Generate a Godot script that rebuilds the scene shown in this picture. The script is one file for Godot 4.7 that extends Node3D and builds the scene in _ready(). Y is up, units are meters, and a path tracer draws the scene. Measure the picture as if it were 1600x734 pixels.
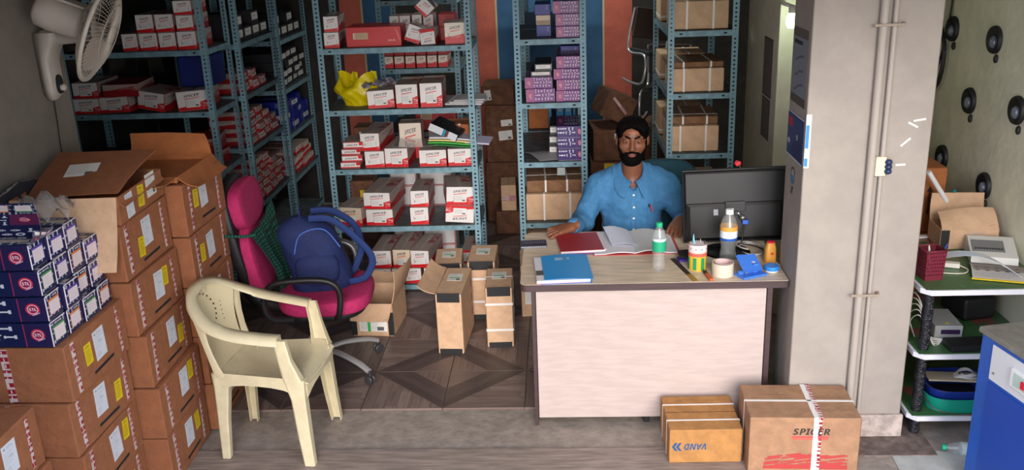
extends Node3D
# ---------------------------------------------------------------- mesh builder
class MB:
	var v := PackedVector3Array()
	var n := PackedVector3Array()
	var uv := PackedVector2Array()
	var col := PackedColorArray()
	var xf := Transform3D()
	var tint := Color.WHITE
	var use_col := false
	func tri(a: Vector3, b: Vector3, c: Vector3, na: Vector3, nb: Vector3, nc: Vector3, ua := Vector2.ZERO, ub := Vector2.ZERO, uc := Vector2.ZERO) -> void:
		var g := (b - a).cross(c - a)
		if g.dot(na + nb + nc) > 0.0:
			var t := b; b = c; c = t
			t = nb; nb = nc; nc = t
			var s := ub; ub = uc; uc = s
		v.append(xf * a); v.append(xf * b); v.append(xf * c)
		n.append((xf.basis * na).normalized()); n.append((xf.basis * nb).normalized()); n.append((xf.basis * nc).normalized())
		uv.append(ua); uv.append(ub); uv.append(uc)
		if use_col:
			col.append(tint); col.append(tint); col.append(tint)
	func quad(a: Vector3, b: Vector3, c: Vector3, d: Vector3, hint: Vector3, r := Rect2(0, 0, 1, 1), turn := 0) -> void:
		# a top-left, b top-right, c bottom-right, d bottom-left of the picture r
		var g := (b - a).cross(c - a)
		if g.length_squared() < 1e-16:
			g = (c - a).cross(d - a)
		g = g.normalized()
		if g.dot(hint) < 0.0:
			g = -g
		var u := [r.position, Vector2(r.end.x, r.position.y), r.end, Vector2(r.position.x, r.end.y)]
		tri(a, b, c, g, g, g, u[turn % 4], u[(1 + turn) % 4], u[(2 + turn) % 4])
		tri(a, c, d, g, g, g, u[turn % 4], u[(2 + turn) % 4], u[(3 + turn) % 4])
	# box with chamfered edges; rects: front(+z) back right(+x) left top bottom; flip turns the front picture upside down
	func box(c: Vector3, s: Vector3, ch := 0.002, rects: Array = [], flip := 0) -> void:
		var h := s * 0.5
		ch = minf(ch, minf(h.x, minf(h.y, h.z)) * 0.45)
		var full := Rect2(0, 0, 1, 1)
		var axes := [[Vector3(0, 0, 1), Vector3(1, 0, 0), Vector3(0, 1, 0)], [Vector3(0, 0, -1), Vector3(-1, 0, 0), Vector3(0, 1, 0)], [Vector3(1, 0, 0), Vector3(0, 0, -1), Vector3(0, 1, 0)], [Vector3(-1, 0, 0), Vector3(0, 0, 1), Vector3(0, 1, 0)], [Vector3(0, 1, 0), Vector3(1, 0, 0), Vector3(0, 0, -1)], [Vector3(0, -1, 0), Vector3(1, 0, 0), Vector3(0, 0, 1)]]
		for f in 6:
			var N: Vector3 = axes[f][0]
			var R: Vector3 = axes[f][1]
			var U: Vector3 = axes[f][2]
			var hn := absf(N.dot(h))
			var hr := absf(R.dot(h)) - ch
			var hu := absf(U.dot(h)) - ch
			var r: Rect2 = rects[f] if rects.size() == 6 else full
			var o := c + N * hn
			quad(o - R * hr + U * hu, o + R * hr + U * hu, o + R * hr - U * hu, o - R * hr - U * hu, N, r, flip if f < 2 else 0)
			if ch > 0.0:
				# the chamfer along +R and +U of every face, once per edge
				for e in 4:
					var D: Vector3 = [R, U, -R, -U][e]
					var T: Vector3 = [U, R, U, R][e]
					if [2, 4, 0].has(f) or f == 5 or f == 3 or f == 1:
						var hd := absf(D.dot(h))
						var ht := absf(T.dot(h)) - ch
						if _first(N, D):
							var p := c + N * hn + D * (hd - ch)
							var q := c + N * (hn - ch) + D * hd
							var u0 := r.get_center()
							tri(p - T * ht, p + T * ht, q + T * ht, N, N, D, u0, u0, u0)
							tri(p - T * ht, q + T * ht, q - T * ht, N, D, D, u0, u0, u0)
		if ch > 0.0:
			var u1: Vector2 = (rects[4] if rects.size() == 6 else full).get_center()
			for i in 8:
				var sx := 1.0 if i & 1 else -1.0
				var sy := 1.0 if i & 2 else -1.0
				var sz := 1.0 if i & 4 else -1.0
				var q := Vector3(sx, sy, sz)
				var k := c + q * h
				tri(k - Vector3(0, sy, sz) * ch, k - Vector3(sx, 0, sz) * ch, k - Vector3(sx, sy, 0) * ch, Vector3(sx, 0, 0), Vector3(0, sy, 0), Vector3(0, 0, sz), u1, u1, u1)
	func _first(a: Vector3, b: Vector3) -> bool:
		var ka := 0 if absf(a.x) > 0.5 else 1 if absf(a.y) > 0.5 else 2
		var kb := 0 if absf(b.x) > 0.5 else 1 if absf(b.y) > 0.5 else 2
		return ka < kb
	# rings: Array of PackedVector3Array of equal size
	func loft(rings: Array, closed := true, caps := true, smooth := true, vlen := 1.0) -> void:
		var m: int = rings.size()
		var k: int = rings[0].size()
		var cols := k if closed else k - 1
		var nn := []
		var sgn := 0.0
		for i in m:
			var row := PackedVector3Array()
			row.resize(k)
			var ce := Vector3.ZERO
			for j in k:
				ce += rings[i][j]
			ce /= k
			for j in k:
				var jl := (j + k - 1) % k if closed else maxi(j - 1, 0)
				var jr := (j + 1) % k if closed else mini(j + 1, k - 1)
				var du: Vector3 = rings[i][jr] - rings[i][jl]
				var dv: Vector3 = rings[mini(i + 1, m - 1)][j] - rings[maxi(i - 1, 0)][j]
				var g := du.cross(dv)
				if g.length_squared() > 1e-18:
					g = g.normalized()
				elif i > 0:
					g = nn[i - 1][j]
				row[j] = g
				sgn += g.dot(rings[i][j] - ce)
			nn.append(row)
		var s := 1.0 if sgn >= 0.0 else -1.0
		for i in m - 1:
			for j in cols:
				var j2 := (j + 1) % k
				var a: Vector3 = rings[i][j]
				var b: Vector3 = rings[i][j2]
				var c: Vector3 = rings[i + 1][j2]
				var d: Vector3 = rings[i + 1][j]
				var ua := Vector2(float(j) / cols, vlen * i / (m - 1))
				var ub := Vector2(float(j + 1) / cols, vlen * i / (m - 1))
				var uc := Vector2(float(j + 1) / cols, vlen * (i + 1) / (m - 1))
				var ud := Vector2(float(j) / cols, vlen * (i + 1) / (m - 1))
				if smooth:
					tri(a, b, c, nn[i][j] * s, nn[i][j2] * s, nn[i + 1][j2] * s, ua, ub, uc)
					tri(a, c, d, nn[i][j] * s, nn[i + 1][j2] * s, nn[i + 1][j] * s, ua, uc, ud)
				else:
					var h: Vector3 = (nn[i][j] + nn[i][j2] + nn[i + 1][j2] + nn[i + 1][j]) * s
					var g := (c - a).cross(d - b).normalized()
					if g.dot(h) < 0.0:
						g = -g
					tri(a, b, c, g, g, g, ua, ub, uc)
					tri(a, c, d, g, g, g, ua, uc, ud)
		if closed and caps:
			for e in 2:
				var ring: PackedVector3Array = rings[0 if e == 0 else m - 1]
				var ce := Vector3.ZERO
				for p in ring:
					ce += p
				ce /= k
				var nx: Vector3 = rings[1 if e == 0 else m - 2][0]
				var hint: Vector3 = ring[0] - nx
				var ar := Vector3.ZERO
				for j in k:
					ar += (ring[j] - ce).cross(ring[(j + 1) % k] - ce)
				if ar.length_squared() < 1e-18:
					continue
				ar = ar.normalized()
				if ar.dot(hint) < 0.0:
					ar = -ar
				for j in k:
					tri(ce, ring[j], ring[(j + 1) % k], ar, ar, ar)
	# round bar along points, radii per point or one
	func tube(pts: Array, r, sides := 8, caps := true, flat := 1.0, up0 := Vector3.UP) -> void:
		var rings := []
		var prev := Vector3.ZERO
		for i in pts.size():
			var p: Vector3 = pts[i]
			var t: Vector3 = (pts[mini(i + 1, pts.size() - 1)] - pts[maxi(i - 1, 0)])
			t = t.normalized()
			var ref := prev if prev != Vector3.ZERO else up0
			if absf(ref.dot(t)) > 0.97:
				ref = Vector3.RIGHT if absf(t.x) < 0.9 else Vector3.BACK
			var x := (ref - t * ref.dot(t)).normalized()
			var y := t.cross(x)
			prev = x
			var rr: float = r[i] if r is Array else r
			var ring := PackedVector3Array()
			for j in sides:
				var a := TAU * j / sides
				ring.append(p + x * cos(a) * rr * flat + y * sin(a) * rr)
			rings.append(ring)
		loft(rings, true, caps, true)
	# profile: Array of Vector2(radius, height)
	func lathe(prof: Array, segs := 24, c := Vector3.ZERO, smooth := true) -> void:
		var rings := []
		for q in prof:
			var ring := PackedVector3Array()
			for j in segs:
				var a := TAU * j / segs
				ring.append(c + Vector3(cos(a) * q.x, q.y, -sin(a) * q.x))
			rings.append(ring)
		loft(rings, true, true, smooth)
	# polygon in the xy plane pushed along z from z0 to z1
	func prism(poly: PackedVector2Array, z0: float, z1: float) -> void:
		var idx := Geometry2D.triangulate_polygon(poly)
		for i in range(0, idx.size(), 3):
			for e in 2:
				var z := z1 if e else z0
				var N := Vector3(0, 0, 1 if z1 > z0 else -1) * (1 if e else -1)
				var p := [poly[idx[i]], poly[idx[i + 1]], poly[idx[i + 2]]]
				tri(Vector3(p[0].x, p[0].y, z), Vector3(p[1].x, p[1].y, z), Vector3(p[2].x, p[2].y, z), N, N, N, p[0], p[1], p[2])
		var cw := Geometry2D.is_polygon_clockwise(poly)
		for i in poly.size():
			var a := poly[i]
			var b := poly[(i + 1) % poly.size()]
			var d := b - a
			var N2 := Vector3(d.y, -d.x, 0) * (-1 if cw else 1)
			if Geometry2D.is_point_in_polygon((a + b) * 0.5 + Vector2(N2.x, N2.y).normalized() * 1e-4, poly):
				N2 = -N2
			quad(Vector3(a.x, a.y, z1), Vector3(b.x, b.y, z1), Vector3(b.x, b.y, z0), Vector3(a.x, a.y, z0), N2)
	# sheet with thickness: rows of points
	func sheet(rows: Array, th: float, smooth := true) -> void:
		var m: int = rows.size()
		var k: int = rows[0].size()
		var nn := []
		for i in m:
			var r := PackedVector3Array()
			for j in k:
				var du: Vector3 = rows[i][mini(j + 1, k - 1)] - rows[i][maxi(j - 1, 0)]
				var dv: Vector3 = rows[mini(i + 1, m - 1)][j] - rows[maxi(i - 1, 0)][j]
				r.append(du.cross(dv).normalized())
			nn.append(r)
		for e in 2:
			var s := 1.0 if e == 0 else -1.0
			for i in m - 1:
				for j in k - 1:
					var q := []
					for w in [[i, j], [i, j + 1], [i + 1, j + 1], [i + 1, j]]:
						q.append([rows[w[0]][w[1]] + nn[w[0]][w[1]] * th * 0.5 * s, nn[w[0]][w[1]] * s, Vector2(float(w[1]) / (k - 1), float(w[0]) / (m - 1))])
					if not smooth:
						var g: Vector3 = ((q[2][0] - q[0][0]).cross(q[3][0] - q[1][0])).normalized()
						if g.dot(q[0][1]) < 0.0:
							g = -g
						for w in q:
							w[1] = g
					tri(q[0][0], q[1][0], q[2][0], q[0][1], q[1][1], q[2][1], q[0][2], q[1][2], q[2][2])
					tri(q[0][0], q[2][0], q[3][0], q[0][1], q[2][1], q[3][1], q[0][2], q[2][2], q[3][2])
		var edge := []
		for j in k:
			edge.append([0, j])
		for i in range(1, m):
			edge.append([i, k - 1])
		for j in range(k - 2, -1, -1):
			edge.append([m - 1, j])
		for i in range(m - 2, 0, -1):
			edge.append([i, 0])
		var mid: Vector3 = rows[m / 2][k / 2]
		for i in edge.size():
			var a = edge[i]
			var b = edge[(i + 1) % edge.size()]
			var pa: Vector3 = rows[a[0]][a[1]]
			var pb: Vector3 = rows[b[0]][b[1]]
			var na: Vector3 = nn[a[0]][a[1]] * th * 0.5
			var nb: Vector3 = nn[b[0]][b[1]] * th * 0.5
			if (pb - pa).length_squared() > 1e-14:
				quad(pa + na, pb + nb, pb - nb, pa - na, (pa + pb) * 0.5 - mid)
	func ellipsoid(c: Vector3, r: Vector3, segs := 16, rows := 10, b := Basis()) -> void:
		for i in rows:
			for j in segs:
				var p := []
				for w in [[i, j], [i, j + 1], [i + 1, j + 1], [i + 1, j]]:
					var th: float = PI * w[0] / rows
					var ph: float = TAU * w[1] / segs
					var d := Vector3(sin(th) * cos(ph), cos(th), sin(th) * sin(ph))
					p.append([c + b * (d * r), (b * (d / r)).normalized(), Vector2(float(w[1]) / segs, float(w[0]) / rows)])
				if i > 0:
					tri(p[0][0], p[1][0], p[2][0], p[0][1], p[1][1], p[2][1], p[0][2], p[1][2], p[2][2])
				if i < rows - 1:
					tri(p[0][0], p[2][0], p[3][0], p[0][1], p[2][1], p[3][1], p[0][2], p[2][2], p[3][2])
	func mesh() -> ArrayMesh:
		var a := []
		a.resize(Mesh.ARRAY_MAX)
		a[Mesh.ARRAY_VERTEX] = v
		a[Mesh.ARRAY_NORMAL] = n
		a[Mesh.ARRAY_TEX_UV] = uv
		if use_col:
			a[Mesh.ARRAY_COLOR] = col
		var m := ArrayMesh.new()
		m.add_surface_from_arrays(Mesh.PRIMITIVE_TRIANGLES, a)
		return m

# ---------------------------------------------------------------- picture painter for flat print
class Canvas:
	var im: Image
	var w: int
	var h: int
	func _init(ww: int, hh: int, bg := Color.WHITE) -> void:
		w = ww; h = hh
		im = Image.create_empty(w, h, false, Image.FORMAT_RGBA8)
		im.fill(bg)
	func rect(x: float, y: float, ww: float, hh: float, c: Color) -> void:
		im.fill_rect(Rect2i(roundi(x), roundi(y), maxi(1, roundi(ww)), maxi(1, roundi(hh))), c)
	func poly(pts: PackedVector2Array, c: Color) -> void:
		var y0 := 1e9
		var y1 := -1e9
		for p in pts:
			y0 = minf(y0, p.y); y1 = maxf(y1, p.y)
		for y in range(maxi(0, floori(y0)), mini(h, ceili(y1) + 1)):
			var yc := y + 0.5
			var xs := []
			for i in pts.size():
				var a := pts[i]
				var b := pts[(i + 1) % pts.size()]
				if (a.y <= yc) != (b.y <= yc):
					xs.append(a.x + (b.x - a.x) * (yc - a.y) / (b.y - a.y))
			xs.sort()
			for i in range(0, xs.size() - 1, 2):
				var xa := maxi(0, roundi(xs[i]))
				var xb := mini(w, roundi(xs[i + 1]))
				if xb > xa:
					im.fill_rect(Rect2i(xa, y, xb - xa, 1), c)
	func line(a: Vector2, b: Vector2, t: float, c: Color) -> void:
		var d := (b - a).normalized().orthogonal() * t * 0.5
		poly(PackedVector2Array([a + d, b + d, b - d, a - d]), c)
	func disc(p: Vector2, r: float, c: Color, sq := 1.0) -> void:
		var q := PackedVector2Array()
		for i in 20:
			q.append(p + Vector2(cos(TAU * i / 20.0), sin(TAU * i / 20.0) * sq) * r)
		poly(q, c)
	# lettering: x,y = top left, hh = cap height, slope = rise per unit length, shear = italic
	func text(s: String, x: float, y: float, hh: float, c: Color, bold := true, ww := 0.0, slope := 0.0, shear := 0.0, turn := 0.0) -> void:
		var f := SystemFont.new()
		f.font_names = PackedStringArray(["Droid Sans"])
		f.font_weight = 700 if bold else 400
		var tm := TextMesh.new()
		tm.font = f; tm.text = s; tm.font_size = 32; tm.pixel_size = 0.01; tm.depth = 0.0
		var fs := tm.get_faces()
		var bb := tm.get_aabb()
		var k := hh / bb.size.y
		var kx := k if ww == 0.0 else ww / bb.size.x
		var o := Vector2(x, y)
		for i in range(0, fs.size(), 3):
			var t := PackedVector2Array()
			for j in 3:
				var p := fs[i + j]
				var q := Vector2((p.x - bb.position.x) * kx, (bb.end.y - p.y) * k)
				q.x += (hh - q.y) * shear
				q.y -= q.x * slope
				t.append(o + q.rotated(turn))
			poly(t, c)
	func lines(x: float, y: float, ww: float, n: int, gap: float, t: float, c: Color, rng: RandomNumberGenerator) -> void:
		for i in n:
			var xx := x
			while xx < x + ww * rng.randf_range(0.55, 1.0):
				var l := rng.randf_range(4, 14) * w / 512.0
				rect(xx, y + i * gap, minf(l, x + ww - xx), t, c)
				xx += l + 3.0
	func tex() -> ImageTexture:
		var i2: Image = im.duplicate()
		i2.generate_mipmaps()
		return ImageTexture.create_from_image(i2)
	func half() -> void:
		im.resize(w / 2, h / 2, Image.INTERPOLATE_LANCZOS)
		w /= 2; h /= 2

# ---------------------------------------------------------------- scene helpers
var used := {}
var M := {}
var rng := RandomNumberGenerator.new()

func numbered(s: String) -> String:
	if not used.has(s):
		used[s] = 0
		return s
	used[s] += 1
	return "%s_%03d" % [s, used[s]]

func tag(o: Node, label: String, category: String, group := "", kind := "") -> Node:
	o.set_meta("label", label)
	o.set_meta("category", category)
	if group: o.set_meta("group", group)
	if kind: o.set_meta("kind", kind)
	return o

func thing(called: String, label: String, category: String, at := Vector3.ZERO, yaw := 0.0, group := "") -> Node3D:
	var o := Node3D.new()
	o.name = numbered(called)
	add_child(o, true)
	o.position = at
	o.rotation.y = deg_to_rad(yaw)
	tag(o, label, category, group)
	return o

func part(called: String, mesh: Mesh, mat: Material, parent: Node, xf := Transform3D()) -> MeshInstance3D:
	var o := MeshInstance3D.new()
	o.name = called if parent != self else numbered(called)
	o.mesh = mesh
	o.material_override = mat
	o.transform = xf
	parent.add_child(o, true)
	return o

func solo(called: String, mesh: Mesh, mat: Material, label: String, category: String, xf := Transform3D(), group := "", kind := "") -> MeshInstance3D:
	var o := part(called, mesh, mat, self, xf)
	tag(o, label, category, group, kind)
	return o

func T(p: Vector3, yaw := 0.0, pitch := 0.0, roll := 0.0) -> Transform3D:
	return Transform3D(Basis.from_euler(Vector3(deg_to_rad(pitch), deg_to_rad(yaw), deg_to_rad(roll))), p)

func bx(size: Vector3, ch := 0.002, c := Vector3.ZERO, rects: Array = [], flip := 0) -> ArrayMesh:
	var b := MB.new()
	b.box(c, size, ch, rects, flip)
	return b.mesh()

func rgb(r: float, g: float, b: float, a := 1.0) -> Color:
	return Color(r / 255.0, g / 255.0, b / 255.0, a)

func mat(c: Color, rough := 0.8, metal := 0.0, mott := 0.0, scale := 3.0, bump := 0.0) -> StandardMaterial3D:
	var m := StandardMaterial3D.new()
	m.albedo_color = c
	m.roughness = rough
	m.metallic = metal
	if mott > 0.0:
		m.albedo_texture = mottle(mott)
		m.uv1_triplanar = true
		m.uv1_scale = Vector3.ONE * scale
	if bump > 0.0:
		m.normal_enabled = true
		m.normal_texture = bumps()
		m.normal_scale = bump
		m.uv1_triplanar = true
		m.uv1_scale = Vector3.ONE * scale
	return m

var _mott := {}
func mottle(k: float) -> NoiseTexture2D:
	if not _mott.has(k):
		var f := FastNoiseLite.new()
		f.seed = 7
		f.frequency = 0.012
		f.fractal_octaves = 6
		f.fractal_gain = 0.62
		var g := Gradient.new()
		g.colors = PackedColorArray([Color(1 - k, 1 - k, 1 - k), Color.WHITE])
		g.offsets = PackedFloat32Array([0.25, 0.75])
		var t := NoiseTexture2D.new()
		t.width = 512; t.height = 512; t.seamless = true
		t.noise = f; t.color_ramp = g
		_mott[k] = t
	return _mott[k]

var _bump: NoiseTexture2D
func bumps() -> NoiseTexture2D:
	if _bump == null:
		var f := FastNoiseLite.new()
		f.seed = 3
		f.frequency = 0.05
		f.fractal_octaves = 4
		_bump = NoiseTexture2D.new()
		_bump.width = 256; _bump.height = 256; _bump.seamless = true
		_bump.as_normal_map = true; _bump.bump_strength = 4.0
		_bump.noise = f
	return _bump

func texmat(t: Texture2D, rough := 0.7, c := Color.WHITE) -> StandardMaterial3D:
	var m := StandardMaterial3D.new()
	m.albedo_texture = t
	m.albedo_color = c
	m.roughness = rough
	return m

func curve(ctrl: Array, per := 6) -> Array:
	# Catmull-Rom through Vector3 points
	var out := []
	for i in ctrl.size() - 1:
		var p0: Vector3 = ctrl[maxi(i - 1, 0)]
		var p1: Vector3 = ctrl[i]
		var p2: Vector3 = ctrl[i + 1]
		var p3: Vector3 = ctrl[mini(i + 2, ctrl.size() - 1)]
		for k in per:
			out.append(p1.cubic_interpolate(p2, p0, p3, float(k) / per))
	out.append(ctrl[-1])
	return out

# ---------------------------------------------------------------- flat print
const AW := 1024.0
func AR(x: float, y: float, w: float, h: float) -> Rect2:
	return Rect2((x + 1.0) / AW, (y + 1.0) / AW, (w - 2.0) / AW, (h - 2.0) / AW)

func brush(c: Canvas, ox: float, oy: float, w: float, h: float, base: float, rise: float, red: Color) -> void:
	# ragged band of red paint along the bottom, rising to the right
	c.rect(ox, oy + h - base, w, base, red)
	for i in 46:
		var x := rng.randf() * w
		var k := pow(x / w, 1.6)
		var y := h - base - rise * k * rng.randf()
		var l := rng.randf_range(0.12, 0.34) * w
		var x0 := ox + maxf(0.0, x - l * 0.6)
		var x1 := ox + minf(w, x + l * 0.4)
		c.poly(PackedVector2Array([Vector2(x0, oy + y + 6), Vector2(x1, oy + y - 5), Vector2(x1, oy + y + rng.randf_range(0, 6)), Vector2(x0, oy + y + 10)]), red)

func spicer_front(c: Canvas, ox: float, oy: float, w: float, h: float, bg: Color, base: float, rise: float, label: bool) -> void:
	var red := rgb(206, 24, 34)
	c.rect(ox, oy, w, h, bg)
	brush(c, ox, oy, w, h, base, rise, red)
	var ink := rgb(52, 44, 50)
	c.text("SPICER", ox + w * 0.24, oy + h * 0.2, h * 0.125, ink, true, w * 0.5, 0.14, 0.2)
	c.line(Vector2(ox + w * 0.25, oy + h * 0.41), Vector2(ox + w * 0.74, oy + h * 0.335), h * 0.03, red)
	c.line(Vector2(ox + w * 0.25, oy + h * 0.45), Vector2(ox + w * 0.6, oy + h * 0.4), 2, rgb(200, 120, 120))
	if label:
		c.rect(ox + w * 0.27, oy + h * 0.5, w * 0.46, h * 0.34, rgb(236, 233, 230))
		c.rect(ox + w * 0.27, oy + h * 0.5, 3, h * 0.3, ink)
		c.lines(ox + w * 0.32, oy + h * 0.56, w * 0.36, 5, h * 0.05, 2, rgb(150, 145, 150), rng)
		c.rect(ox + w * 0.33, oy + h * 0.68, w * 0.05, h * 0.05, ink)
	else:
		c.rect(ox + w * 0.18, oy + h * 0.5, 4, h * 0.26, ink)
		c.lines(ox + w * 0.26, oy + h * 0.54, w * 0.5, 4, h * 0.055, 2, rgb(175, 168, 170), rng)
		c.rect(ox + w * 0.22, oy + h * 0.62, w * 0.05, h * 0.05, ink)
		c.rect(ox + w * 0.82, oy + h * 0.48, 3, h * 0.26, ink)
	c.disc(Vector2(ox + w * 0.84, oy + h * 0.9), h * 0.03, rgb(232, 120, 120), 0.7)

func spicer_tex() -> ImageTexture:
	var c := Canvas.new(1024, 1024, rgb(180, 170, 165))
	var white := rgb(226, 222, 220)
	spicer_front(c, 0, 0, 256, 256, white, 40, 26, false)
	spicer_front(c, 256, 0, 256, 256, white, 46, 90, true)
	spicer_front(c, 512, 0, 256, 256, rgb(222, 205, 182), 44, 60, true)
	spicer_front(c, 768, 0, 256, 256, rgb(226, 212, 196), 84, 40, false)
	# long side (0,256), top (256,256), red long side (512,256), small flat front (768,256)
	c.rect(0, 256, 256, 256, rgb(176, 164, 158))
	brush(c, 0, 256, 256, 256, 90, 110, rgb(168, 28, 34))
	c.text("SPICER", 40, 300, 26, rgb(92, 78, 78), true, 90, 0.14, 0.2)
	c.rect(256, 256, 256, 256, rgb(168, 154, 146))  # box top: grey-brown and red reflection of the laminate put into the colour
	for i in 26:
		var p := Vector2(256 + 130 + rng.randf() * 120, 256 + 10 + rng.randf() * 130)
		c.poly(PackedVector2Array([p, p + Vector2(rng.randf_range(10, 60), -8), p + Vector2(rng.randf_range(10, 60), 6), p + Vector2(-6, 12)]).duplicate(), rgb(150, 52, 52))
	c.rect(256, 382, 256, 3, rgb(120, 106, 100))
	c.rect(512, 256, 256, 256, rgb(170, 150, 145))
	brush(c, 512, 256, 256, 256, 130, 120, rgb(150, 24, 30))
	c.rect(768, 256, 256, 256, white)
	c.rect(768, 256, 256, 24, rgb(206, 24, 34))
	c.rect(768 + 206, 256, 50, 140, rgb(206, 24, 34))
	c.text("SPICER", 800, 350, 70, rgb(60, 50, 56), true, 150, 0.1, 0.2)
	c.rect(768, 460, 256, 52, rgb(206, 24, 34))
	# plain red (0,512), white with red edges (256,512), white end (512,512)
	c.rect(0, 512, 256, 256, rgb(178, 28, 36))
	c.rect(256, 512, 256, 256, rgb(228, 226, 226))
	c.rect(256, 512, 256, 8, rgb(196, 30, 44)); c.rect(256, 760, 256, 8, rgb(196, 30, 44))
	c.rect(256, 512, 7, 256, rgb(196, 30, 44)); c.rect(505, 512, 7, 256, rgb(196, 30, 44))
	# large red flat box front (512,512,512,180)
	c.rect(512, 512, 512, 180, rgb(205, 62, 66))
	c.rect(574, 562, 142, 62, rgb(196, 168, 140)); c.rect(578, 566, 6, 54, rgb(240, 230, 220))
	c.lines(600, 578, 100, 3, 13, 3, rgb(150, 120, 100), rng)
	c.text("SPICER", 900, 632, 14, rgb(240, 210, 205), true, 70)
	for i in 8:
		c.line(Vector2(970 + i * 4, 520 + i * 14), Vector2(1000 + i * 3, 560 + i * 14), 3, rgb(226, 130, 126))
	# dark grey ends with white panel (0,768), blue with white panel (256,768), dark blue (512,768)
	c.rect(0, 768, 256, 256, rgb(42, 40, 46))
	c.rect(14, 800, 228, 150, rgb(210, 208, 206)); c.text("20 pcs", 60, 850, 34, rgb(60, 58, 60), true)
	c.rect(256, 768, 256, 256, rgb(24, 42, 130))
	c.rect(262, 830, 244, 110, rgb(214, 214, 220)); c.text("TAS", 320, 855, 56, rgb(30, 30, 44), true, 130)
	c.rect(512, 768, 256, 256, rgb(22, 38, 140))
	c.lines(700, 800, 30, 6, 20, 5, rgb(200, 205, 225), rng)
	c.rect(768, 768, 256, 256, rgb(206, 186, 160)); c.rect(768, 900, 256, 124, rgb(150, 122, 98))
	return c.tex()

# silhouettes of bolts, rings and joints on a coloured ground
func hardware(c: Canvas, x: float, y: float, s: float, kind: int, col: Color, bg: Color) -> void:
	match kind:
		0:
			c.disc(Vector2(x, y), s * 0.4, col); c.disc(Vector2(x, y), s * 0.2, bg)
		1:
			c.rect(x - s * 0.09, y - s * 0.45, s * 0.2, s * 0.85, col); c.rect(x - s * 0.24, y - s * 0.5, s * 0.48, s * 0.2, col); c.rect(x - s * 0.16, y + s * 0.28, s * 0.32, s * 0.2, col)
		2:
			c.rect(x - s * 0.55, y - s * 0.1, s * 1.0, s * 0.2, col); c.rect(x + s * 0.3, y - s * 0.25, s * 0.24, s * 0.5, col); c.rect(x - s * 0.6, y - s * 0.18, s * 0.2, s * 0.36, col)
		3:
			c.rect(x - s * 0.4, y - s * 0.12, s * 0.8, s * 0.24, col); c.disc(Vector2(x, y), s * 0.24, col); c.disc(Vector2(x, y), s * 0.1, bg)
		4:
			c.rect(x - s * 0.3, y - s * 0.3, s * 0.6, s * 0.16, col); c.rect(x - s * 0.12, y - s * 0.3, s * 0.26, s * 0.72, col)

func bolts(c: Canvas, ox: float, oy: float, w: float, h: float, s: float, bg: Color, col: Color) -> void:
	c.rect(ox, oy, w, h, bg)
	var row := 0
	var y := oy + s * 0.5
	while y < oy + h - s * 0.3:
		var x := ox + s * (0.4 if row % 2 == 0 else 0.75)
		while x < ox + w - s * 0.45:
			hardware(c, x, y, s * rng.randf_range(0.85, 1.0), rng.randi() % 5, col, bg)
			x += s * rng.randf_range(0.95, 1.2)
		y += s * 0.98
		row += 1

func emblem(c: Canvas, x: float, y: float, r: float, q := 1.0) -> void:
	c.disc(Vector2(x, y), r, rgb(206, 44, 76), q)
	c.disc(Vector2(x, y), r * 0.76, rgb(236, 222, 226), q)
	c.disc(Vector2(x, y), r * 0.66, rgb(150, 36, 78), q)
	c.text("STL", x - r * 0.5, y - r * 0.24 * q, r * 0.48 * q, rgb(245, 240, 240), true, r)
	c.line(Vector2(x - r * 0.2, y + r * 1.35), Vector2(x + r * 0.9, y + r * 0.8), r * 0.12, rgb(200, 205, 225))

func bolts_tex(bg: Color, col: Color, panel: Color) -> ImageTexture:
	var c := Canvas.new(1024, 1024, bg)
	# long side with emblem panel at right (0,0,1024,340)
	bolts(c, 0, 0, 770, 340, 128, bg, col)
	c.rect(770, 0, 10, 340, panel)
	c.rect(780, 0, 244, 340, bg.lerp(panel, 0.1))
	emblem(c, 900, 160, 66, 1.35)
	# long side with emblem panel at left (0,350,1024,330)
	bolts(c, 300, 350, 724, 330, 104, bg, col)
	c.rect(0, 350, 290, 330, bg.lerp(panel, 0.55))
	emblem(c, 140, 510, 60)
	# label ends (0,690) green, orange, purple
	var b := [rgb(64, 140, 72), rgb(222, 128, 60), rgb(92, 70, 168)]
	for i in 3:
		var x := i * 256.0
		bolts(c, x, 690, 256, 334, 62, bg, col)
		c.rect(x + 34, 752, 190, 210, b[i])
		c.rect(x + 42, 782, 176, 176, rgb(226, 212, 214))
		c.lines(x + 56, 800, 140, 7, 20, 4, rgb(196, 176, 186), rng)
	bolts(c, 768, 690, 256, 334, 84, bg, col)
	return c.tex()

func label_tex() -> ImageTexture:
	# left: shipping label; right top: yellow slip; right bottom: plain stickered print
	var c := Canvas.new(512, 512, rgb(212, 216, 224))
	var ink := rgb(120, 124, 134)
	c.disc(Vector2(50, 60), 20, rgb(150, 156, 170))
	c.lines(90, 40, 130, 3, 18, 5, ink, rng)
	c.line(Vector2(16, 120), Vector2(240, 120), 2, ink)
	c.lines(24, 140, 200, 9, 22, 4, rgb(160, 164, 174), rng)
	c.text("Qty 40", 110, 210, 22, rgb(90, 94, 104), true)
	c.lines(24, 370, 120, 5, 22, 5, ink, rng)
	c.rect(256, 0, 256, 256, rgb(226, 196, 20))
	c.text("LABEL", 290, 26, 24, rgb(110, 96, 20), true, 170)
	for i in 9:
		c.rect(284, 70 + i * 18, rng.randf_range(150, 200), 7, rgb(150, 130, 14))
	c.rect(256, 256, 256, 256, rgb(222, 220, 216))
	c.lines(272, 276, 220, 9, 22, 5, rgb(150, 150, 152), rng)
	c.rect(420, 430, 60, 60, rgb(90, 90, 94))
	return c.tex()

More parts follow.
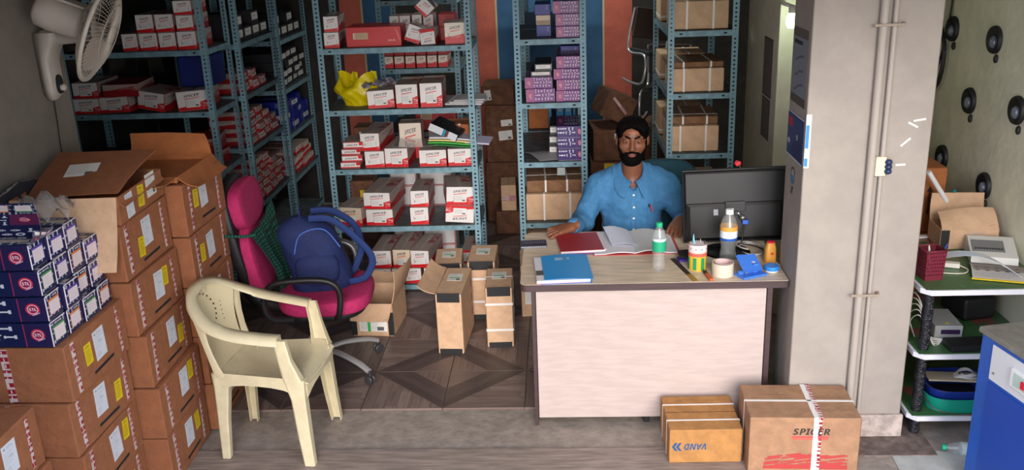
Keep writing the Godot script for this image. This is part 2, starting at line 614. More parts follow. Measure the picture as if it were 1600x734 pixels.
func tape_tex() -> ImageTexture:
	var c := Canvas.new(64, 512, rgb(206, 190, 188))
	for i in 14:
		var y := i * 37.0
		c.rect(0 if i % 3 else 22, y, 64, rng.randf_range(12, 30), rgb(148, 34, 44))
		c.rect(rng.randf_range(10, 30), y + 4, 10, 20, rgb(214, 200, 198))
	return c.tex()

func tile_tex(vertical: bool) -> ImageTexture:
	var n := 256
	var im := Image.create_empty(n, n, false, Image.FORMAT_RGBA8)
	var f := FastNoiseLite.new()
	f.seed = 21 if vertical else 22
	f.frequency = 0.02
	f.fractal_octaves = 4
	for y in n:
		for x in n:
			var u := (x + 0.5) / n
			var v := (y + 0.5) / n
			var s := u + v
			var c: Color
			if s > 0.49 and s < 1.0:
				var q := (s - 0.49) / 0.51
				var pl := floorf(q * 3.0)
				var g := f.get_noise_2d((x - y) * 0.6 + pl * 90, (x + y) * 5.0)
				c = rgb(74, 62, 60).lerp(rgb(88, 76, 74), 0.5 + 0.5 * sin(pl * 2.4) + g * 0.7)
				if absf(q * 3.0 - roundf(q * 3.0)) < 0.03:
					c = c.darkened(0.12)
			else:
				var a := u if vertical else v
				var b := v if vertical else u
				var pw := 7.0
				var pl2 := floorf(a * pw)
				var off := fposmod(pl2 * 0.37, 1.0)
				var seg := floorf(b * 1.6 + off)
				var k := fposmod(sin(pl2 * 12.9 + seg * 78.2 + (3.0 if s < 0.5 else 0.0)) * 43758.5, 1.0)
				var g2 := f.get_noise_2d(a * 900.0, b * 90.0 + pl2 * 50.0)
				c = rgb(112, 94, 88).lerp(rgb(142, 124, 116), k).lerp(rgb(84, 68, 64), clampf(g2 * 0.9, 0.0, 0.8))
				if absf(a * pw - roundf(a * pw)) < 0.045:
					c = c.darkened(0.14)
			im.set_pixel(x, y, c)
	im.generate_mipmaps()
	return ImageTexture.create_from_image(im)

func hole_tex() -> ImageTexture:
	# slotted angle: one pitch, the slot is cut out
	var c := Canvas.new(32, 32, Color.WHITE)
	c.disc(Vector2(16, 16), 6.5, Color(1, 1, 1, 0))
	for y in 32:
		for x in 32:
			var d := Vector2(absf(x + 0.5 - 16.0) / 5.0, absf(y + 0.5 - 16.0) / 8.5)
			if d.length() < 1.0:
				c.im.set_pixel(x, y, Color(1, 1, 1, 0))
	return ImageTexture.create_from_image(c.im)

func materials() -> void:
	M.rack = mat(rgb(122, 160, 174), 0.5, 0.0, 0.16, 2.0)
	M.shelf = mat(rgb(92, 98, 102), 0.55, 0.0, 0.25, 1.5)
	M.post = texmat(hole_tex(), 0.5, rgb(122, 160, 174))
	M.post.transparency = BaseMaterial3D.TRANSPARENCY_ALPHA_SCISSOR
	M.post.alpha_scissor_threshold = 0.5
	M.slot = mat(rgb(22, 24, 28), 0.8)
	M.steel = mat(rgb(170, 172, 174), 0.3, 0.9)
	M.chrome = mat(rgb(196, 196, 198), 0.28, 0.55)
	M.card = mat(rgb(154, 96, 62), 0.85, 0.0, 0.07, 2.2, 0.25)
	M.card_orange = mat(rgb(172, 104, 58), 0.85, 0.0, 0.07, 2.2, 0.2)
	M.card_light = mat(rgb(210, 173, 140), 0.85, 0.0, 0.06, 2.2, 0.2)
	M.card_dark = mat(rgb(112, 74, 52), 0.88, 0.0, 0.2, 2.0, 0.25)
	M.card_inside = mat(rgb(140, 102, 72), 0.9, 0.0, 0.14, 2.2)
	M.strap = mat(rgb(226, 224, 222), 0.4)
	M.black = mat(rgb(24, 24, 27), 0.55)
	M.black_gloss = mat(rgb(16, 16, 19), 0.25)
	M.white_plastic = mat(rgb(226, 222, 214), 0.4)
	M.print = texmat(spicer_tex(), 0.38)
	M.navy = texmat(bolts_tex(rgb(24, 32, 74), rgb(210, 212, 220), rgb(160, 44, 84)), 0.32)
	M.purple = texmat(bolts_tex(rgb(104, 48, 118), rgb(212, 184, 206), rgb(190, 84, 134)), 0.3)
	M.violet = texmat(bolts_tex(rgb(62, 44, 108), rgb(220, 220, 232), rgb(150, 60, 130)), 0.32)
	M.label = texmat(label_tex(), 0.55)
	M.tape = texmat(tape_tex(), 0.3)
	M.wall = mat(rgb(160, 151, 143), 0.85, 0.0, 0.045, 0.8, 0.1)
	M.wall_green = mat(rgb(236, 231, 206), 0.85, 0.0, 0.05, 0.7, 0.1)
	M.cement = mat(rgb(158, 146, 136), 0.9, 0.0, 0.12, 1.4, 0.2)
	M.shaded_wall = mat(rgb(58, 52, 50), 0.9, 0.0, 0.15, 1.0)  # dark base colour standing in for the shade at the back

# ---------------------------------------------------------------- camera, light, setting
func view_and_light() -> void:
	var cam := Camera3D.new()
	cam.name = "camera"
	cam.fov = 28.7307
	cam.near = 0.05
	cam.far = 60.0
	add_child(cam)
	cam.transform = Transform3D(Basis(Vector3(0.998281, -0.036896, -0.045537), Vector3(0.0203, 0.946551, -0.321914), Vector3(0.054981, 0.320437, 0.945673)), Vector3(0, 2.32, 0))
	cam.current = true
	var we := WorldEnvironment.new()
	we.name = "environment"
	var e := Environment.new()
	e.background_mode = Environment.BG_SKY
	var sm := ProceduralSkyMaterial.new()
	sm.sky_top_color = rgb(206, 218, 240)
	sm.sky_horizon_color = rgb(188, 192, 200)
	sm.ground_horizon_color = rgb(214, 206, 196)
	sm.ground_bottom_color = rgb(150, 140, 130)
	sm.sky_energy_multiplier = 1.35
	sm.ground_energy_multiplier = 1.35
	sm.sky_curve = 0.22
	var sky := Sky.new()
	sky.sky_material = sm
	e.sky = sky
	e.tonemap_mode = Environment.TONE_MAPPER_LINEAR
	e.tonemap_exposure = 3.42
	e.sdfgi_enabled = true
	e.ssao_enabled = true
	e.ssil_enabled = true
	we.environment = e
	add_child(we)
	# low hazy sun in front of the shop, right of the camera, wide and soft
	var sun := DirectionalLight3D.new()
	sun.name = "sun"
	sun.light_color = rgb(255, 248, 244)
	sun.light_energy = 0.38
	sun.light_angular_distance = 30.0
	sun.shadow_enabled = true
	add_child(sun)
	sun.basis = Basis.looking_at(-Vector3(sin(deg_to_rad(5.0)) * cos(deg_to_rad(18.0)), sin(deg_to_rad(18.0)), cos(deg_to_rad(5.0)) * cos(deg_to_rad(18.0))))

func wallbox(called: String, lo: Vector3, hi: Vector3, m: Material, label: String, cat: String, ch := 0.0) -> MeshInstance3D:
	return solo(called, bx(hi - lo, ch), m, label, cat, Transform3D(Basis(), (lo + hi) * 0.5), "", "structure")

const HH := 3.2

func setting() -> void:
	var fl := wallbox("floor", Vector3(-3.5, -0.16, -8.1), Vector3(2.3, -0.012, -1.2), M.cement, "worn grey cement floor under the tiles and in front of the pillar", "floor")
	# printed wood-look tiles, each its own slab with a recessed joint
	var tm := [texmat(tile_tex(false), 0.42), texmat(tile_tex(true), 0.42)]
	for m in tm:
		m.uv1_scale = Vector3(1, 1, 1)
	var meshes := []
	for vert in 2:
		for fx in 2:
			for fz in 2:
				var u0 := 1.0 if fx else 0.0
				var v0 := 1.0 if fz else 0.0
				var r := Rect2(u0, v0, 1.0 - 2.0 * u0, 1.0 - 2.0 * v0)
				var ctr := Rect2(0.5, 0.5, 0.01, 0.01)
				meshes.append(bx(Vector3(0.417, 0.012, 0.407), 0.0015, Vector3.ZERO, [ctr, ctr, ctr, ctr, r, ctr]))
	for i in range(-7, 4):
		for j in range(-8, 3):
			var x := -0.63 + 0.42 * i
			var z := -4.53 + 0.41 * j
			if x < -3.4 or z < -7.9:
				continue
			var z1 := z + 0.41
			var k := 0.41
			# the slab whose far-left corner is (x, z); diamonds sit on even corners
			var ox := 1 if posmod(i, 2) == 1 else 0
			var oz := 1 if posmod(j, 2) == 1 else 0
			var vert := (posmod(i, 2) + posmod(j, 2)) % 2
			if z1 > -3.72:
				continue
			part("tile", meshes[vert * 4 + ox * 2 + oz], tm[vert], fl, Transform3D(Basis(), Vector3(x + 0.21, -0.006, z + 0.205) - fl.position))
	# strip of grey-brown planks at the shop front
	var tr := wallbox("trim_1", Vector3(-2.3, -0.012, -3.735), Vector3(1.0, 0.002, -2.5), grain(rgb(156, 140, 130), 0.2, Vector3(0.6, 1.0, 6.0), 0.6), "grey-brown threshold strip running across the shop front", "threshold", 0.002)
	wallbox("trim_2", Vector3(1.0, -0.012, -4.3), Vector3(1.66, -0.001, -3.66), mat(rgb(128, 112, 106), 0.8, 0.0, 0.25, 2.0), "darker brown cement strip round the foot of the grey pillar", "floor strip")
	solo("cement_patch", bx(Vector3(0.42, 0.006, 0.5), 0.002), mat(rgb(188, 188, 184), 0.7, 0.0, 0.08, 1.5), "pale grey slab lying on the floor in front of the pillar foot", "slab", T(Vector3(1.66, -0.009, -3.45), -3.0), "", "structure")
	wallbox("ceiling", Vector3(-3.5, HH, -8.1), Vector3(2.3, HH + 0.15, -2.3), M.wall, "plain plaster ceiling over the shop", "ceiling")
	# side walls
	wallbox("wall_left", Vector3(-2.62, -0.012, -4.2), Vector3(-2.3, HH, -0.4), mat(rgb(126, 117, 108), 0.85, 0.0, 0.06, 0.8), "grey plaster wall coloured darker for shade, at far left carrying the white fan", "wall")  # base colour darker than the other plaster, standing in for shade
	wallbox("wall_left_inner", Vector3(-3.5, -0.012, -8.1), Vector3(-3.3, HH, -4.2), M.shaded_wall, "back left wall behind the racks, coloured dark for shade", "wall")
	wallbox("wall_left_return", Vector3(-3.5, -0.012, -4.2), Vector3(-2.62, HH, -4.05), M.wall, "short wall joining the left wall to the recess behind it", "wall")
	wallbox("wall_right", Vector3(2.15, -0.012, -8.1), Vector3(2.3, HH, -0.4), M.wall_green, "pale olive green wall on the right with black wall lights", "wall")
	var wb := wallbox("wall_back", Vector3(-3.3, -0.012, -8.1), Vector3(2.15, HH, -7.9), M.shaded_wall, "back wall with blue and salmon stripes, the rest coloured dark for shade", "wall")  # outside the coloured stripes the shade is put into the wall colour
	for d in [[-1.66, 0.26, 0], [-1.85, 0.19, 1], [-0.52, 0.9, 0], [-0.72, 0.2, 1], [0.38, 0.24, 1], [-1.4, 0.68, 2]]:
		part(["blue_stripe", "salmon_stripe", "shade_stripe"][d[2]], bx(Vector3(d[1] - 0.002, HH, 0.002)), [mat(rgb(54, 96, 136), 0.8, 0.0, 0.08, 0.8), mat(rgb(204, 104, 86), 0.8, 0.0, 0.08, 0.8), M.shaded_wall][d[2]], wb, T(Vector3(d[0] + d[1] * 0.5 + 0.575, 0.0, 0.101)))  # the dark one is shade as colour; blue and salmon are paint
	for x in [-1.66, -0.52, 0.38]:
		part("cream_line", bx(Vector3(0.016, HH, 0.0034)), mat(rgb(196, 176, 140), 0.8), wb, T(Vector3(x + 0.575, 0.0, 0.101)))
	# unseen shop front round a wide opening, sized to shape the daylight
	wallbox("wall_front_left", Vector3(-3.5, -0.012, -2.45), Vector3(-1.83, HH, -2.3), M.wall, "unseen shop front wall at left, widened to shade the carton stacks", "wall")
	wallbox("wall_front_lintel", Vector3(-2.62, 2.27, -2.45), Vector3(2.3, HH, -2.3), M.wall, "unseen lintel over the open shop front, lowered to shade the upper parts", "wall")
	wallbox("street", Vector3(-14, -0.3, -1.2), Vector3(14, -0.03, 14), mat(rgb(206, 198, 188), 0.9, 0.0, 0.1, 0.3), "pale street outside the open shop front", "street")
	wallbox("added_shade_wall", Vector3(-3.5, -0.03, -1.05), Vector3(-1.25, HH, -0.9), M.wall, "added unseen wall left of the open shop front, shading the carton stacks", "wall")  # added out of view to keep daylight off the left stacks
	added_tube_light()
	# pillar with plinth
	var p := wallbox("pillar", Vector3(1.025, -0.012, -4.13), Vector3(1.545, HH, -3.83), M.wall, "broad pale grey plaster pillar between the desk and the right alcove", "pillar", 0.008)
	part("plinth", bx(Vector3(0.535, 0.115, 0.02), 0.006), mat(rgb(196, 180, 172), 0.7, 0.0, 0.2, 2.0), p, T(Vector3(0.0, -1.362 - 0.175, 0.158)))
	wallbox("pillar", Vector3(1.225, -0.012, -6.1), Vector3(1.62, HH, -5.25), M.wall_green, "second pillar deeper in the shop, lit green by the bulb", "pillar", 0.006)

# added tube lamp, out of view, to brighten the back of the shop
func added_tube_light() -> void:
	var t := thing("added_tube_light", "added unseen tube lamp brightening the back wall above the racks", "lamp", Vector3(0.0, 2.62, -7.15))
	for x in [-0.25, 0.25]:
		part("hanger", bx(Vector3(0.012, 0.5, 0.012), 0.001, Vector3(x, 0.335, 0)), M.white_plastic, t)
	part("housing", bx(Vector3(0.64, 0.05, 0.06), 0.006, Vector3(0, 0.06, 0)), M.white_plastic, t)
	var gl := mat(Color.WHITE, 0.3)
	gl.emission_enabled = true
	gl.emission = rgb(246, 255, 244)
	gl.emission_energy_multiplier = 0.5
	var b := MB.new()
	b.tube([Vector3(-0.3, 0.015, 0), Vector3(0.3, 0.015, 0)], 0.014, 12)
	part("tube", b.mesh(), gl, t)
	var al := AreaLight3D.new()
	al.name = "added_tube_glow"
	al.area_size = Vector2(0.6, 0.03)
	al.light_color = rgb(246, 255, 244)
	al.light_energy = 0.6
	al.area_range = 12.0
	al.area_attenuation = 2.0
	al.shadow_enabled = true
	t.add_child(al)
	al.transform = T(Vector3(0, -0.004, 0), 0, -90)

# ---------------------------------------------------------------- slotted-angle racks
func post_mesh(h: float, sx: float, sz: float) -> ArrayMesh:
	# corner angle whose legs run towards -sx and -sz
	var b := MB.new()
	var w := 0.038
	var r := Rect2(0, 0, 1, h / 0.026)
	for e in 2:
		var t := 0.0022 * e
		b.quad(Vector3(0, h, -sz * t), Vector3(-sx * w, h, -sz * t), Vector3(-sx * w, 0, -sz * t), Vector3(0, 0, -sz * t), Vector3(0, 0, sz if e == 0 else -sz), r)
		b.quad(Vector3(-sx * t, h, 0), Vector3(-sx * t, h, -sz * w), Vector3(-sx * t, 0, -sz * w), Vector3(-sx * t, 0, 0), Vector3(sx if e == 0 else -sx, 0, 0), r)
	var c := Rect2(0.02, 0.02, 0.01, 0.01)
	b.quad(Vector3(-sx * w, h, 0), Vector3(-sx * w, h, -sz * 0.0022), Vector3(-sx * w, 0, -sz * 0.0022), Vector3(-sx * w, 0, 0), Vector3(-sx, 0, 0), c)
	b.quad(Vector3(0, h, -sz * w), Vector3(-sx * 0.0022, h, -sz * w), Vector3(-sx * 0.0022, 0, -sz * w), Vector3(0, 0, -sz * w), Vector3(0, 0, -sz), c)
	return b.mesh()

func rack(label: String, x0: float, x1: float, z0: float, z1: float, levels: Array, h := 2.2) -> Node3D:
	var cx := (x0 + x1) * 0.5
	var cz := (z0 + z1) * 0.5
	var t := thing("storage_rack", label, "rack", Vector3(cx, 0, cz), 0, "slotted steel storage racks")
	var hx := (x1 - x0) * 0.5
	var hz := (z0 - z1) * 0.5
	for sx in [-1.0, 1.0]:
		for sz in [-1.0, 1.0]:
			part("post", post_mesh(h, sx, sz), M.post, t, T(Vector3(sx * hx, 0, sz * hz)))
	for y in levels + [2.05]:
		var b := MB.new()
		var w := hx * 2.0 - 0.006
		var d := hz * 2.0 - 0.006
		b.box(Vector3(0, y - 0.001, 0), Vector3(w, 0.002, d), 0.0)
		var sh := part("shelf", b.mesh(), M.shelf, t)
		b = MB.new()
		for s in [-1.0, 1.0]:
			b.box(Vector3(0, y - 0.018, s * (d * 0.5 - 0.001)), Vector3(w, 0.036, 0.002), 0.0008)
			b.box(Vector3(s * (w * 0.5 - 0.001), y - 0.018, 0), Vector3(0.002, 0.036, d), 0.0008)
		part("shelf_lip", b.mesh(), M.rack, sh)
		for s in [-1.0, 1.0]:
			var q := MB.new()
			var pts := PackedVector2Array()
			for i in 10:
				pts.append(Vector2(s * (w * 0.5 - 0.075) + cos(TAU * i / 10) * 0.011, y - 0.018 + sin(TAU * i / 10) * 0.0055))
			q.prism(pts, d * 0.5 - 0.0005, d * 0.5 + 0.0006)
			part("bolt_slot", q.mesh(), M.slot, sh)
	return t

var FR := {}
func kinds() -> void:
	var side := AR(0, 256, 256, 256)
	var top := AR(256, 256, 256, 256)
	var under := AR(260, 260, 100, 100)
	var base := func(f: Rect2) -> Array: return [f, f, side, side, top, under]
	FR = {
		"sp": base.call(AR(0, 0, 256, 256)), "sp2": base.call(AR(0, 0, 256, 256)), "sp3": base.call(AR(256, 0, 256, 256)), "sp4": base.call(AR(256, 0, 256, 256)),
		"spu": base.call(AR(0, 0, 256, 256)), "spu3": base.call(AR(256, 0, 256, 256)), "spb": base.call(AR(512, 0, 256, 256)), "spr": base.call(AR(768, 0, 256, 256)), "sq": base.call(AR(768, 256, 256, 256)),
	}
	var rs := AR(512, 256, 256, 256)
	FR["spd"] = [rs, rs, rs, rs, AR(520, 420, 100, 80), rs]
	var rd := AR(10, 520, 200, 200)
	FR["red"] = [rd, rd, rd, rd, rd, rd]
	var rf := AR(512, 512, 512, 180)
	FR["redflat"] = [rf, rd, rd, rd, rd, rd]
	var we := AR(256, 512, 256, 256)
	FR["white"] = [we, we, we, we, we, we]
	var bk := AR(0, 768, 256, 256)
	var dk := AR(2, 770, 10, 10)
	FR["blk"] = [bk, dk, bk, dk, dk, dk]
	var tb := AR(256, 768, 256, 256)
	var db := AR(512, 768, 256, 256)
	FR["tas"] = [tb, tb, tb, tb, db, db]
	FR["nav"] = [db, db, db, db, db, db]
	var kr := AR(768, 768, 256, 256)
	FR["kr"] = [kr, kr, kr, kr, AR(770, 770, 200, 100), kr]
	var la := AR(0, 0, 1024, 340)
	var lb := AR(0, 350, 1024, 330)
	var e3 := AR(768, 690, 256, 334)
	FR["pur"] = [lb, la, e3, e3, la, la]
	FR["vio"] = [la, lb, e3, e3, lb, la]
	for i in 3:
		var en := AR(i * 256, 690, 256, 334)
		FR["bolt%d" % i] = [la, lb, en, en, lb, lb]

const LOOK := {
	"sp": "white-red parts box", "sp2": "white-red parts box", "sp3": "labelled white-red box", "sp4": "labelled white-red box", "spu": "upturned white-red box", "spu3": "upturned white-red box",
	"spb": "yellowed white-red box", "spr": "red-brushed white box", "sq": "flat white-red box", "spd": "red-sided box", "red": "plain red box", "redflat": "long flat red box", "pur": "purple patterned box", "vio": "violet bolt-print box",
	"nav": "dark blue box", "kr": "cream box", "blk": "dark pale-ended box", "tas": "blue white-panelled box", "white": "white carton with red edges",
}

# row: kind, x, bottom y, front z, width, height, depth, yaw, roll, where it is
func boxes(rows: Array, group: String) -> void:
	for r in rows:
		put_box(r[0], Vector3(r[1], r[2], r[3] - r[6] * 0.5), Vector3(r[4], r[5], r[6]), r[7], r[8], r[9], group)

func put_box(kind: String, at: Vector3, s: Vector3, yaw: float, roll: float, where: String, group: String) -> Node3D:
	var label: String = LOOK[kind] + (" " if where.begins_with("on") or where.begins_with("lying") or where.begins_with("standing") or where.begins_with("under") else ", ") + where
	if kind == "redflat":
		label = "long flat red box with small tan label on the wide rack's top shelf"
	var words := label.split(" ")
	var t := thing("parts_box", label, "box", at, yaw, group)
	if roll != 0.0:
		t.rotation.z = deg_to_rad(roll)
		# rest on the lower corner
		t.position.y += absf(sin(deg_to_rad(roll))) * s.x * 0.5
	var m: Material = M.purple if kind == "pur" else M.violet if kind == "vio" else M.navy if kind.begins_with("bolt") else M.print
	part("body", bx(s, 0.0025, Vector3(0, s.y * 0.5, 0), FR[kind], 2 if kind.begins_with("spu") else 0), m, t)
	if kind in ["sp3", "sp4", "spb", "spu3"] and s.x > 0.1:
		var w := s.x * 0.44
		var h := s.y * 0.32
		part("printed_label", bx(Vector3(w, h, 0.0008), 0.0, Vector3(0, 0, 0), [LR(2), LR(3), LR(3), LR(3), LR(3), LR(3)]), M.label, t, T(Vector3(0.02 * s.x, s.y * (0.36 if kind != "spu3" else 0.62), s.z * 0.5 + 0.0003)))
	if kind in ["sp", "sp3", "spb"] and s.z > 0.28:
		part("clear_tape", bx(Vector3(s.x * 0.16, 0.0006, s.z * 0.96), 0.0), M.tape_clear, t, T(Vector3(0, s.y + 0.0002, 0)))
	return t

func LR(i: int) -> Rect2:
	return [Rect2(0.004, 0.004, 0.492, 0.992), Rect2(0.504, 0.004, 0.492, 0.49), Rect2(0.504, 0.504, 0.492, 0.49), Rect2(0.98, 0.9, 0.01, 0.01), Rect2(0.95, 0.02, 0.01, 0.01)][i]

func racks() -> void:
	var LV := [0.05, 0.464, 0.857, 1.243, 1.63]
	rack("wide blue-grey steel rack with parts boxes behind the pink office chair", -1.5, -0.535, -5.7, -6.15, LV)
	LV = [0.05, 0.467, 0.875, 1.255, 1.65]
	rack("narrow end-on blue-grey rack of purple boxes at the man's right hand", -0.275, 0.168, -5.7, -6.6, LV)
	rack("narrow end-on rack with blue binders directly behind the purple box rack", -0.275, 0.168, -6.63, -7.53, LV)
	rack("narrow end-on blue-grey rack of strapped cartons between man and pillar", 0.665, 1.088, -5.7, -6.6, [0.09, 0.5, 0.907, 1.288, 1.67])
	rack("dim rack of white and red boxes behind the fan at far left", -3.15, -2.2, -5.7, -6.15, [0.05, 0.48, 0.87, 1.26, 1.65])
	rack("side-on rack of red boxes deeper along the left aisle", -2.62, -2.16, -6.2, -7.02, [0.05, 0.48, 0.9, 1.27, 1.62])
	rack("side-on rack of dark and blue boxes at the far end of the left aisle", -2.62, -2.14, -7.04, -7.86, [0.05, 0.44, 0.8, 1.16, 1.54])
	rack("rack of small red boxes seen through behind the wide front rack", -1.27, -0.7, -6.5, -7.1, [0.05, 0.5, 0.92, 1.378, 1.85])

func rack_boxes() -> void:
	boxes([
		["sp",-1.417,1.630,-5.730,0.096,0.098,0.300,3,0,"lower of the pair at the left end on wide rack's top shelf"],
		["sp",-1.417,1.729,-5.730,0.092,0.097,0.300,5,0,"upper of the pair at the left end on wide rack's top shelf"],
		["redflat",-1.148,1.630,-5.750,0.345,0.121,0.250,0,0,""],
		["sp2",-0.915,1.630,-5.760,0.100,0.106,0.160,0,-22,"tipped leftwards in the tumbled pile on wide rack's top shelf"],
		["sp2",-0.855,1.790,-5.780,0.096,0.089,0.160,0,-48,"topmost, tilted on end, of the tumbled pile on wide rack's top shelf"],
		["spu",-0.802,1.630,-5.740,0.096,0.097,0.160,-4,3,"right in the tumbled pile on wide rack's top shelf"],
		["spr",-0.649,1.630,-5.750,0.131,0.132,0.200,6,0,"alone at the right end behind the post on wide rack's top shelf"],
		["sp",-1.049,1.630,-5.960,0.062,0.165,0.150,0,0,"first from left in the back row on wide rack's top shelf"],
		["sp",-0.980,1.630,-5.960,0.072,0.165,0.150,0,0,"second from left in the back row on wide rack's top shelf"],
		["sp",-0.902,1.630,-5.960,0.066,0.169,0.150,0,0,"third from left in the back row on wide rack's top shelf"],
		["sp",-0.829,1.630,-5.960,0.068,0.169,0.150,0,0,"fourth from left in the back row on wide rack's top shelf"],
		["red",-0.715,1.630,-5.960,0.107,0.085,0.150,0,0,"lower of the pair at the back on wide rack's top shelf"],
		["red",-0.710,1.716,-5.960,0.107,0.080,0.150,0,0,"upper of the pair at the back on wide rack's top shelf"],
		["sp3",-1.140,1.243,-5.730,0.172,0.114,0.300,4,2,"under the crumpled white bag on wide rack's second shelf"],
		["sp4",-0.965,1.243,-5.730,0.142,0.150,0.300,0,0,"middle of the front three on wide rack's second shelf"],
		["sp4",-0.815,1.243,-5.730,0.142,0.154,0.300,2,0,"right of the front three beside the papers on wide rack's second shelf"],
		["sq",-1.366,0.857,-5.730,0.130,0.043,0.200,0,0,"bottom of four flat boxes on wide rack's third shelf"],
		["sq",-1.356,0.901,-5.730,0.134,0.043,0.200,3,0,"second lowest of four flat boxes on wide rack's third shelf"],
		["sq",-1.351,0.944,-5.730,0.125,0.042,0.200,-2,0,"third lowest of four flat boxes on wide rack's third shelf"],
		["sq",-1.340,0.987,-5.730,0.129,0.046,0.200,2,0,"top of four flat boxes on wide rack's third shelf"],
		["sp",-1.204,0.857,-5.730,0.129,0.111,0.340,0,0,"lower of the pair beside four flat boxes on wide rack's third shelf"],
		["sp",-1.210,0.969,-5.730,0.129,0.117,0.360,-5,0,"upper of the pair beside four flat boxes on wide rack's third shelf"],
		["sp3",-1.049,0.857,-5.730,0.154,0.127,0.360,-4,0,"below the clear plastic sheet on wide rack's third shelf"],
		["sp3",-0.825,0.857,-5.730,0.178,0.110,0.300,0,0,"under the green folders on wide rack's third shelf"],
		["sp3",-0.651,0.857,-5.730,0.153,0.114,0.300,0,0,"at the right end beside the post on wide rack's third shelf"],
		["spb",-1.372,0.464,-5.730,0.175,0.128,0.300,-12,0,"yellowed and worn, at the left end on wide rack's fourth shelf"],
		["sp3",-1.195,0.464,-5.730,0.183,0.111,0.360,-3,0,"lower of the left pair on wide rack's fourth shelf"],
		["sp3",-1.194,0.576,-5.730,0.182,0.114,0.380,-6,0,"upper of the left pair on wide rack's fourth shelf"],
		["sp",-0.939,0.464,-5.730,0.123,0.119,0.300,0,0,"lower of the slim middle pair on wide rack's fourth shelf"],
		["sp",-0.930,0.584,-5.730,0.122,0.113,0.300,0,0,"upper of the slim middle pair on wide rack's fourth shelf"],
		["spu3",-0.684,0.464,-5.730,0.190,0.119,0.300,3,-5,"lower of the right pair, lying upside down, on wide rack's fourth shelf"],
		["sp3",-0.694,0.584,-5.730,0.180,0.126,0.300,10,-4,"upper of the right pair, tilted, on wide rack's fourth shelf"],
		["spb",-1.287,0.000,-5.500,0.076,0.112,0.300,0,0,"leftmost in the lower row below wide rack"],
		["sp",-1.220,0.050,-5.720,0.126,0.111,0.300,0,0,"second from left in the lower row on wide rack's bottom shelf"],
		["sp",-1.205,0.162,-5.720,0.134,0.128,0.340,-3,0,"leftmost of the upper three on wide rack's bottom shelf"],
		["sp",-1.111,0.050,-5.720,0.080,0.111,0.300,0,0,"third from left in the lower row on wide rack's bottom shelf"],
		["spb",-1.064,0.162,-5.720,0.121,0.132,0.400,-4,0,"yellowed, middle of the upper three on wide rack's bottom shelf"],
		["sp",-1.007,0.050,-5.720,0.109,0.111,0.300,0,0,"fourth from left in the lower row on wide rack's bottom shelf"],
		["sp",-0.931,0.162,-5.720,0.129,0.123,0.360,-8,0,"rightmost of the upper three on wide rack's bottom shelf"],
		["sp",-0.877,0.050,-5.720,0.117,0.111,0.300,0,0,"rightmost in the lower row on wide rack's bottom shelf"],
		["sq",-0.630,0.050,-5.800,0.100,0.121,0.300,0,0,"lower one by the right post on wide rack's bottom shelf"],
		["spu",-0.629,0.172,-5.800,0.100,0.083,0.300,0,0,"upside down by the right post on wide rack's bottom shelf"]
	], "parts boxes on the wide rack")
	boxes([
		["pur",0.063,1.650,-5.730,0.153,0.069,0.400,0,0,"bottom right on purple rack's top shelf"],
		["pur",0.060,1.720,-5.730,0.152,0.073,0.400,0,0,"second lowest right on purple rack's top shelf"],
		["pur",0.054,1.794,-5.730,0.159,0.076,0.400,-2,0,"third lowest right on purple rack's top shelf"],
		["nav",-0.091,1.650,-5.830,0.092,0.067,0.300,0,0,"bottom of the dark left stack on purple rack's top shelf"],
		["kr",-0.093,1.718,-5.830,0.091,0.062,0.300,0,0,"cream, middle of the dark left stack on purple rack's top shelf"],
		["nav",-0.096,1.781,-5.830,0.099,0.066,0.300,0,0,"top of the dark left stack on purple rack's top shelf"],
		["pur",0.058,1.255,-5.730,0.160,0.069,0.400,0,0,"bottom of the right stack on purple rack's second shelf"],
		["pur",0.057,1.325,-5.730,0.163,0.068,0.400,2,0,"second lowest of the right stack on purple rack's second shelf"],
		["pur",0.056,1.393,-5.730,0.167,0.067,0.400,-2,0,"third lowest of the right stack on purple rack's second shelf"],
		["pur",0.062,1.462,-5.730,0.158,0.075,0.400,0,0,"topmost of the right stack on purple rack's second shelf"],
		["pur",-0.128,1.255,-5.730,0.181,0.085,0.300,3,0,"wrapped, bottom of the left stack on purple rack's second shelf"],
		["pur",-0.130,1.341,-5.730,0.172,0.072,0.300,0,0,"wrapped, second lowest of the left stack on purple rack's second shelf"],
		["blk",-0.115,1.414,-5.730,0.127,0.036,0.300,0,0,"flat dark, third of the left stack on purple rack's second shelf"],
		["blk",-0.099,1.450,-5.730,0.107,0.045,0.300,0,0,"dark, topmost of the left stack on purple rack's second shelf"],
		["nav",0.074,1.505,-6.000,0.124,0.061,0.200,0,0,"shiny, above the right stack at the back on purple rack's second shelf"],
		["vio",0.062,0.875,-5.730,0.159,0.076,0.350,0,0,"bottom of the patterned stack on purple rack's third shelf"],
		["vio",0.061,0.952,-5.730,0.163,0.071,0.350,0,0,"middle of the patterned stack on purple rack's third shelf"],
		["vio",0.060,1.023,-5.730,0.166,0.074,0.350,0,0,"top of the patterned stack on purple rack's third shelf"],
		["blk",-0.050,0.875,-5.850,0.054,0.073,0.300,0,0,"lowest dark, left of the patterned stack on purple rack's third shelf"],
		["blk",-0.048,0.949,-5.850,0.054,0.064,0.300,0,0,"middle dark, left of the patterned stack on purple rack's third shelf"],
		["blk",-0.045,1.014,-5.850,0.050,0.063,0.300,0,0,"topmost dark, left of the patterned stack on purple rack's third shelf"]
	], "boxes on the purple box rack")
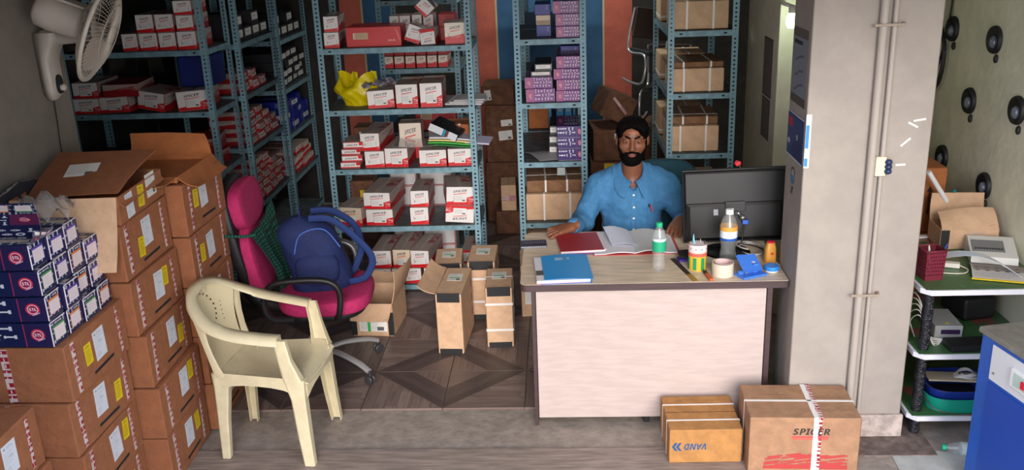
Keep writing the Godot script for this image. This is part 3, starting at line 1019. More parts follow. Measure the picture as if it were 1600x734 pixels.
	boxes([
		["sp3",-3.049,1.260,-5.730,0.181,0.099,0.300,0,0,"first from left in the lower row on fan-side rack's second shelf"],
		["sp3",-3.035,1.360,-5.730,0.168,0.102,0.300,0,0,"upper, at the left end on fan-side rack's second shelf"],
		["sp3",-2.844,1.260,-5.730,0.202,0.103,0.300,-6,2,"second from left in the lower row on fan-side rack's second shelf"],
		["spd",-2.815,1.364,-5.730,0.225,0.082,0.300,4,0,"long red sided, upper second on fan-side rack's second shelf"],
		["sp3",-2.604,1.260,-5.730,0.192,0.119,0.250,-10,-8,"tilted, third from left in the lower row on fan-side rack's second shelf"],
		["sp3",-2.359,1.260,-5.730,0.196,0.127,0.300,6,3,"rightmost in the lower row on fan-side rack's second shelf"],
		["sp",-2.690,1.650,-5.730,0.102,0.110,0.300,0,0,"first in the lower row beside the fan on fan-side rack's top shelf"],
		["sp",-2.577,1.761,-5.730,0.114,0.113,0.300,0,0,"first in the middle row on fan-side rack's top shelf"],
		["sp",-2.571,1.650,-5.730,0.119,0.110,0.300,0,0,"second in the lower row on fan-side rack's top shelf"],
		["sp",-2.452,1.761,-5.730,0.118,0.112,0.300,0,0,"second in the middle row on fan-side rack's top shelf"],
		["sp",-2.448,1.650,-5.730,0.110,0.110,0.300,0,0,"third in the lower row on fan-side rack's top shelf"],
		["sp",-2.328,1.650,-5.730,0.122,0.114,0.300,2,0,"rightmost in the lower row on fan-side rack's top shelf"],
		["sp",-2.329,1.765,-5.730,0.109,0.097,0.300,3,0,"rightmost in the middle row on fan-side rack's top shelf"],
		["sp",-2.334,1.863,-5.730,0.117,0.088,0.300,4,0,"topmost at the right on fan-side rack's top shelf"]
	], "parts boxes on the far left rack")

# ---------------------------------------------------------------- cartons
func face_xf(s: Vector3, face: String, u: float, v: float, roll := 0.0, off := 0.0006) -> Transform3D:
	# u, v from -0.5 to 0.5 across the face
	var N: Vector3
	var R: Vector3
	var U := Vector3.UP
	match face:
		"+z": N = Vector3.BACK; R = Vector3.RIGHT
		"-z": N = Vector3.FORWARD; R = Vector3.LEFT
		"+x": N = Vector3.RIGHT; R = Vector3.FORWARD
		"-x": N = Vector3.LEFT; R = Vector3.BACK
		_: N = Vector3.UP; R = Vector3.RIGHT; U = Vector3.FORWARD
	var c := Vector3(0, s.y * 0.5, 0)
	var wr := absf(R.dot(s))
	var wu := absf(U.dot(s))
	var wn := absf(N.dot(s))
	var b := Basis(R, U, N) * Basis(Vector3(0, 0, 1), deg_to_rad(roll))
	return Transform3D(b, c + N * (wn * 0.5 + off) + R * (u * wr) + U * (v * wu))

func decal(called: String, parent: Node3D, s: Vector3, face: String, u: float, v: float, w: float, h: float, m: Material, r: Rect2, roll := 0.0, th := 0.001) -> MeshInstance3D:
	var c := Rect2(r.get_center(), Vector2(0.001, 0.001))
	return part(called, bx(Vector3(w, h, th), 0.0, Vector3.ZERO, [r, c, c, c, c, c]), m, parent, face_xf(s, face, u, v, roll, th * 0.4))

func strap(parent: Node3D, s: Vector3, axis: String, pos: float, w := 0.014, m: Material = null) -> void:
	var b := MB.new()
	var t := 0.0016
	var y0 := s.y * 0.5
	if axis == "x":
		b.box(Vector3(pos, s.y + t * 0.5, 0), Vector3(w, t, s.z + 2 * t), 0.0005)
		b.box(Vector3(pos, y0, s.z * 0.5 + t * 0.5), Vector3(w, s.y, t), 0.0005)
		b.box(Vector3(pos, y0, -s.z * 0.5 - t * 0.5), Vector3(w, s.y, t), 0.0005)
	else:
		b.box(Vector3(0, s.y + t * 0.5, pos), Vector3(s.x + 2 * t, t, w), 0.0005)
		b.box(Vector3(s.x * 0.5 + t * 0.5, y0, pos), Vector3(t, s.y, w), 0.0005)
		b.box(Vector3(-s.x * 0.5 - t * 0.5, y0, pos), Vector3(t, s.y, w), 0.0005)
	part("strap", b.mesh(), m if m else M.strap, parent)

func hband(parent: Node3D, s: Vector3, y: float, w := 0.014) -> void:
	var b := MB.new()
	var t := 0.0016
	b.box(Vector3(0, y, s.z * 0.5 + t * 0.5), Vector3(s.x + 2 * t, w, t), 0.0005)
	b.box(Vector3(0, y, -s.z * 0.5 - t * 0.5), Vector3(s.x + 2 * t, w, t), 0.0005)
	b.box(Vector3(s.x * 0.5 + t * 0.5, y, 0), Vector3(t, w, s.z), 0.0005)
	b.box(Vector3(-s.x * 0.5 - t * 0.5, y, 0), Vector3(t, w, s.z), 0.0005)
	part("strap", b.mesh(), M.strap, parent)

func flap(parent: Node3D, s: Vector3, edge: String, angle: float, length: float, m: Material, skew := 0.0) -> MeshInstance3D:
	# angle 0 stands up, 90 lies outwards, 170 hangs down
	var b := MB.new()
	var wide := s.x if edge.ends_with("z") else s.z
	b.sheet(_flaprows(wide * 0.98, length, skew), 0.004)
	var yaw: float = {"+z": 0.0, "+x": 90.0, "-z": 180.0, "-x": -90.0}[edge]
	var bs := Basis(Vector3.UP, deg_to_rad(yaw)) * Basis(Vector3.RIGHT, deg_to_rad(angle))
	var d := (s.z if edge.ends_with("z") else s.x) * 0.5
	return part("flap", b.mesh(), m, parent, Transform3D(bs, Basis(Vector3.UP, deg_to_rad(yaw)) * Vector3(0, 0, d) + Vector3(0, s.y, 0)))

func _flaprows(w: float, l: float, skew: float) -> Array:
	var rows := []
	for i in 5:
		var k := i / 4.0
		var r := []
		for j in 5:
			var q := j / 4.0 - 0.5
			r.append(Vector3(q * w * (1.0 - 0.05 * k), k * l, 0.012 * sin(k * 2.6) + skew * k * q * 0.12 + 0.01 * k * k * cos(q * 5.0)))
		rows.append(r)
	return rows

func carton(label: String, at: Vector3, s: Vector3, yaw := 0.0, o := {}) -> Node3D:
	var t := thing(o.get("name", "carton"), label, o.get("cat", "carton"), at, yaw, o.get("group", ""))
	t.rotation.z = deg_to_rad(o.get("roll", 0.0))
	t.rotation.x = deg_to_rad(o.get("pitch", 0.0))
	var m: Material = o.get("mat", M.card)
	if o.has("open"):
		var b := MB.new()
		var w := 0.005
		b.box(Vector3(0, w * 0.5, 0), Vector3(s.x, w, s.z), 0.001)
		for e in [-1.0, 1.0]:
			b.box(Vector3(e * (s.x - w) * 0.5, s.y * 0.5, 0), Vector3(w, s.y, s.z), 0.001)
			b.box(Vector3(0, s.y * 0.5, e * (s.z - w) * 0.5), Vector3(s.x - 2 * w, s.y, w), 0.001)
		part("body", b.mesh(), m, t)
		for f in o.open:
			flap(t, s, f[0], f[1], f[2], o.get("flapmat", m), f[3] if f.size() > 3 else 0.0)
	else:
		var b := MB.new()
		b.box(Vector3(0, s.y * 0.5, 0), s, o.get("ch", 0.006))
		part("body", b.mesh(), m, t)
		if o.get("seam", true):
			var q := MB.new()
			q.box(Vector3(0, s.y + 0.0004, 0), Vector3(s.x * 0.97, 0.0012, 0.003) if s.x >= s.z else Vector3(0.003, 0.0012, s.z * 0.97), 0.0)
			part("lid_seam", q.mesh(), M.card_dark, t)
	for d in o.get("ship", []):
		decal("shipping_label", t, s, d[0], d[1], d[2], d[3], d[4], M.label, LR(0), d[5] if d.size() > 5 else 0.0)
	for d in o.get("yellow", []):
		decal("yellow_slip", t, s, d[0], d[1], d[2], d[3], d[4], M.label, LR(1), d[5] if d.size() > 5 else 0.0, 0.002)
	for d in o.get("white", []):
		decal("white_sticker", t, s, d[0], d[1], d[2], d[3], d[4], M.label, LR(2), d[5] if d.size() > 5 else 0.0)
	for d in o.get("tape", []):
		decal("printed_tape", t, s, d[0], d[1], d[2], d[3], d[4], M.tape, Rect2(0, rng.randf() * 0.4, 1, 0.6), d[5] if d.size() > 5 else 0.0)
	for d in o.get("slot", []):
		decal("hand_slot", t, s, d[0], d[1], d[2], d[3], d[4], M.slot, Rect2(0, 0, 1, 1), d[5] if d.size() > 5 else 0.0)
	for d in o.get("straps", []):
		strap(t, s, d[0], d[1], d[2] if d.size() > 2 else 0.014)
	for d in o.get("bands", []):
		hband(t, s, d)
	return t

func lettering(called: String, s: String, h: float, w: float, m: Material, parent: Node3D, xf: Transform3D, slant := 0.0, depth := 0.0016) -> MeshInstance3D:
	var f := SystemFont.new()
	f.font_names = PackedStringArray(["Droid Sans"])
	f.font_weight = 700
	var tm := TextMesh.new()
	tm.font = f; tm.text = s; tm.font_size = 32; tm.pixel_size = 0.01; tm.depth = 0.01
	var arr := tm.get_mesh_arrays()
	var bb := tm.get_aabb()
	var k := h / bb.size.y
	var kx := w / bb.size.x
	var v: PackedVector3Array = arr[Mesh.ARRAY_VERTEX]
	for i in v.size():
		var p := v[i]
		var y := (p.y - bb.get_center().y) * k
		v[i] = Vector3((p.x - bb.get_center().x) * kx + y * slant, y, p.z / 0.005 * depth * 0.5)
	arr[Mesh.ARRAY_VERTEX] = v
	var am := ArrayMesh.new()
	am.add_surface_from_arrays(Mesh.PRIMITIVE_TRIANGLES, arr)
	return part(called, am, m, parent, xf)

func left_stacks() -> void:
	var cols := [
		["stack nearest the shop front", -1.955, -2.70, 0.235, 3, 0.44],
		["stack below the blue patterned boxes", -1.84, -3.19, 0.23, 4, 0.47],
		["tall stack behind the blue patterned boxes", -1.765, -3.668, 0.245, 5, 0.46],
		["stack beside the pink office chair", -1.725, -4.165, 0.252, 5, 0.48],
	]
	var place := ["bottom", "second lowest", "third lowest", "fourth lowest", "top"]
	for ci in 4:
		var c = cols[ci]
		for k in c[4]:
			var s := Vector3(0.42 if ci != 0 else 0.33, c[3] - 0.002, c[5])
			var jx := rng.randf_range(-0.012, 0.014)
			if ci == 2 and k < 3:
				jx += 0.012
			var at := Vector3(c[1] - s.x * 0.5 + jx - (0.03 if ci == 2 and k == 4 else 0.0), k * c[3] + 0.0005, c[2] + rng.randf_range(-0.006, 0.006))
			var o := {"group": "brown cartons stacked along the left wall", "seam": false}
			o.ship = [["+x", rng.randf_range(-0.06, 0.06), rng.randf_range(0.06, 0.14), 0.085, 0.12, rng.randf_range(-4, 4)]]
			o.yellow = [["+x", [-0.22, 0.2, -0.16, 0.24][rng.randi() % 4] + rng.randf_range(-0.03, 0.03), rng.randf_range(-0.1, 0.22), 0.052, 0.085, rng.randf_range(-7, 7)]]
			o.tape = [["+x", -0.36 + rng.randf_range(-0.03, 0.03), 0.02, 0.024, s.y * 0.9, rng.randf_range(-3, 3)], ["+x", 0.36 + rng.randf_range(-0.03, 0.03), 0.02, 0.02, s.y * 0.86, rng.randf_range(-3, 3)], ["+z", -0.05, 0.0, 0.03, s.y * 0.96, rng.randf_range(-2, 2)]]
			o.slot = [["+x", 0.04, -0.33, 0.16, 0.012, rng.randf_range(-2, 2)]]
			var word: String = place[k]
			if c[4] == k + 1:
				word = "top"
			var lab := "brown labelled carton, %s in the %s" % [word, c[0]]
			if ci == 2 and k == 4:
				word = "fifth"
			carton(lab, at, s, rng.randf_range(-1.5, 1.5), o)
	# open carton on the tall stack, flaps thrown back
	var t := carton("open brown carton with wide flaps spread, on the tall left stack", Vector3(-2.0, 1.227, -3.66), Vector3(0.44, 0.12, 0.46), 2.0, {"open": [["-z", -104, 0.42, -0.4], ["+x", 160, 0.05]], "mat": M.card, "white": [["+x", 0.22, 0.2, 0.1, 0.1, 0]], "ship": [["+x", -0.28, 0.0, 0.07, 0.1, 3]], "yellow": [["+x", -0.03, 0.05, 0.06, 0.09, -6]]})
	var fl: MeshInstance3D = t.get_child(1)
	fl.position.y += 0.085
	flap(t, Vector3(0.44, 0.12, 0.46), "+z", 160, 0.3, M.card_light, 0.3)
	part("shipping_label", bx(Vector3(0.13, 0.1, 0.001), 0.0, Vector3.ZERO, [LR(2), LR(3), LR(3), LR(3), LR(3), LR(3)]), M.label, fl, T(Vector3(0.03, 0.2, 0.018), 0, -3, 186))
	carton("brown carton with raised orange flap behind the wide open carton", Vector3(-1.95, 1.262, -4.17), Vector3(0.42, 0.03, 0.46), 0, {"open": [["-z", -6, 0.11, 0.3], ["+z", 100, 0.15, -0.4], ["+x", 128, 0.1, 0.2]], "mat": M.card_orange})
	navy_boxes()

func navy_boxes() -> void:
	var ends := [["green label", 0], ["orange label", 1], ["purple label", 2]]
	var pick := [[0, 1, 0, 2], [1, 2, 2, 2], [0, 1, 1, 2], [1, 2, 2]]
	var tier := ["bottom row", "second row", "third row", "top row"]
	var colw := ["nearest", "second", "third", "farthest"]
	for ci in 4:
		for k in pick[ci].size():
			var e: int = pick[ci][k]
			var s := Vector3(0.42 if ci == 0 else 0.3, 0.096, 0.105)
			var x1: float = -1.845 + rng.randf_range(-0.012, 0.012) - 0.01 * k
			var t := thing("patterned_box", "navy box with white bolt print and %s end, %s, %s column" % [ends[e][0], tier[k], colw[ci]], "box", Vector3(x1 - s.x * 0.5, 0.9215 + k * 0.099, -3.01 - ci * 0.112 + rng.randf_range(-0.003, 0.003)), rng.randf_range(-2, 2), "navy bolt-print boxes on the left stack")
			part("body", bx(s, 0.003, Vector3(0, s.y * 0.5, 0), FR["bolt%d" % e]), M.navy, t)
			part("clear_tape", bx(Vector3(s.x * 0.9, 0.0008, 0.03), 0.0), M.tape_clear, t, T(Vector3(0, s.y + 0.0005, 0)))
			if ci == 0 and k == 3:
				# torn open: lid flap folded back
				flap(t, s, "-z", 15, 0.12, M.navy, 0.4)
				flap(t, s, "+x", 40, 0.06, M.navy, 0.2)
	var b := MB.new()
	var rows := []
	for i in 9:
		var r := []
		for j in 9:
			var u := j / 8.0 - 0.5
			var v := i / 8.0
			r.append(Vector3(u * 0.34 + 0.01 * sin(v * 7), v * 0.36 + 0.03 * sin(u * 4.0 + 1.0) * v, 0.02 + 0.03 * cos(u * 3.0) * sin(v * 3.0) + 0.008 * sin(u * 21 + v * 9)))
		rows.append(r)
	b.sheet(rows, 0.03)
	var sk := thing("printed_sack", "white woven sack with black lettering leaning on the left wall", "sack", Vector3(-2.262, 1.0, -3.50), 84)
	part("body", b.mesh(), texmat(sack_tex(), 0.6), sk)
	# crumpled clear film
	var f := MB.new()
	rows = []
	for i in 9:
		var r := []
		for j in 9:
			var u := j / 8.0 - 0.5
			var v := i / 8.0 - 0.5
			r.append(Vector3(u * 0.2, 0.03 * sin(u * 17 + v * 11) * cos(v * 19) + 0.05 * (1 - 4 * u * u) * (1 - 4 * v * v), v * 0.2))
		rows.append(r)
	f.sheet(rows, 0.0012)
	var film := StandardMaterial3D.new()
	film.albedo_color = Color(0.9, 0.92, 0.95, 0.12)
	film.transparency = BaseMaterial3D.TRANSPARENCY_ALPHA
	film.roughness = 0.08
	M.film = film
	solo("clear_film", f.mesh(), film, "crumpled clear plastic film lying on the navy patterned boxes", "plastic film", T(Vector3(-2.0, 1.345, -3.3), 20))

func sack_tex() -> ImageTexture:
	var c := Canvas.new(256, 256, rgb(196, 192, 188))
	c.rect(0, 200, 256, 56, rgb(24, 26, 40))
	c.poly(PackedVector2Array([Vector2(120, 200), Vector2(256, 90), Vector2(256, 210)]), rgb(30, 34, 54))
	c.text("JYL", 20, 90, 70, rgb(30, 28, 30), true, 130, 0.1)
	c.rect(0, 0, 256, 10, rgb(60, 56, 56))
	return c.tex()

func floor_cartons() -> void:
	var g := "tan cartons standing behind the office chair"
	# black-cornered tan cartons on the tiles
	for d in [["tall tan carton standing alone in front, black edged, opened top flap", -0.638, -4.95, 0.15, 0.37, 0.42, -3.0, 1], ["tall tan carton with two white bands beside the desk", -0.375, -4.98, 0.155, 0.37, 0.32, 2.0, 0], ["tan carton with white band behind the tall front carton", -0.72, -5.42, 0.17, 0.35, 0.3, 4.0, 2], ["tan carton with white label behind the white banded carton", -0.50, -5.38, 0.17, 0.38, 0.32, 0.0, 2]]:
		var s := Vector3(d[3], d[4], d[5])
		var o := {"mat": M.card_light, "group": g, "seam": false}
		o.white = [["top", 0.0, 0.12, 0.085, 0.11, 0]]
		if d[7] == 0:
			o.bands = [0.27, 0.11]
			o.straps = [["z", -0.02, 0.01]]
		if d[7] == 2:
			o.bands = [0.12, 0.27]
		var t := carton(d[0], Vector3(d[1], 0.0005, d[2]), s, d[6], o)
		for e in [["+z", 0.44, 0.075], ["+z", -0.455, 0.045]]:
			decal("black_corner", t, s, e[0], 0.0, e[1], s.x * 0.86, e[2] * 0.75, M.black, Rect2(0, 0, 1, 1))
		decal("green_stripe", t, s, "top", 0.0, 0.1, 0.06, 0.012, M.green, Rect2(0, 0, 1, 1), 0.0, 0.0016)
		if d[7] == 1:
			flap(t, s, "-x", 62, 0.11, M.card_light, 0.2)
			for i in 3:
				decal("black_tab", t, s, "+x", 0.36, 0.3 - 0.24 * i, 0.016, 0.05, M.black, Rect2(0, 0, 1, 1))
	# open carton
	var s2 := Vector3(0.25, 0.21, 0.34)
	var t2 := carton("open tan carton with green and white label, flaps raised", Vector3(-1.135, 0.0005, -5.17), s2, -4.0, {"mat": M.card_light, "group": g, "open": [["+z", 135, 0.11, 0.0], ["+x", 12, 0.2, 0.3], ["-x", 25, 0.1, 0.2], ["-z", 60, 0.1]]})
	decal("white_sticker", t2, s2, "+z", 0.0, -0.12, 0.17, 0.1, M.label, LR(2))
	decal("green_stripe", t2, s2, "+z", -0.1, -0.12, 0.018, 0.1, M.green, Rect2(0, 0, 1, 1), 0, 0.0018)
	for e in [-0.47, 0.44]:
		decal("black_corner", t2, s2, "+z", e, -0.12, 0.035, 0.15, M.black, Rect2(0, 0, 1, 1), 0, 0.0014)
	solo("packed_parts", bx(Vector3(0.16, 0.05, 0.22), 0.008), M.rack, "grey wrapped pack lying inside the open tan carton", "pack", T(Vector3(-1.135, 0.032, -5.17)))
	var s3 := Vector3(0.22, 0.34, 0.3)
	var t3 := carton("tan carton with green stripe label in the shade beside the desk", Vector3(-0.16, 0.0005, -5.4), s3, 3, {"mat": M.card_light, "group": g})
	decal("white_sticker", t3, s3, "+z", -0.12, -0.1, 0.12, 0.1, M.label, LR(2))
	decal("green_stripe", t3, s3, "+z", 0.12, -0.02, 0.02, 0.1, M.green, Rect2(0, 0, 1, 1), 0, 0.0018)
	# front right pair
	var sv := Vector3(0.325, 0.17, 0.31)
	var v := carton("long golden brown carton on the floor before the desk, upside-down lettering", Vector3(0.615, 0.0025, -3.755), sv, 1.0, {"mat": mat(rgb(180, 128, 72), 0.8, 0.0, 0.1, 2.2), "straps": []})
	for z in [-0.07, 0.07]:
		strap(v, sv, "z", z, 0.01)
	lettering("printed_word", "VAND", 0.03, 0.1, M.blue_ink, v, T(Vector3(-0.045, 0.085, 0.1556), 0, 0, 180), 0.2)
	var ar := MB.new()
	for k in 2:
		var q := PackedVector2Array([Vector2(0, 0.02), Vector2(0.012, 0.02), Vector2(0.026, 0), Vector2(0.012, -0.02), Vector2(0, -0.02), Vector2(0.014, 0)])
		ar.xf = T(Vector3(-0.15 + k * 0.018, 0.085, 0.155))
		for i in q.size():
			q[i].x = 0.026 - q[i].x
		ar.prism(q, 0, 0.0012)
	part("printed_mark", ar.mesh(), M.blue_ink, v)
	var ss := Vector3(0.47, 0.272, 0.30)
	var sp := carton("large brown carton with crossed white straps at the pillar foot", Vector3(1.03, 0.0025, -3.668), ss, -2.0, {"mat": mat(rgb(166, 126, 96), 0.82, 0.0, 0.1, 2.0, 0.2)})
	strap(sp, ss, "x", 0.045, 0.02)
	strap(sp, ss, "z", -0.0, 0.014)
	decal("printed_tape", sp, ss, "+z", 0.125, 0.0, 0.024, ss.y, M.tape, Rect2(0, 0, 1, 1))
	part("printed_tape", bx(Vector3(0.026, 0.0012, ss.z), 0.0), M.tape, sp, T(Vector3(0.062, ss.y + 0.0008, 0)))
	lettering("printed_word", "SPICER", 0.03, 0.155, M.ink, sp, T(Vector3(0.03, 0.205, 0.1506)), 0.2)
	part("printed_line", bx(Vector3(0.155, 0.009, 0.0012), 0.0), M.red_ink, sp, T(Vector3(0.025, 0.178, 0.1506)))
	part("printed_line", bx(Vector3(0.15, 0.003, 0.0012), 0.0), M.red_ink, sp, T(Vector3(0.025, 0.168, 0.1506)))
	var br := Canvas.new(512, 128, Color(0, 0, 0, 0))
	brush(br, 0, 0, 512, 128, 18, 50, rgb(172, 60, 58))
	for i in 30:
		var p := Vector2(rng.randf() * 420, 40 + rng.randf() * 70)
		br.poly(PackedVector2Array([p, p + Vector2(90, -10), p + Vector2(96, -2), p + Vector2(4, 10)]), rgb(172, 60, 58))
	var bm := texmat(br.tex(), 0.8)
	bm.transparency = BaseMaterial3D.TRANSPARENCY_ALPHA_SCISSOR
	bm.alpha_scissor_threshold = 0.5
	var qb := MB.new()
	qb.quad(Vector3(-0.18, 0.055, 0), Vector3(0.18, 0.055, 0), Vector3(0.18, -0.055, 0), Vector3(-0.18, -0.055, 0), Vector3.BACK)
	part("printed_brush_mark", qb.mesh(), bm, sp, T(Vector3(0.01, 0.075, 0.1508)))
	for d in [[-0.08, 0.05, 0.1], [0.14, 0.03, 0.12], [0.15, -0.08, 0.09]]:
		var lab := Canvas.new(8, 8)
		part("pen_note", scribble(d[2], int(d[0] * 1000)), M.ink_soft, sp, T(Vector3(d[0], ss.y + 0.0007, -d[1]), 0, -90))
	part("pen_note", scribble(0.2, 5), M.ink_soft, v, T(Vector3(0.0, sv.y + 0.0007, -0.11), 0, -90))
	part("pen_note", scribble(0.2, 9), M.ink_soft, v, T(Vector3(0.02, sv.y + 0.0007, 0.0), 0, -90))

# a line of handwriting, drawn flat
func scribble(w: float, sd: int) -> ArrayMesh:
	var r := RandomNumberGenerator.new()
	r.seed = sd + 100
	var b := MB.new()
	var x := -w * 0.5
	while x < w * 0.5:
		var p := Vector3(x, r.randf_range(-0.004, 0.004), 0)
		var q := p + Vector3(r.randf_range(0.003, 0.009), r.randf_range(-0.012, 0.012), 0)
		var d := (q - p).normalized().cross(Vector3.BACK) * 0.0009
		b.quad(p + d, q + d, q - d, p - d, Vector3.BACK)
		x += r.randf_range(0.004, 0.012)
	return b.mesh()

func back_cartons() -> void:
	var g := "strapped cartons on the rack beside the pillar"
	var mm: Material = M.card_light
	# right rack: x -> 0.71..1.03
	for d in [["top shelf", 1.672, 0.685, 1.02, 0.17], ["middle shelf", 1.29, 0.68, 1.005, 0.145], ["lower shelf", 0.909, 0.672, 0.985, 0.165]]:
		var s := Vector3(d[3] - d[2], d[4], 0.34)
		carton("tan carton with two white straps on the %s beside the pillar" % d[0], Vector3((d[2] + d[3]) * 0.5 + 0.015, d[1], -5.92), s, 0, {"mat": mm, "group": g, "straps": [["x", -0.085, 0.012], ["x", 0.075, 0.012]], "seam": true})
	carton("flat dark topped carton lid lying on the strapped carton, middle shelf", Vector3(0.85, 1.437, -5.95), Vector3(0.33, 0.035, 0.36), 2, {"mat": M.card_inside, "straps": [["x", -0.085, 0.012], ["x", 0.085, 0.012]]})
	carton("flat dark carton on the strapped carton, lower shelf", Vector3(0.845, 1.076, -5.97), Vector3(0.32, 0.05, 0.36), -2, {"mat": M.card_inside, "straps": [["x", -0.06, 0.012], ["x", 0.09, 0.012], ["z", 0.1, 0.01]]})
	for d in [[1.672, 0.1, "top"], [1.29, 0.12, "middle"], [0.909, 0.14, "lower"]]:
		carton("tan strapped carton at the back of the %s shelf beside the pillar" % d[2], Vector3(0.83, d[0], -6.42), Vector3(0.3, d[1] + 0.05, 0.3), 0, {"mat": mm, "straps": [["x", 0.04, 0.012]], "bands": [0.03]})
	carton("tan carton with dark sides on the bottom shelf beside the pillar", Vector3(0.87, 0.502, -5.95), Vector3(0.32, 0.2, 0.4), 0, {"mat": mm})
	# purple box rack, lower shelves
	var s0 := Vector3(0.38, 0.18, 0.42)
	var t := carton("wide tan carton with two white straps under the purple box rack's grey folder", Vector3(-0.045, 0.469, -5.96), s0, 0, {"mat": mm, "straps": [["x", -0.07, 0.012], ["x", 0.1, 0.012]]})
	carton("flat tan carton lid with diagonal strap on the wide strapped carton", Vector3(-0.05, 0.653, -5.97), Vector3(0.37, 0.08, 0.38), 2, {"mat": M.card_inside, "straps": [["x", -0.06, 0.012], ["x", 0.08, 0.012], ["z", 0.05, 0.01]]})
	carton("tan carton on the lowest visible shelf of the purple box rack", Vector3(-0.05, 0.052, -5.97), Vector3(0.38, 0.3, 0.42), 0, {"mat": mm, "straps": [["x", 0.06, 0.012]]})
	carton("orange brown carton beside the blue binders", Vector3(-0.16, 0.878, -6.9), Vector3(0.15, 0.16, 0.4), 0, {"mat": M.card_orange})
	# heap behind the man
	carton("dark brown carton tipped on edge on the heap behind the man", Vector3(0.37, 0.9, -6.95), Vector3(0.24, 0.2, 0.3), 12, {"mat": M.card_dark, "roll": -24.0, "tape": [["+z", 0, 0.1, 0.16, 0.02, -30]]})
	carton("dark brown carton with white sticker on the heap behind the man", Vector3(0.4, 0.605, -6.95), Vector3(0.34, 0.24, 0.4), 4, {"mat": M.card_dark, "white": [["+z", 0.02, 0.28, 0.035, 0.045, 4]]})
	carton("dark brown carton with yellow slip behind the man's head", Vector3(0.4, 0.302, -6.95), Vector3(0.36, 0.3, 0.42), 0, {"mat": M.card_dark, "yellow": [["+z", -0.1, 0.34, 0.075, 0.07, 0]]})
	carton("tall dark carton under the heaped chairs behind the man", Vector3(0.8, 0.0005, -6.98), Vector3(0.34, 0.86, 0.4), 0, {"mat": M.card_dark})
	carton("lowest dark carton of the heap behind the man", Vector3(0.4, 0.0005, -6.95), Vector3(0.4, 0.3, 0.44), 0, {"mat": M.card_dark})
	# aisle between the racks
	carton("small tan carton with red print standing in the rack aisle", Vector3(-0.42, 0.19, -7.0), Vector3(0.12, 0.21, 0.25), 3, {"mat": M.card_light, "tape": [["+z", 0, 0, 0.11, 0.04, 0]]})
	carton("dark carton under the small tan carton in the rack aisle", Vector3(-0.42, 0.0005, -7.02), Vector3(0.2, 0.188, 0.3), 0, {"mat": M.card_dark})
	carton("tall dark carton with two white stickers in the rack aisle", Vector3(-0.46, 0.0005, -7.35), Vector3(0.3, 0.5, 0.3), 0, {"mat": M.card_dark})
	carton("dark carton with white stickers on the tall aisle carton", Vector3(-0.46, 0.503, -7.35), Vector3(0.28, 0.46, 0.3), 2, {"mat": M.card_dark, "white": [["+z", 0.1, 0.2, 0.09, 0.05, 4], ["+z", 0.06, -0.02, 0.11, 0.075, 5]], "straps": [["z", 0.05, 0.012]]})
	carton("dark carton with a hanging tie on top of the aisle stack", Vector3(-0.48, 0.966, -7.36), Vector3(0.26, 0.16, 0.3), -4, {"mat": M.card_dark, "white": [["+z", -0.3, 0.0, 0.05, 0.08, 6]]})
	# seen through the wide rack
	carton("brown carton with red and white tape at the back of the third shelf", Vector3(-0.735, 0.859, -6.02), Vector3(0.27, 0.23, 0.2), 0, {"mat": M.card_orange, "tape": [["+z", 0.28, 0.2, 0.02, 0.15, 3]]})
	put_box("spr", Vector3(-1.0, 0.859, -6.03), Vector3(0.15, 0.24, 0.14), 2, 0, "upright at the back of the wide rack's third shelf", "")
	carton("dark brown carton with pale label behind the flat boxes on third shelf", Vector3(-1.28, 0.859, -6.04), Vector3(0.2, 0.22, 0.16), 0, {"mat": M.card_dark, "white": [["+z", -0.1, 0.15, 0.08, 0.09, 0]]})
	carton("dark brown carton with yellow slip behind the yellowed box", Vector3(-1.36, 0.466, -6.05), Vector3(0.16, 0.24, 0.15), 0, {"mat": M.card_dark, "yellow": [["+z", 0.1, 0.1, 0.06, 0.06, 0]]})
	for i in 2:
		for k in 5:
			var w := 0.19 if i == 0 else 0.23
			var t2 := thing("white_carton", "white red-edged carton, %s in the %s pile behind the wide rack" % [["lowest", "second", "third", "fourth", "top"][k], ["left", "right"][i]], "carton", Vector3(-1.12 + i * 0.235, 0.0005 + k * 0.148, -6.35), 0, "white red-edged cartons behind the rack")
			part("body", bx(Vector3(w, 0.146, 0.22), 0.003, Vector3(0, 0.073, 0), FR["white"]), M.print, t2)

# ---------------------------------------------------------------- desk and what lies on it
func grain(c: Color, k := 0.14, sc := Vector3(0.7, 7.0, 7.0), rough := 0.45) -> StandardMaterial3D:
	var m := mat(c, rough, 0.0, k, 1.0)
	m.uv1_scale = sc
	return m

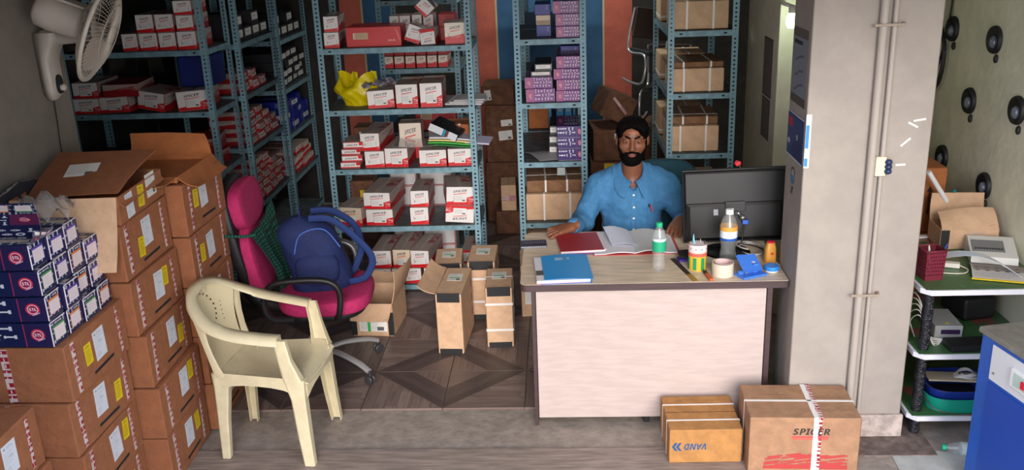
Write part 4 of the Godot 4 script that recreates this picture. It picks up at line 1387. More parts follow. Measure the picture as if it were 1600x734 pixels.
func desk() -> void:
	var t := thing("office_desk", "beige wood-grain office desk with dark edge and pale pink front panel", "desk", Vector3(0.41, 0.0005, -4.29))
	var poly := PackedVector2Array()
	var hx := 0.61
	var hz := 0.375
	for c in [[1, 1, 0.03], [-1, 1, 0.05], [-1, -1, 0.03], [1, -1, 0.005]]:
		for i in 7:
			var a: float = PI * 0.5 * i / 6.0
			var st: float = {"11": 0.0, "-11": PI * 0.5, "-1-1": PI, "1-1": PI * 1.5}["%d%d" % [c[0], c[1]]]
			poly.append(Vector2(c[0] * (hx - c[2]), c[1] * (hz - c[2])) + Vector2(cos(st + a), sin(st + a)) * c[2])
	var edge := grain(rgb(72, 54, 56), 0.1)
	var top := MB.new()
	top.prism(poly, 0.0, 0.0015)
	var e := MB.new()
	e.prism(poly, -0.034, -0.0002)
	var flat := Basis(Vector3.RIGHT, -PI / 2)
	part("tabletop", top.mesh(), grain(rgb(226, 206, 182), 0.14), t, Transform3D(flat, Vector3(0, 0.7475, 0)))
	part("edge_band", e.mesh(), edge, t, Transform3D(flat, Vector3(0, 0.7475, 0)))
	part("front_panel", bx(Vector3(1.06, 0.672, 0.018), 0.001, Vector3(-0.01, 0.374, 0.33)), grain(rgb(190, 174, 169), 0.05, Vector3(0.8, 5, 5)), t)
	for s in [[-0.552, 0.018], [0.535, 0.024]]:
		part("side_panel", bx(Vector3(s[1], 0.712, 0.62), 0.001, Vector3(s[0], 0.356, 0.035)), edge, t)
	part("kick_bracket", bx(Vector3(0.03, 0.04, 0.03), 0.003, Vector3(-0.02, 0.02, 0.31)), M.slot, t)
	part("modesty_rail", bx(Vector3(1.06, 0.06, 0.018), 0.001, Vector3(-0.01, 0.67, -0.28)), edge, t)
	# monitor seen from behind
	var mo := thing("monitor", "black flat monitor seen from behind, cable clipped to its back", "monitor", Vector3(0.86, 0.749, -4.43), -4.0)
	var b := MB.new()
	b.lathe([Vector2(0.001, 0.012), Vector2(0.06, 0.012), Vector2(0.11, 0.008), Vector2(0.118, 0.0), Vector2(0.001, 0.0)], 32)
	part("stand_base", b.mesh(), M.black_gloss, mo, T(Vector3(-0.045, 0.0005, 0.12)))
	part("stand_neck", bx(Vector3(0.06, 0.16, 0.025), 0.006, Vector3(-0.02, 0.09, 0.05)), M.black_gloss, mo, T(Vector3.ZERO, 0, -10))
	var hd := T(Vector3(0.0, 0.205, 0.0), 0, -4, 2.4)
	var bezel := MB.new()
	bezel.box(Vector3.ZERO, Vector3(0.51, 0.375, 0.022), 0.006)
	part("case", bezel.mesh(), M.black, mo, hd)
	var hump := MB.new()
	hump.loft([ring4(0.50, 0.36, 0.011), ring4(0.49, 0.35, 0.02), ring4(0.475, 0.335, 0.024)], true, true, false)
	part("back_cover", hump.mesh(), mat(rgb(11, 11, 14), 0.4), mo, hd)
	var lower := MB.new()
	lower.loft([ring4(0.485, 0.19, 0.022, -0.075), ring4(0.475, 0.185, 0.034, -0.075), ring4(0.44, 0.16, 0.04, -0.075)], true, true, false)
	part("back_bulge", lower.mesh(), mat(rgb(9, 9, 11), 0.36), mo, hd)
	part("screen", bx(Vector3(0.48, 0.32, 0.001), 0.0, Vector3(0, 0.01, -0.0115)), M.black_gloss, mo, hd)
	part("hinge_plate", bx(Vector3(0.1, 0.05, 0.012), 0.006, Vector3(0.0, -0.0, 0.04)), M.black_gloss, mo, hd)
	part("white_sticker", bx(Vector3(0.026, 0.032, 0.001), 0, Vector3(-0.022, -0.022, 0.0465)), M.white_plastic, mo, hd)
	part("white_sticker", bx(Vector3(0.022, 0.03, 0.001), 0, Vector3(-0.095, -0.025, 0.041)), mat(rgb(150, 152, 158), 0.5), mo, hd)
	var kn := MB.new()
	kn.lathe([Vector2(0.001, 0.03), Vector2(0.012, 0.028), Vector2(0.016, 0.012), Vector2(0.012, 0.0)], 16)
	for q in [[0.012, -0.03, 0.9], [0.032, -0.052, 1.1]]:
		part("cable_clamp", kn.mesh(), M.steel, mo, hd * Transform3D(Basis(Vector3.RIGHT, PI / 2) * q[2], Vector3(q[0], q[1], 0.04)))
	part("video_plug", bx(Vector3(0.03, 0.022, 0.016), 0.003, Vector3(0.045, -0.075, 0.06)), mat(rgb(40, 96, 200), 0.5), mo, hd)
	var cb := MB.new()
	cb.tube(curve([Vector3(0.045, -0.08, 0.06), Vector3(0.03, -0.14, 0.08), Vector3(0.02, -0.18, 0.09)]), 0.003, 6)
	part("video_cable", cb.mesh(), M.black, mo, hd)
	var fl := thing("small_flower", "small dried red flower stuck on the top edge of the monitor", "flower", Vector3(0.872, 1.150, -4.45))
	var pb := MB.new()
	for i in 6:
		var a := TAU * i / 6.0
		pb.ellipsoid(Vector3(cos(a) * 0.008, 0.012 + 0.003 * sin(a * 2), sin(a) * 0.008), Vector3(0.009, 0.011, 0.006), 8, 6)
	part("petals", pb.mesh(), mat(rgb(206, 50, 62), 0.6), fl)
	var st2 := MB.new()
	st2.tube([Vector3(0.004, 0.008, 0.006), Vector3(0.012, -0.008, 0.016)], [0.003, 0.0012], 6)
	part("stem", st2.mesh(), mat(rgb(110, 90, 40), 0.8), fl)
	desk_items()

func ring4(w: float, h: float, z: float, dy := 0.0) -> PackedVector3Array:
	var r := PackedVector3Array()
	for c in [[1, 1], [-1, 1], [-1, -1], [1, -1]]:
		r.append(Vector3(c[0] * w * 0.5, c[1] * h * 0.5 + dy, z))
	return r

func bottle(label: String, at: Vector3, h: float, r: float, capc: Color, lab: Array, lying := false) -> void:
	var t := thing("water_bottle", label, "bottle", at)
	if lying:
		t.rotation = Vector3(deg_to_rad(90), deg_to_rad(-100), 0)
	var pet := StandardMaterial3D.new()
	pet.albedo_color = Color(0.93, 0.96, 0.97, 0.1)
	pet.transparency = BaseMaterial3D.TRANSPARENCY_ALPHA
	pet.roughness = 0.06
	var b := MB.new()
	b.lathe([Vector2(r * 0.55, 0.002), Vector2(r * 0.9, 0.0), Vector2(r, h * 0.05), Vector2(r * 0.93, h * 0.1), Vector2(r * 0.97, h * 0.13), Vector2(r * 0.86, h * 0.2), Vector2(r * 0.84, h * 0.28), Vector2(r * 0.95, h * 0.38), Vector2(r, h * 0.4), Vector2(r, h * 0.66), Vector2(r * 0.98, h * 0.7), Vector2(r * 0.75, h * 0.82), Vector2(r * 0.42, h * 0.9), Vector2(r * 0.38, h * 0.97)], 28)
	part("body", b.mesh(), pet, t)
	var c := MB.new()
	c.lathe([Vector2(r * 0.44, h * 0.91), Vector2(r * 0.46, h * 0.92), Vector2(r * 0.46, h * 0.99), Vector2(r * 0.4, h), Vector2(0.0001, h)], 20)
	part("cap", c.mesh(), mat(capc, 0.4), t)
	var y := h * 0.41
	var tot: float = h * lab[0]
	for k in range(1, lab.size()):
		var hh: float = tot * lab[k][1]
		var s := MB.new()
		s.lathe([Vector2(r * 1.01, y), Vector2(r * 1.012, y + hh * 0.5), Vector2(r * 1.01, y + hh)], 28)
		part("label_band", s.mesh(), mat(lab[k][0], 0.4), t)
		y += hh

func desk_items() -> void:
	bottle("clear water bottle with green cap and green label on the desk", Vector3(0.452, 0.7495, -4.09), 0.232, 0.033, rgb(28, 172, 120), [0.27, [rgb(30, 160, 118), 0.8], [rgb(210, 222, 226), 0.2]])
	bottle("taller clear water bottle with white cap in front of the monitor", Vector3(0.794, 0.7495, -4.2), 0.255, 0.041, rgb(226, 230, 234), [0.27, [rgb(36, 84, 168), 0.2], [rgb(216, 226, 234), 0.5], [rgb(222, 160, 70), 0.3]])
	# pen cup
	var cup := thing("pen_cup", "yellow and green striped pen cup with dotted rim on the desk", "pen cup", Vector3(0.632, 0.7495, -4.09))
	var r := 0.042
	var c := MB.new()
	c.lathe([Vector2(0.001, 0.002), Vector2(r - 0.004, 0.002), Vector2(r - 0.004, 0.126), Vector2(r, 0.126), Vector2(r, 0.0), Vector2(0.001, 0.0)], 28)
	part("body", c.mesh(), mat(rgb(232, 178, 44), 0.6), cup)
	for i in 7:
		var s := MB.new()
		var rows := []
		for k in 2:
			var row := []
			for j in 4:
				var a := TAU * (i + (j / 3.0) * 0.45) / 7.0
				row.append(Vector3(cos(a) * (r + 0.001), 0.004 + 0.06 * k, sin(a) * (r + 0.001)))
			rows.append(row)
		s.sheet(rows, 0.0012)
		part("green_stripe", s.mesh(), mat(rgb(24, 138, 84), 0.6), cup)
	var band := MB.new()
	band.lathe([Vector2(r + 0.0012, 0.088), Vector2(r + 0.0015, 0.1), Vector2(r + 0.0012, 0.126)], 28)
	part("paper_band", band.mesh(), mat(rgb(222, 204, 206), 0.7), cup)
	var red := MB.new()
	red.lathe([Vector2(r + 0.001, 0.07), Vector2(r + 0.0016, 0.078), Vector2(r + 0.001, 0.086)], 28)
	part("red_band", red.mesh(), mat(rgb(216, 92, 84), 0.7), cup)
	for i in 10:
		var a := TAU * i / 10.0
		var d := MB.new()
		d.ellipsoid(Vector3(cos(a) * (r + 0.001), 0.107, sin(a) * (r + 0.001)), Vector3(0.003, 0.003, 0.003), 8, 6)
		part("dot", d.mesh(), mat(rgb(96, 66, 86), 0.7), cup)
	var pens := [["pale blue pen standing in the striped cup", Vector3(-0.02, 0.17, 0.0), rgb(120, 196, 220), 0.005], ["black pen leaning in the striped cup", Vector3(0.03, 0.145, 0.01), rgb(30, 30, 36), 0.0035], ["silver pen leaning at the back of the striped cup", Vector3(0.015, 0.14, -0.02), rgb(170, 170, 176), 0.0035]]
	for p in pens:
		var b := MB.new()
		b.tube([Vector3(-p[1].x * 0.4, 0.006, 0), p[1] * Vector3(1, 0.85, 1), p[1]], [p[3] * 0.9, p[3], p[3] * 0.35], 8)
		solo("pen", b.mesh(), mat(p[2], 0.4), p[0], "pen", T(Vector3(0.632, 0.7495, -4.09)))
	# ruler, cutter, tape, punch
	var ru := thing("ruler", "dark steel ruler lying across the desk near its front edge", "ruler", Vector3(0.568, 0.7495, -4.075), 13.0)
	part("blade", bx(Vector3(0.026, 0.0015, 0.31), 0.0004, Vector3(0, 0.001, 0)), mat(rgb(70, 58, 54), 0.35, 0.4), ru)
	part("gold_end", bx(Vector3(0.0265, 0.0018, 0.09), 0.0004, Vector3(0, 0.001, 0.11)), mat(rgb(166, 130, 62), 0.4, 0.3), ru)
	var ct := thing("cutter_knife", "orange handled cutter knife beside the tape roll", "knife", Vector3(0.664, 0.7495, -3.985), 8.0)
	part("handle", bx(Vector3(0.02, 0.014, 0.075), 0.005, Vector3(0, 0.0075, 0.03)), mat(rgb(200, 92, 48), 0.4), ct)
	part("grip", bx(Vector3(0.018, 0.012, 0.045), 0.004, Vector3(0, 0.0065, -0.028)), M.black, ct)
	var tp := thing("tape_roll", "wide roll of clear packing tape standing flat by the blue punch", "tape", Vector3(0.735, 0.7495, -4.0))
	var tb := MB.new()
	tb.lathe([Vector2(0.04, 0.0), Vector2(0.049, 0.0), Vector2(0.05, 0.002), Vector2(0.05, 0.062), Vector2(0.049, 0.064), Vector2(0.04, 0.064), Vector2(0.04, 0.0)], 36)
	part("roll", tb.mesh(), mat(rgb(206, 196, 178), 0.25), tp)
	var co := MB.new()
	co.lathe([Vector2(0.0365, 0.0), Vector2(0.04, 0.0), Vector2(0.04, 0.0645), Vector2(0.0365, 0.0645), Vector2(0.0365, 0.0)], 32)
	part("core", co.mesh(), mat(rgb(216, 186, 186), 0.7), tp)
	var pu := thing("hole_punch", "blue metal paper punch with round hole in its tilted handle", "hole punch", Vector3(0.862, 0.7495, -3.985), 25.0)
	var bl := mat(rgb(62, 118, 214), 0.4)
	part("base", bx(Vector3(0.13, 0.012, 0.075), 0.004, Vector3(0, 0.006, 0)), bl, pu)
	part("foot", bx(Vector3(0.12, 0.022, 0.016), 0.004, Vector3(0, 0.018, -0.012)), bl, pu)
	var hp := CSGBox3D.new()
	hp.size = Vector3(0.115, 0.012, 0.085)
	hp.material = bl
	hp.name = "handle"
	var hole := CSGCylinder3D.new()
	hole.name = "hole"
	hole.operation = CSGShape3D.OPERATION_SUBTRACTION
	hole.radius = 0.015; hole.height = 0.05; hole.sides = 20
	hole.position = Vector3(0.02, 0, 0.01)
	hp.add_child(hole)
	pu.add_child(hp, true)
	hp.transform = T(Vector3(-0.008, 0.062, -0.004), 0, 40, -14)
	part("hinge", bx(Vector3(0.03, 0.045, 0.02), 0.004, Vector3(0.02, 0.035, 0.0)), bl, pu)
	part("pin", bx(Vector3(0.01, 0.03, 0.01), 0.003, Vector3(-0.035, 0.03, 0.01)), M.steel, pu)
	# ochre dispenser, blue tub
	var oc := thing("tape_dispenser", "ochre dispenser with red dial standing at the pillar side of the desk", "dispenser", Vector3(0.985, 0.7495, -4.155), 12.0)
	var ob := MB.new()
	var rings := []
	for i in 9:
		var k := i / 8.0
		var w := 0.028 * (1.0 - 0.12 * k)
		var d := 0.022 * (1.0 - 0.12 * k)
		if k > 0.85:
			w *= 0.8; d *= 0.8
		var ring := PackedVector3Array()
		for j in 16:
			var a := TAU * j / 16.0
			ring.append(Vector3(signf(cos(a)) * pow(absf(cos(a)), 0.6) * w, k * 0.1, signf(sin(a)) * pow(absf(sin(a)), 0.6) * d))
		rings.append(ring)
	ob.loft(rings)
	part("body", ob.mesh(), mat(rgb(214, 152, 68), 0.4), oc)
	var dl := MB.new()
	dl.lathe([Vector2(0.018, 0.099), Vector2(0.016, 0.106), Vector2(0.0001, 0.108)], 18)
	part("red_dial", dl.mesh(), mat(rgb(212, 40, 60), 0.4), oc)
	part("red_button", bx(Vector3(0.012, 0.01, 0.003), 0.001, Vector3(0, 0.05, 0.0225)), mat(rgb(212, 50, 50), 0.4), oc)
	var tu := thing("glue_tub", "flat white tub with bright blue lid at the desk corner", "tub", Vector3(0.966, 0.7495, -4.03))
	var l1 := MB.new()
	l1.lathe([Vector2(0.001, 0.0), Vector2(0.03, 0.0), Vector2(0.032, 0.014), Vector2(0.001, 0.014)], 24)
	part("tub", l1.mesh(), M.white_plastic, tu)
	var l2 := MB.new()
	l2.lathe([Vector2(0.034, 0.012), Vector2(0.035, 0.028), Vector2(0.032, 0.032), Vector2(0.02, 0.031), Vector2(0.018, 0.028), Vector2(0.0001, 0.028)], 24)
	part("lid", l2.mesh(), mat(rgb(40, 130, 216), 0.4), tu)
	solo("eraser", bx(Vector3(0.03, 0.012, 0.02), 0.003), M.white_plastic, "small white eraser behind the blue lidded tub", "eraser", T(Vector3(1.0, 0.756, -4.09), 20))
	var ip := thing("ink_pad", "small dark violet ink pad box behind the striped cup", "ink pad", Vector3(0.582, 0.7495, -4.2), 10.0)
	part("base", bx(Vector3(0.055, 0.012, 0.05), 0.003, Vector3(0, 0.006, 0)), mat(rgb(70, 46, 140), 0.4), ip)
	part("lid", bx(Vector3(0.055, 0.01, 0.05), 0.003, Vector3(0.004, 0.03, -0.015)), M.black, ip, T(Vector3.ZERO, 0, 24))
	# grey cable coiled by the monitor foot
	var cb := MB.new()
	var pts := []
	for i in 40:
		var k := i / 39.0
		var a := k * TAU * 1.6 + 2.0
		pts.append(Vector3(0.93 + cos(a) * (0.075 - 0.02 * k), 0.756 + 0.03 * maxf(0.0, sin(a * 0.5 + 0.6)) * (1.0 - 0.4 * k), -4.33 + sin(a) * (0.1 - 0.02 * k)))
	cb.tube(pts, 0.0042, 6)
	solo("grey_cable", cb.mesh(), mat(rgb(196, 192, 190), 0.5), "loose loop of grey cable on the desk beside the monitor foot", "cable")
	var cb2 := MB.new()
	cb2.tube(curve([Vector3(0.9, 0.755, -4.25), Vector3(0.86, 0.757, -4.3), Vector3(0.88, 0.765, -4.38), Vector3(0.96, 0.757, -4.36), Vector3(1.0, 0.754, -4.28), Vector3(0.99, 0.754, -4.22)]), 0.003, 6)
	solo("black_cable", cb2.mesh(), M.black, "thin black cable inside the loop of grey cable", "cable")
	# phone, register, folders
	var ph := thing("phone", "flat black phone lying at the left edge of the desk", "phone", Vector3(-0.15, 0.7495, -4.462), 3.0)
	part("body", bx(Vector3(0.135, 0.011, 0.1), 0.004, Vector3(0, 0.0055, 0)), mat(rgb(120, 122, 128), 0.35, 0.5), ph)
	part("screen", bx(Vector3(0.128, 0.001, 0.09), 0.0003, Vector3(0, 0.0115, -0.003)), mat(rgb(40, 40, 52), 0.3), ph)
	var keys := MB.new()
	for i in 10:
		for j in 3:
			keys.box(Vector3(-0.054 + i * 0.012, 0.0124, -0.03 + j * 0.016), Vector3(0.008, 0.0012, 0.008), 0.0002)
	var ks := part("keypad", keys.mesh(), mat(rgb(78, 74, 92), 0.4), ph)
	ks.set_meta("kind", "stuff")
	var rg := thing("open_register", "open white register with red cover edges in front of the man", "register", Vector3(0.357, 0.7495, -4.46), 1.5)
	part("cover", bx(Vector3(0.43, 0.003, 0.345), 0.001, Vector3(0.005, 0.0015, 0)), mat(rgb(186, 70, 72), 0.5), rg)
	for s in [-1.0, 1.0]:
		var rows := []
		for i in 9:
			var row := []
			for j in 3:
				var k := i / 8.0
				row.append(Vector3(s * k * 0.205, 0.006 + 0.016 * sin(PI * clampf(k * 1.25 + 0.05, 0, 1)) * (1.0 if s > 0 else 0.55), -0.168 + j * 0.168))
			rows.append(row)
		var pg := MB.new()
		pg.sheet(rows, 0.004)
		part("pages", pg.mesh(), mat(rgb(214, 214, 222) if s < 0 else rgb(206, 208, 212), 0.8), rg)
	var rb := thing("red_notebook", "dark red covered notebook lying on the register's left side", "notebook", Vector3(0.088, 0.752, -4.455), 6.0)
	part("pages", bx(Vector3(0.225, 0.012, 0.27), 0.002, Vector3(0, 0.007, 0)), mat(rgb(220, 214, 222), 0.8), rb)
	part("cover", bx(Vector3(0.222, 0.0025, 0.272), 0.0008, Vector3(-0.003, 0.0148, 0)), mat(rgb(150, 26, 34), 0.45), rb)
	part("spine_strip", bx(Vector3(0.014, 0.003, 0.272), 0.0008, Vector3(0.112, 0.0152, 0.0)), mat(rgb(214, 206, 208), 0.6), rb)
	part("violet_sheet", bx(Vector3(0.19, 0.0012, 0.02), 0.0003, Vector3(-0.01, 0.0012, 0.142)), mat(rgb(150, 70, 150), 0.6), rb)
	var sl := MB.new()
	var rws := []
	for i in 5:
		var row := []
		for j in 5:
			row.append(Vector3(0.0 + i * 0.032 + j * 0.004, 0.003 + 0.01 * sin(i * 0.9) + 0.018 * (1.0 - i / 4.0) * (1.0 - j / 4.0), j * 0.062))
		rws.append(row)
	sl.sheet(rws, 0.001)
	solo("loose_paper", sl.mesh(), mat(rgb(206, 212, 230), 0.8), "curled loose white sheet between red notebook and open register", "paper", T(Vector3(0.214, 0.772, -4.61), 4))
	var bf := thing("blue_folder", "bright blue plastic folder with white papers at the desk's front left", "folder", Vector3(0.002, 0.7495, -4.085), 4.0)
	part("papers", bx(Vector3(0.25, 0.016, 0.315), 0.003, Vector3(-0.012, 0.009, 0.0)), mat(rgb(220, 220, 232), 0.8), bf)
	part("pink_sheet", bx(Vector3(0.24, 0.0015, 0.31), 0.0004, Vector3(-0.017, 0.0015, 0.002)), mat(rgb(214, 60, 130), 0.7), bf)
	var cv := MB.new()
	rws = []
	for i in 7:
		var row := []
		for j in 5:
			var k := i / 6.0
			row.append(Vector3(-0.1 + k * 0.225, 0.0205 + 0.006 * sin(k * PI), -0.16 + j * 0.08 + (0.01 * k if j == 4 else 0.0)))
		rws.append(row)
	cv.sheet(rws, 0.0016)
	part("cover", cv.mesh(), mat(rgb(44, 152, 224), 0.3), bf)
	part("back_cover", bx(Vector3(0.235, 0.0014, 0.325), 0.0004, Vector3(0.002, 0.0007, 0.003)), mat(rgb(34, 134, 206), 0.3), bf)
	part("title_label", bx(Vector3(0.07, 0.0012, 0.032), 0.0004, Vector3(0.0, 0.0265, -0.1)), mat(rgb(158, 186, 204), 0.4), bf)
	part("grey_tab", bx(Vector3(0.034, 0.0012, 0.06), 0.0004, Vector3(-0.117, 0.0185, 0.06)), mat(rgb(96, 90, 84), 0.6), bf)

# ---------------------------------------------------------------- chairs
func plastic_chair() -> void:
	var t := thing("plastic_chair", "cream moulded plastic armchair standing on the tiled floor", "chair", Vector3(-1.375, 0.0005, -3.835), -4.0)
	var m := mat(rgb(214, 202, 168), 0.38, 0.0, 0.05, 1.5)
	# seat: forward is +x
	var rows := []
	for i in 11:
		var k := i / 10.0
		var x := -0.2 + 0.44 * k
		var hw := lerpf(0.17, 0.215, clampf(k * 1.2, 0, 1))
		if k > 0.85:
			hw -= (k - 0.85) * 0.16
		var row := []
		for j in 11:
			var q := j / 5.0 - 1.0
			var y := 0.425 - 0.022 * (1 - q * q) * sin(PI * clampf(k, 0, 1)) + 0.012 * pow(absf(q), 4)
			if k > 0.88:
				y -= (k - 0.88) * 0.25
			row.append(Vector3(x, y, q * hw))
		rows.append(row)
	var b := MB.new()
	b.sheet(rows, 0.005)
	part("seat", b.mesh(), m, t)
	# apron below the seat edge
	for s in [-1.0, 1.0]:
		var ap := MB.new()
		rows = []
		for i in 7:
			var k := i / 6.0
			var x := -0.19 + 0.38 * k
			var dr := 0.045 + 0.03 * pow(absf(k - 0.5) * 2.0, 3.0)
			rows.append([Vector3(x, 0.434, s * lerpf(0.17, 0.214, k)), Vector3(x, 0.434 - dr, s * (lerpf(0.172, 0.216, k)))])
		ap.sheet(rows, 0.004)
		part("apron", ap.mesh(), m, t)
	var ap2 := MB.new()
	rows = []
	for i in 9:
		var q := i / 4.0 - 1.0
		var dr := 0.03 + 0.035 * pow(absf(q), 3.0)
		rows.append([Vector3(0.235 - 0.01 * q * q, 0.402, q * 0.185), Vector3(0.238 - 0.01 * q * q, 0.402 - dr, q * 0.185)])
	ap2.sheet(rows, 0.004)
	part("apron", ap2.mesh(), m, t)
	# rim: arm, round the back, other arm
	var half := [Vector3(0.135, 0.64, 0.235), Vector3(0.04, 0.652, 0.245), Vector3(-0.09, 0.675, 0.25), Vector3(-0.2, 0.715, 0.232), Vector3(-0.285, 0.775, 0.165), Vector3(-0.32, 0.805, 0.08), Vector3(-0.325, 0.812, 0.0)]
	var ctrl := half.duplicate()
	for i in range(half.size() - 2, -1, -1):
		ctrl.append(half[i] * Vector3(1, 1, -1))
	var path := curve(ctrl, 5)
	var inner := []
	var lipo := []
	rows = []
	for i in path.size():
		var p: Vector3 = path[i]
		var k := absf(i / (path.size() - 1.0) - 0.5) * 2.0
		var back := clampf(1.0 - k * 1.7, 0.0, 1.0)
		var inw := Vector3(-p.x * 0.25 + 0.02, 0, -p.z).normalized()
		if k > 0.6:
			inw = Vector3(0, 0, -signf(p.z))
		var w := lerpf(0.05, 0.034, back)
		rows.append([p - Vector3(0, 0.032, 0) - inw * 0.004, p, p + inw * w + Vector3(0, 0.002 - 0.008 * back, 0), p + inw * (w + 0.003) - Vector3(0, 0.022, 0)])
	b = MB.new()
	b.sheet(rows, 0.005)
	part("rim", b.mesh(), m, t)
	# backrest shell from rim to seat, with a ring of punched holes
	rows = []
	var n := 13
	for i in n:
		var k := i / (n - 1.0)
		var row := []
		for j in n:
			var q := j / (n - 1.0) * 2.0 - 1.0
			var top := Vector3(-0.318 + 0.10 * q * q * 0.9, 0.802 - 0.07 * q * q, q * 0.19)
			var bot := Vector3(-0.195 - 0.01 * (1 - q * q), 0.425, q * 0.165)
			var p := top.lerp(bot, k)
			p.x -= 0.03 * sin(k * PI) * (1 - 0.6 * q * q)
			p.z *= 1.0 - 0.12 * sin(k * PI)
			row.append(p)
		rows.append(row)
	b = MB.new()
	b.sheet(rows, 0.004)
	var hc := Canvas.new(256, 256, Color.WHITE)
	for i in 22:
		var a := TAU * i / 22.0
		hc.disc(Vector2(128 + cos(a) * 66, 96 + sin(a) * 62), 4.2, Color(1, 1, 1, 0))
	for i in 5:
		for k in 2:
			hc.disc(Vector2(128 + (i - 2) * 22, 14 + k * 9 + absf(i - 2) * 4.0), 2.4, Color(1, 1, 1, 0))
			hc.disc(Vector2(128 + (k * 2 - 1) * 88, 70 + i * 16), 2.4, Color(1, 1, 1, 0))
	for y in 256:
		for x in 256:
			if hc.im.get_pixel(x, y).a < 0.5:
				hc.im.set_pixel(x, y, Color(1, 1, 1, 0))
	var hm := texmat(ImageTexture.create_from_image(hc.im), 0.4, rgb(212, 198, 162))
	hm.transparency = BaseMaterial3D.TRANSPARENCY_ALPHA_SCISSOR
	part("backrest", b.mesh(), hm, t)
	# front supports and legs: U channels that taper
	for s in [-1.0, 1.0]:
		part("arm_support", channel([[Vector3(0.14, 0.632, s * 0.232), 0.055, 0.026], [Vector3(0.155, 0.53, s * 0.232), 0.06, 0.03], [Vector3(0.178, 0.42, s * 0.222), 0.085, 0.045]], s), m, t)
		part("leg", channel([[Vector3(0.178, 0.43, s * 0.217), 0.095, 0.06], [Vector3(0.19, 0.33, s * 0.217), 0.066, 0.05], [Vector3(0.2, 0.15, s * 0.222), 0.058, 0.044], [Vector3(0.212, 0.0, s * 0.226), 0.05, 0.036]], s), m, t)
		part("leg", channel([[Vector3(-0.17, 0.435, s * 0.172), 0.11, 0.05], [Vector3(-0.186, 0.36, s * 0.175), 0.07, 0.044], [Vector3(-0.196, 0.2, s * 0.182), 0.05, 0.038], [Vector3(-0.205, 0.0, s * 0.186), 0.04, 0.03]], s), m, t)
		# side strip that ties the back shell to the rear leg
		b = MB.new()
		rows = []
		for i in 6:
			var k := i / 5.0
			var p := Vector3(-0.235, 0.715, s * 0.2).lerp(Vector3(-0.185, 0.42, s * 0.172), k)
			rows.append([p + Vector3(-0.018, 0, 0), p + Vector3(0.004, 0, s * 0.006), p + Vector3(0.03 - 0.02 * sin(k * PI), 0, 0)])
		b.sheet(rows, 0.004)
		part("back_stile", b.mesh(), m, t)

# U-shaped leg open towards the inside: stations of centre, width along x, depth along z
func channel(st: Array, s: float) -> ArrayMesh:
	var rings := []
	for e in st:
		var c: Vector3 = e[0]
		var w: float = e[1] * 0.5
		var d: float = e[2]
		var th := 0.004
		var r := PackedVector3Array()
		for q in [[-w, -d], [-w, -d * 0.15], [-w * 0.75, 0.0], [w * 0.75, 0.0], [w, -d * 0.15], [w, -d], [w - th, -d], [w - th, -d * 0.2], [w * 0.7, -th], [-w * 0.7, -th], [-w + th, -d * 0.2], [-w + th, -d]]:
			r.append(c + Vector3(q[0], 0, s * q[1]))
		rings.append(r)
	var b := MB.new()
	var fine := []
	for i in rings.size() - 1:
		for k in 4:
			var r := PackedVector3Array()
			for j in 12:
				r.append(rings[i][j].lerp(rings[i + 1][j], k / 4.0))
			fine.append(r)
	fine.append(rings[-1])
	b.loft(fine, true, false, false)
	for e in 2:
		var r: PackedVector3Array = fine[0 if e == 0 else fine.size() - 1]
		for j in 5:
			b.quad(r[j], r[j + 1], r[10 - j], r[11 - j], Vector3.UP if e == 0 else Vector3.DOWN)
	return b.mesh()

func cushion(sx: float, sy: float, th: float, p := 3.2, lean := 0.0) -> ArrayMesh:
	# pillow slab in the yz plane, thickness along x
	var b := MB.new()
	var rings := []
	for i in 9:
		var a := -PI * 0.5 + PI * i / 8.0
		var k := pow(maxf(cos(a), 0.0), 0.45)
		k = 0.86 + 0.14 * k if i > 0 and i < 8 else 0.8
		var ring := PackedVector3Array()
		for j in 28:
			var t := TAU * j / 28.0
			var c := signf(cos(t)) * pow(absf(cos(t)), 2.0 / p)
			var s := signf(sin(t)) * pow(absf(sin(t)), 2.0 / p)
			ring.append(Vector3(sin(a) * th * 0.5 + lean * s, s * sy * 0.5 * k, c * sx * 0.5 * k))
		rings.append(ring)
	b.loft(rings)
	return b.mesh()

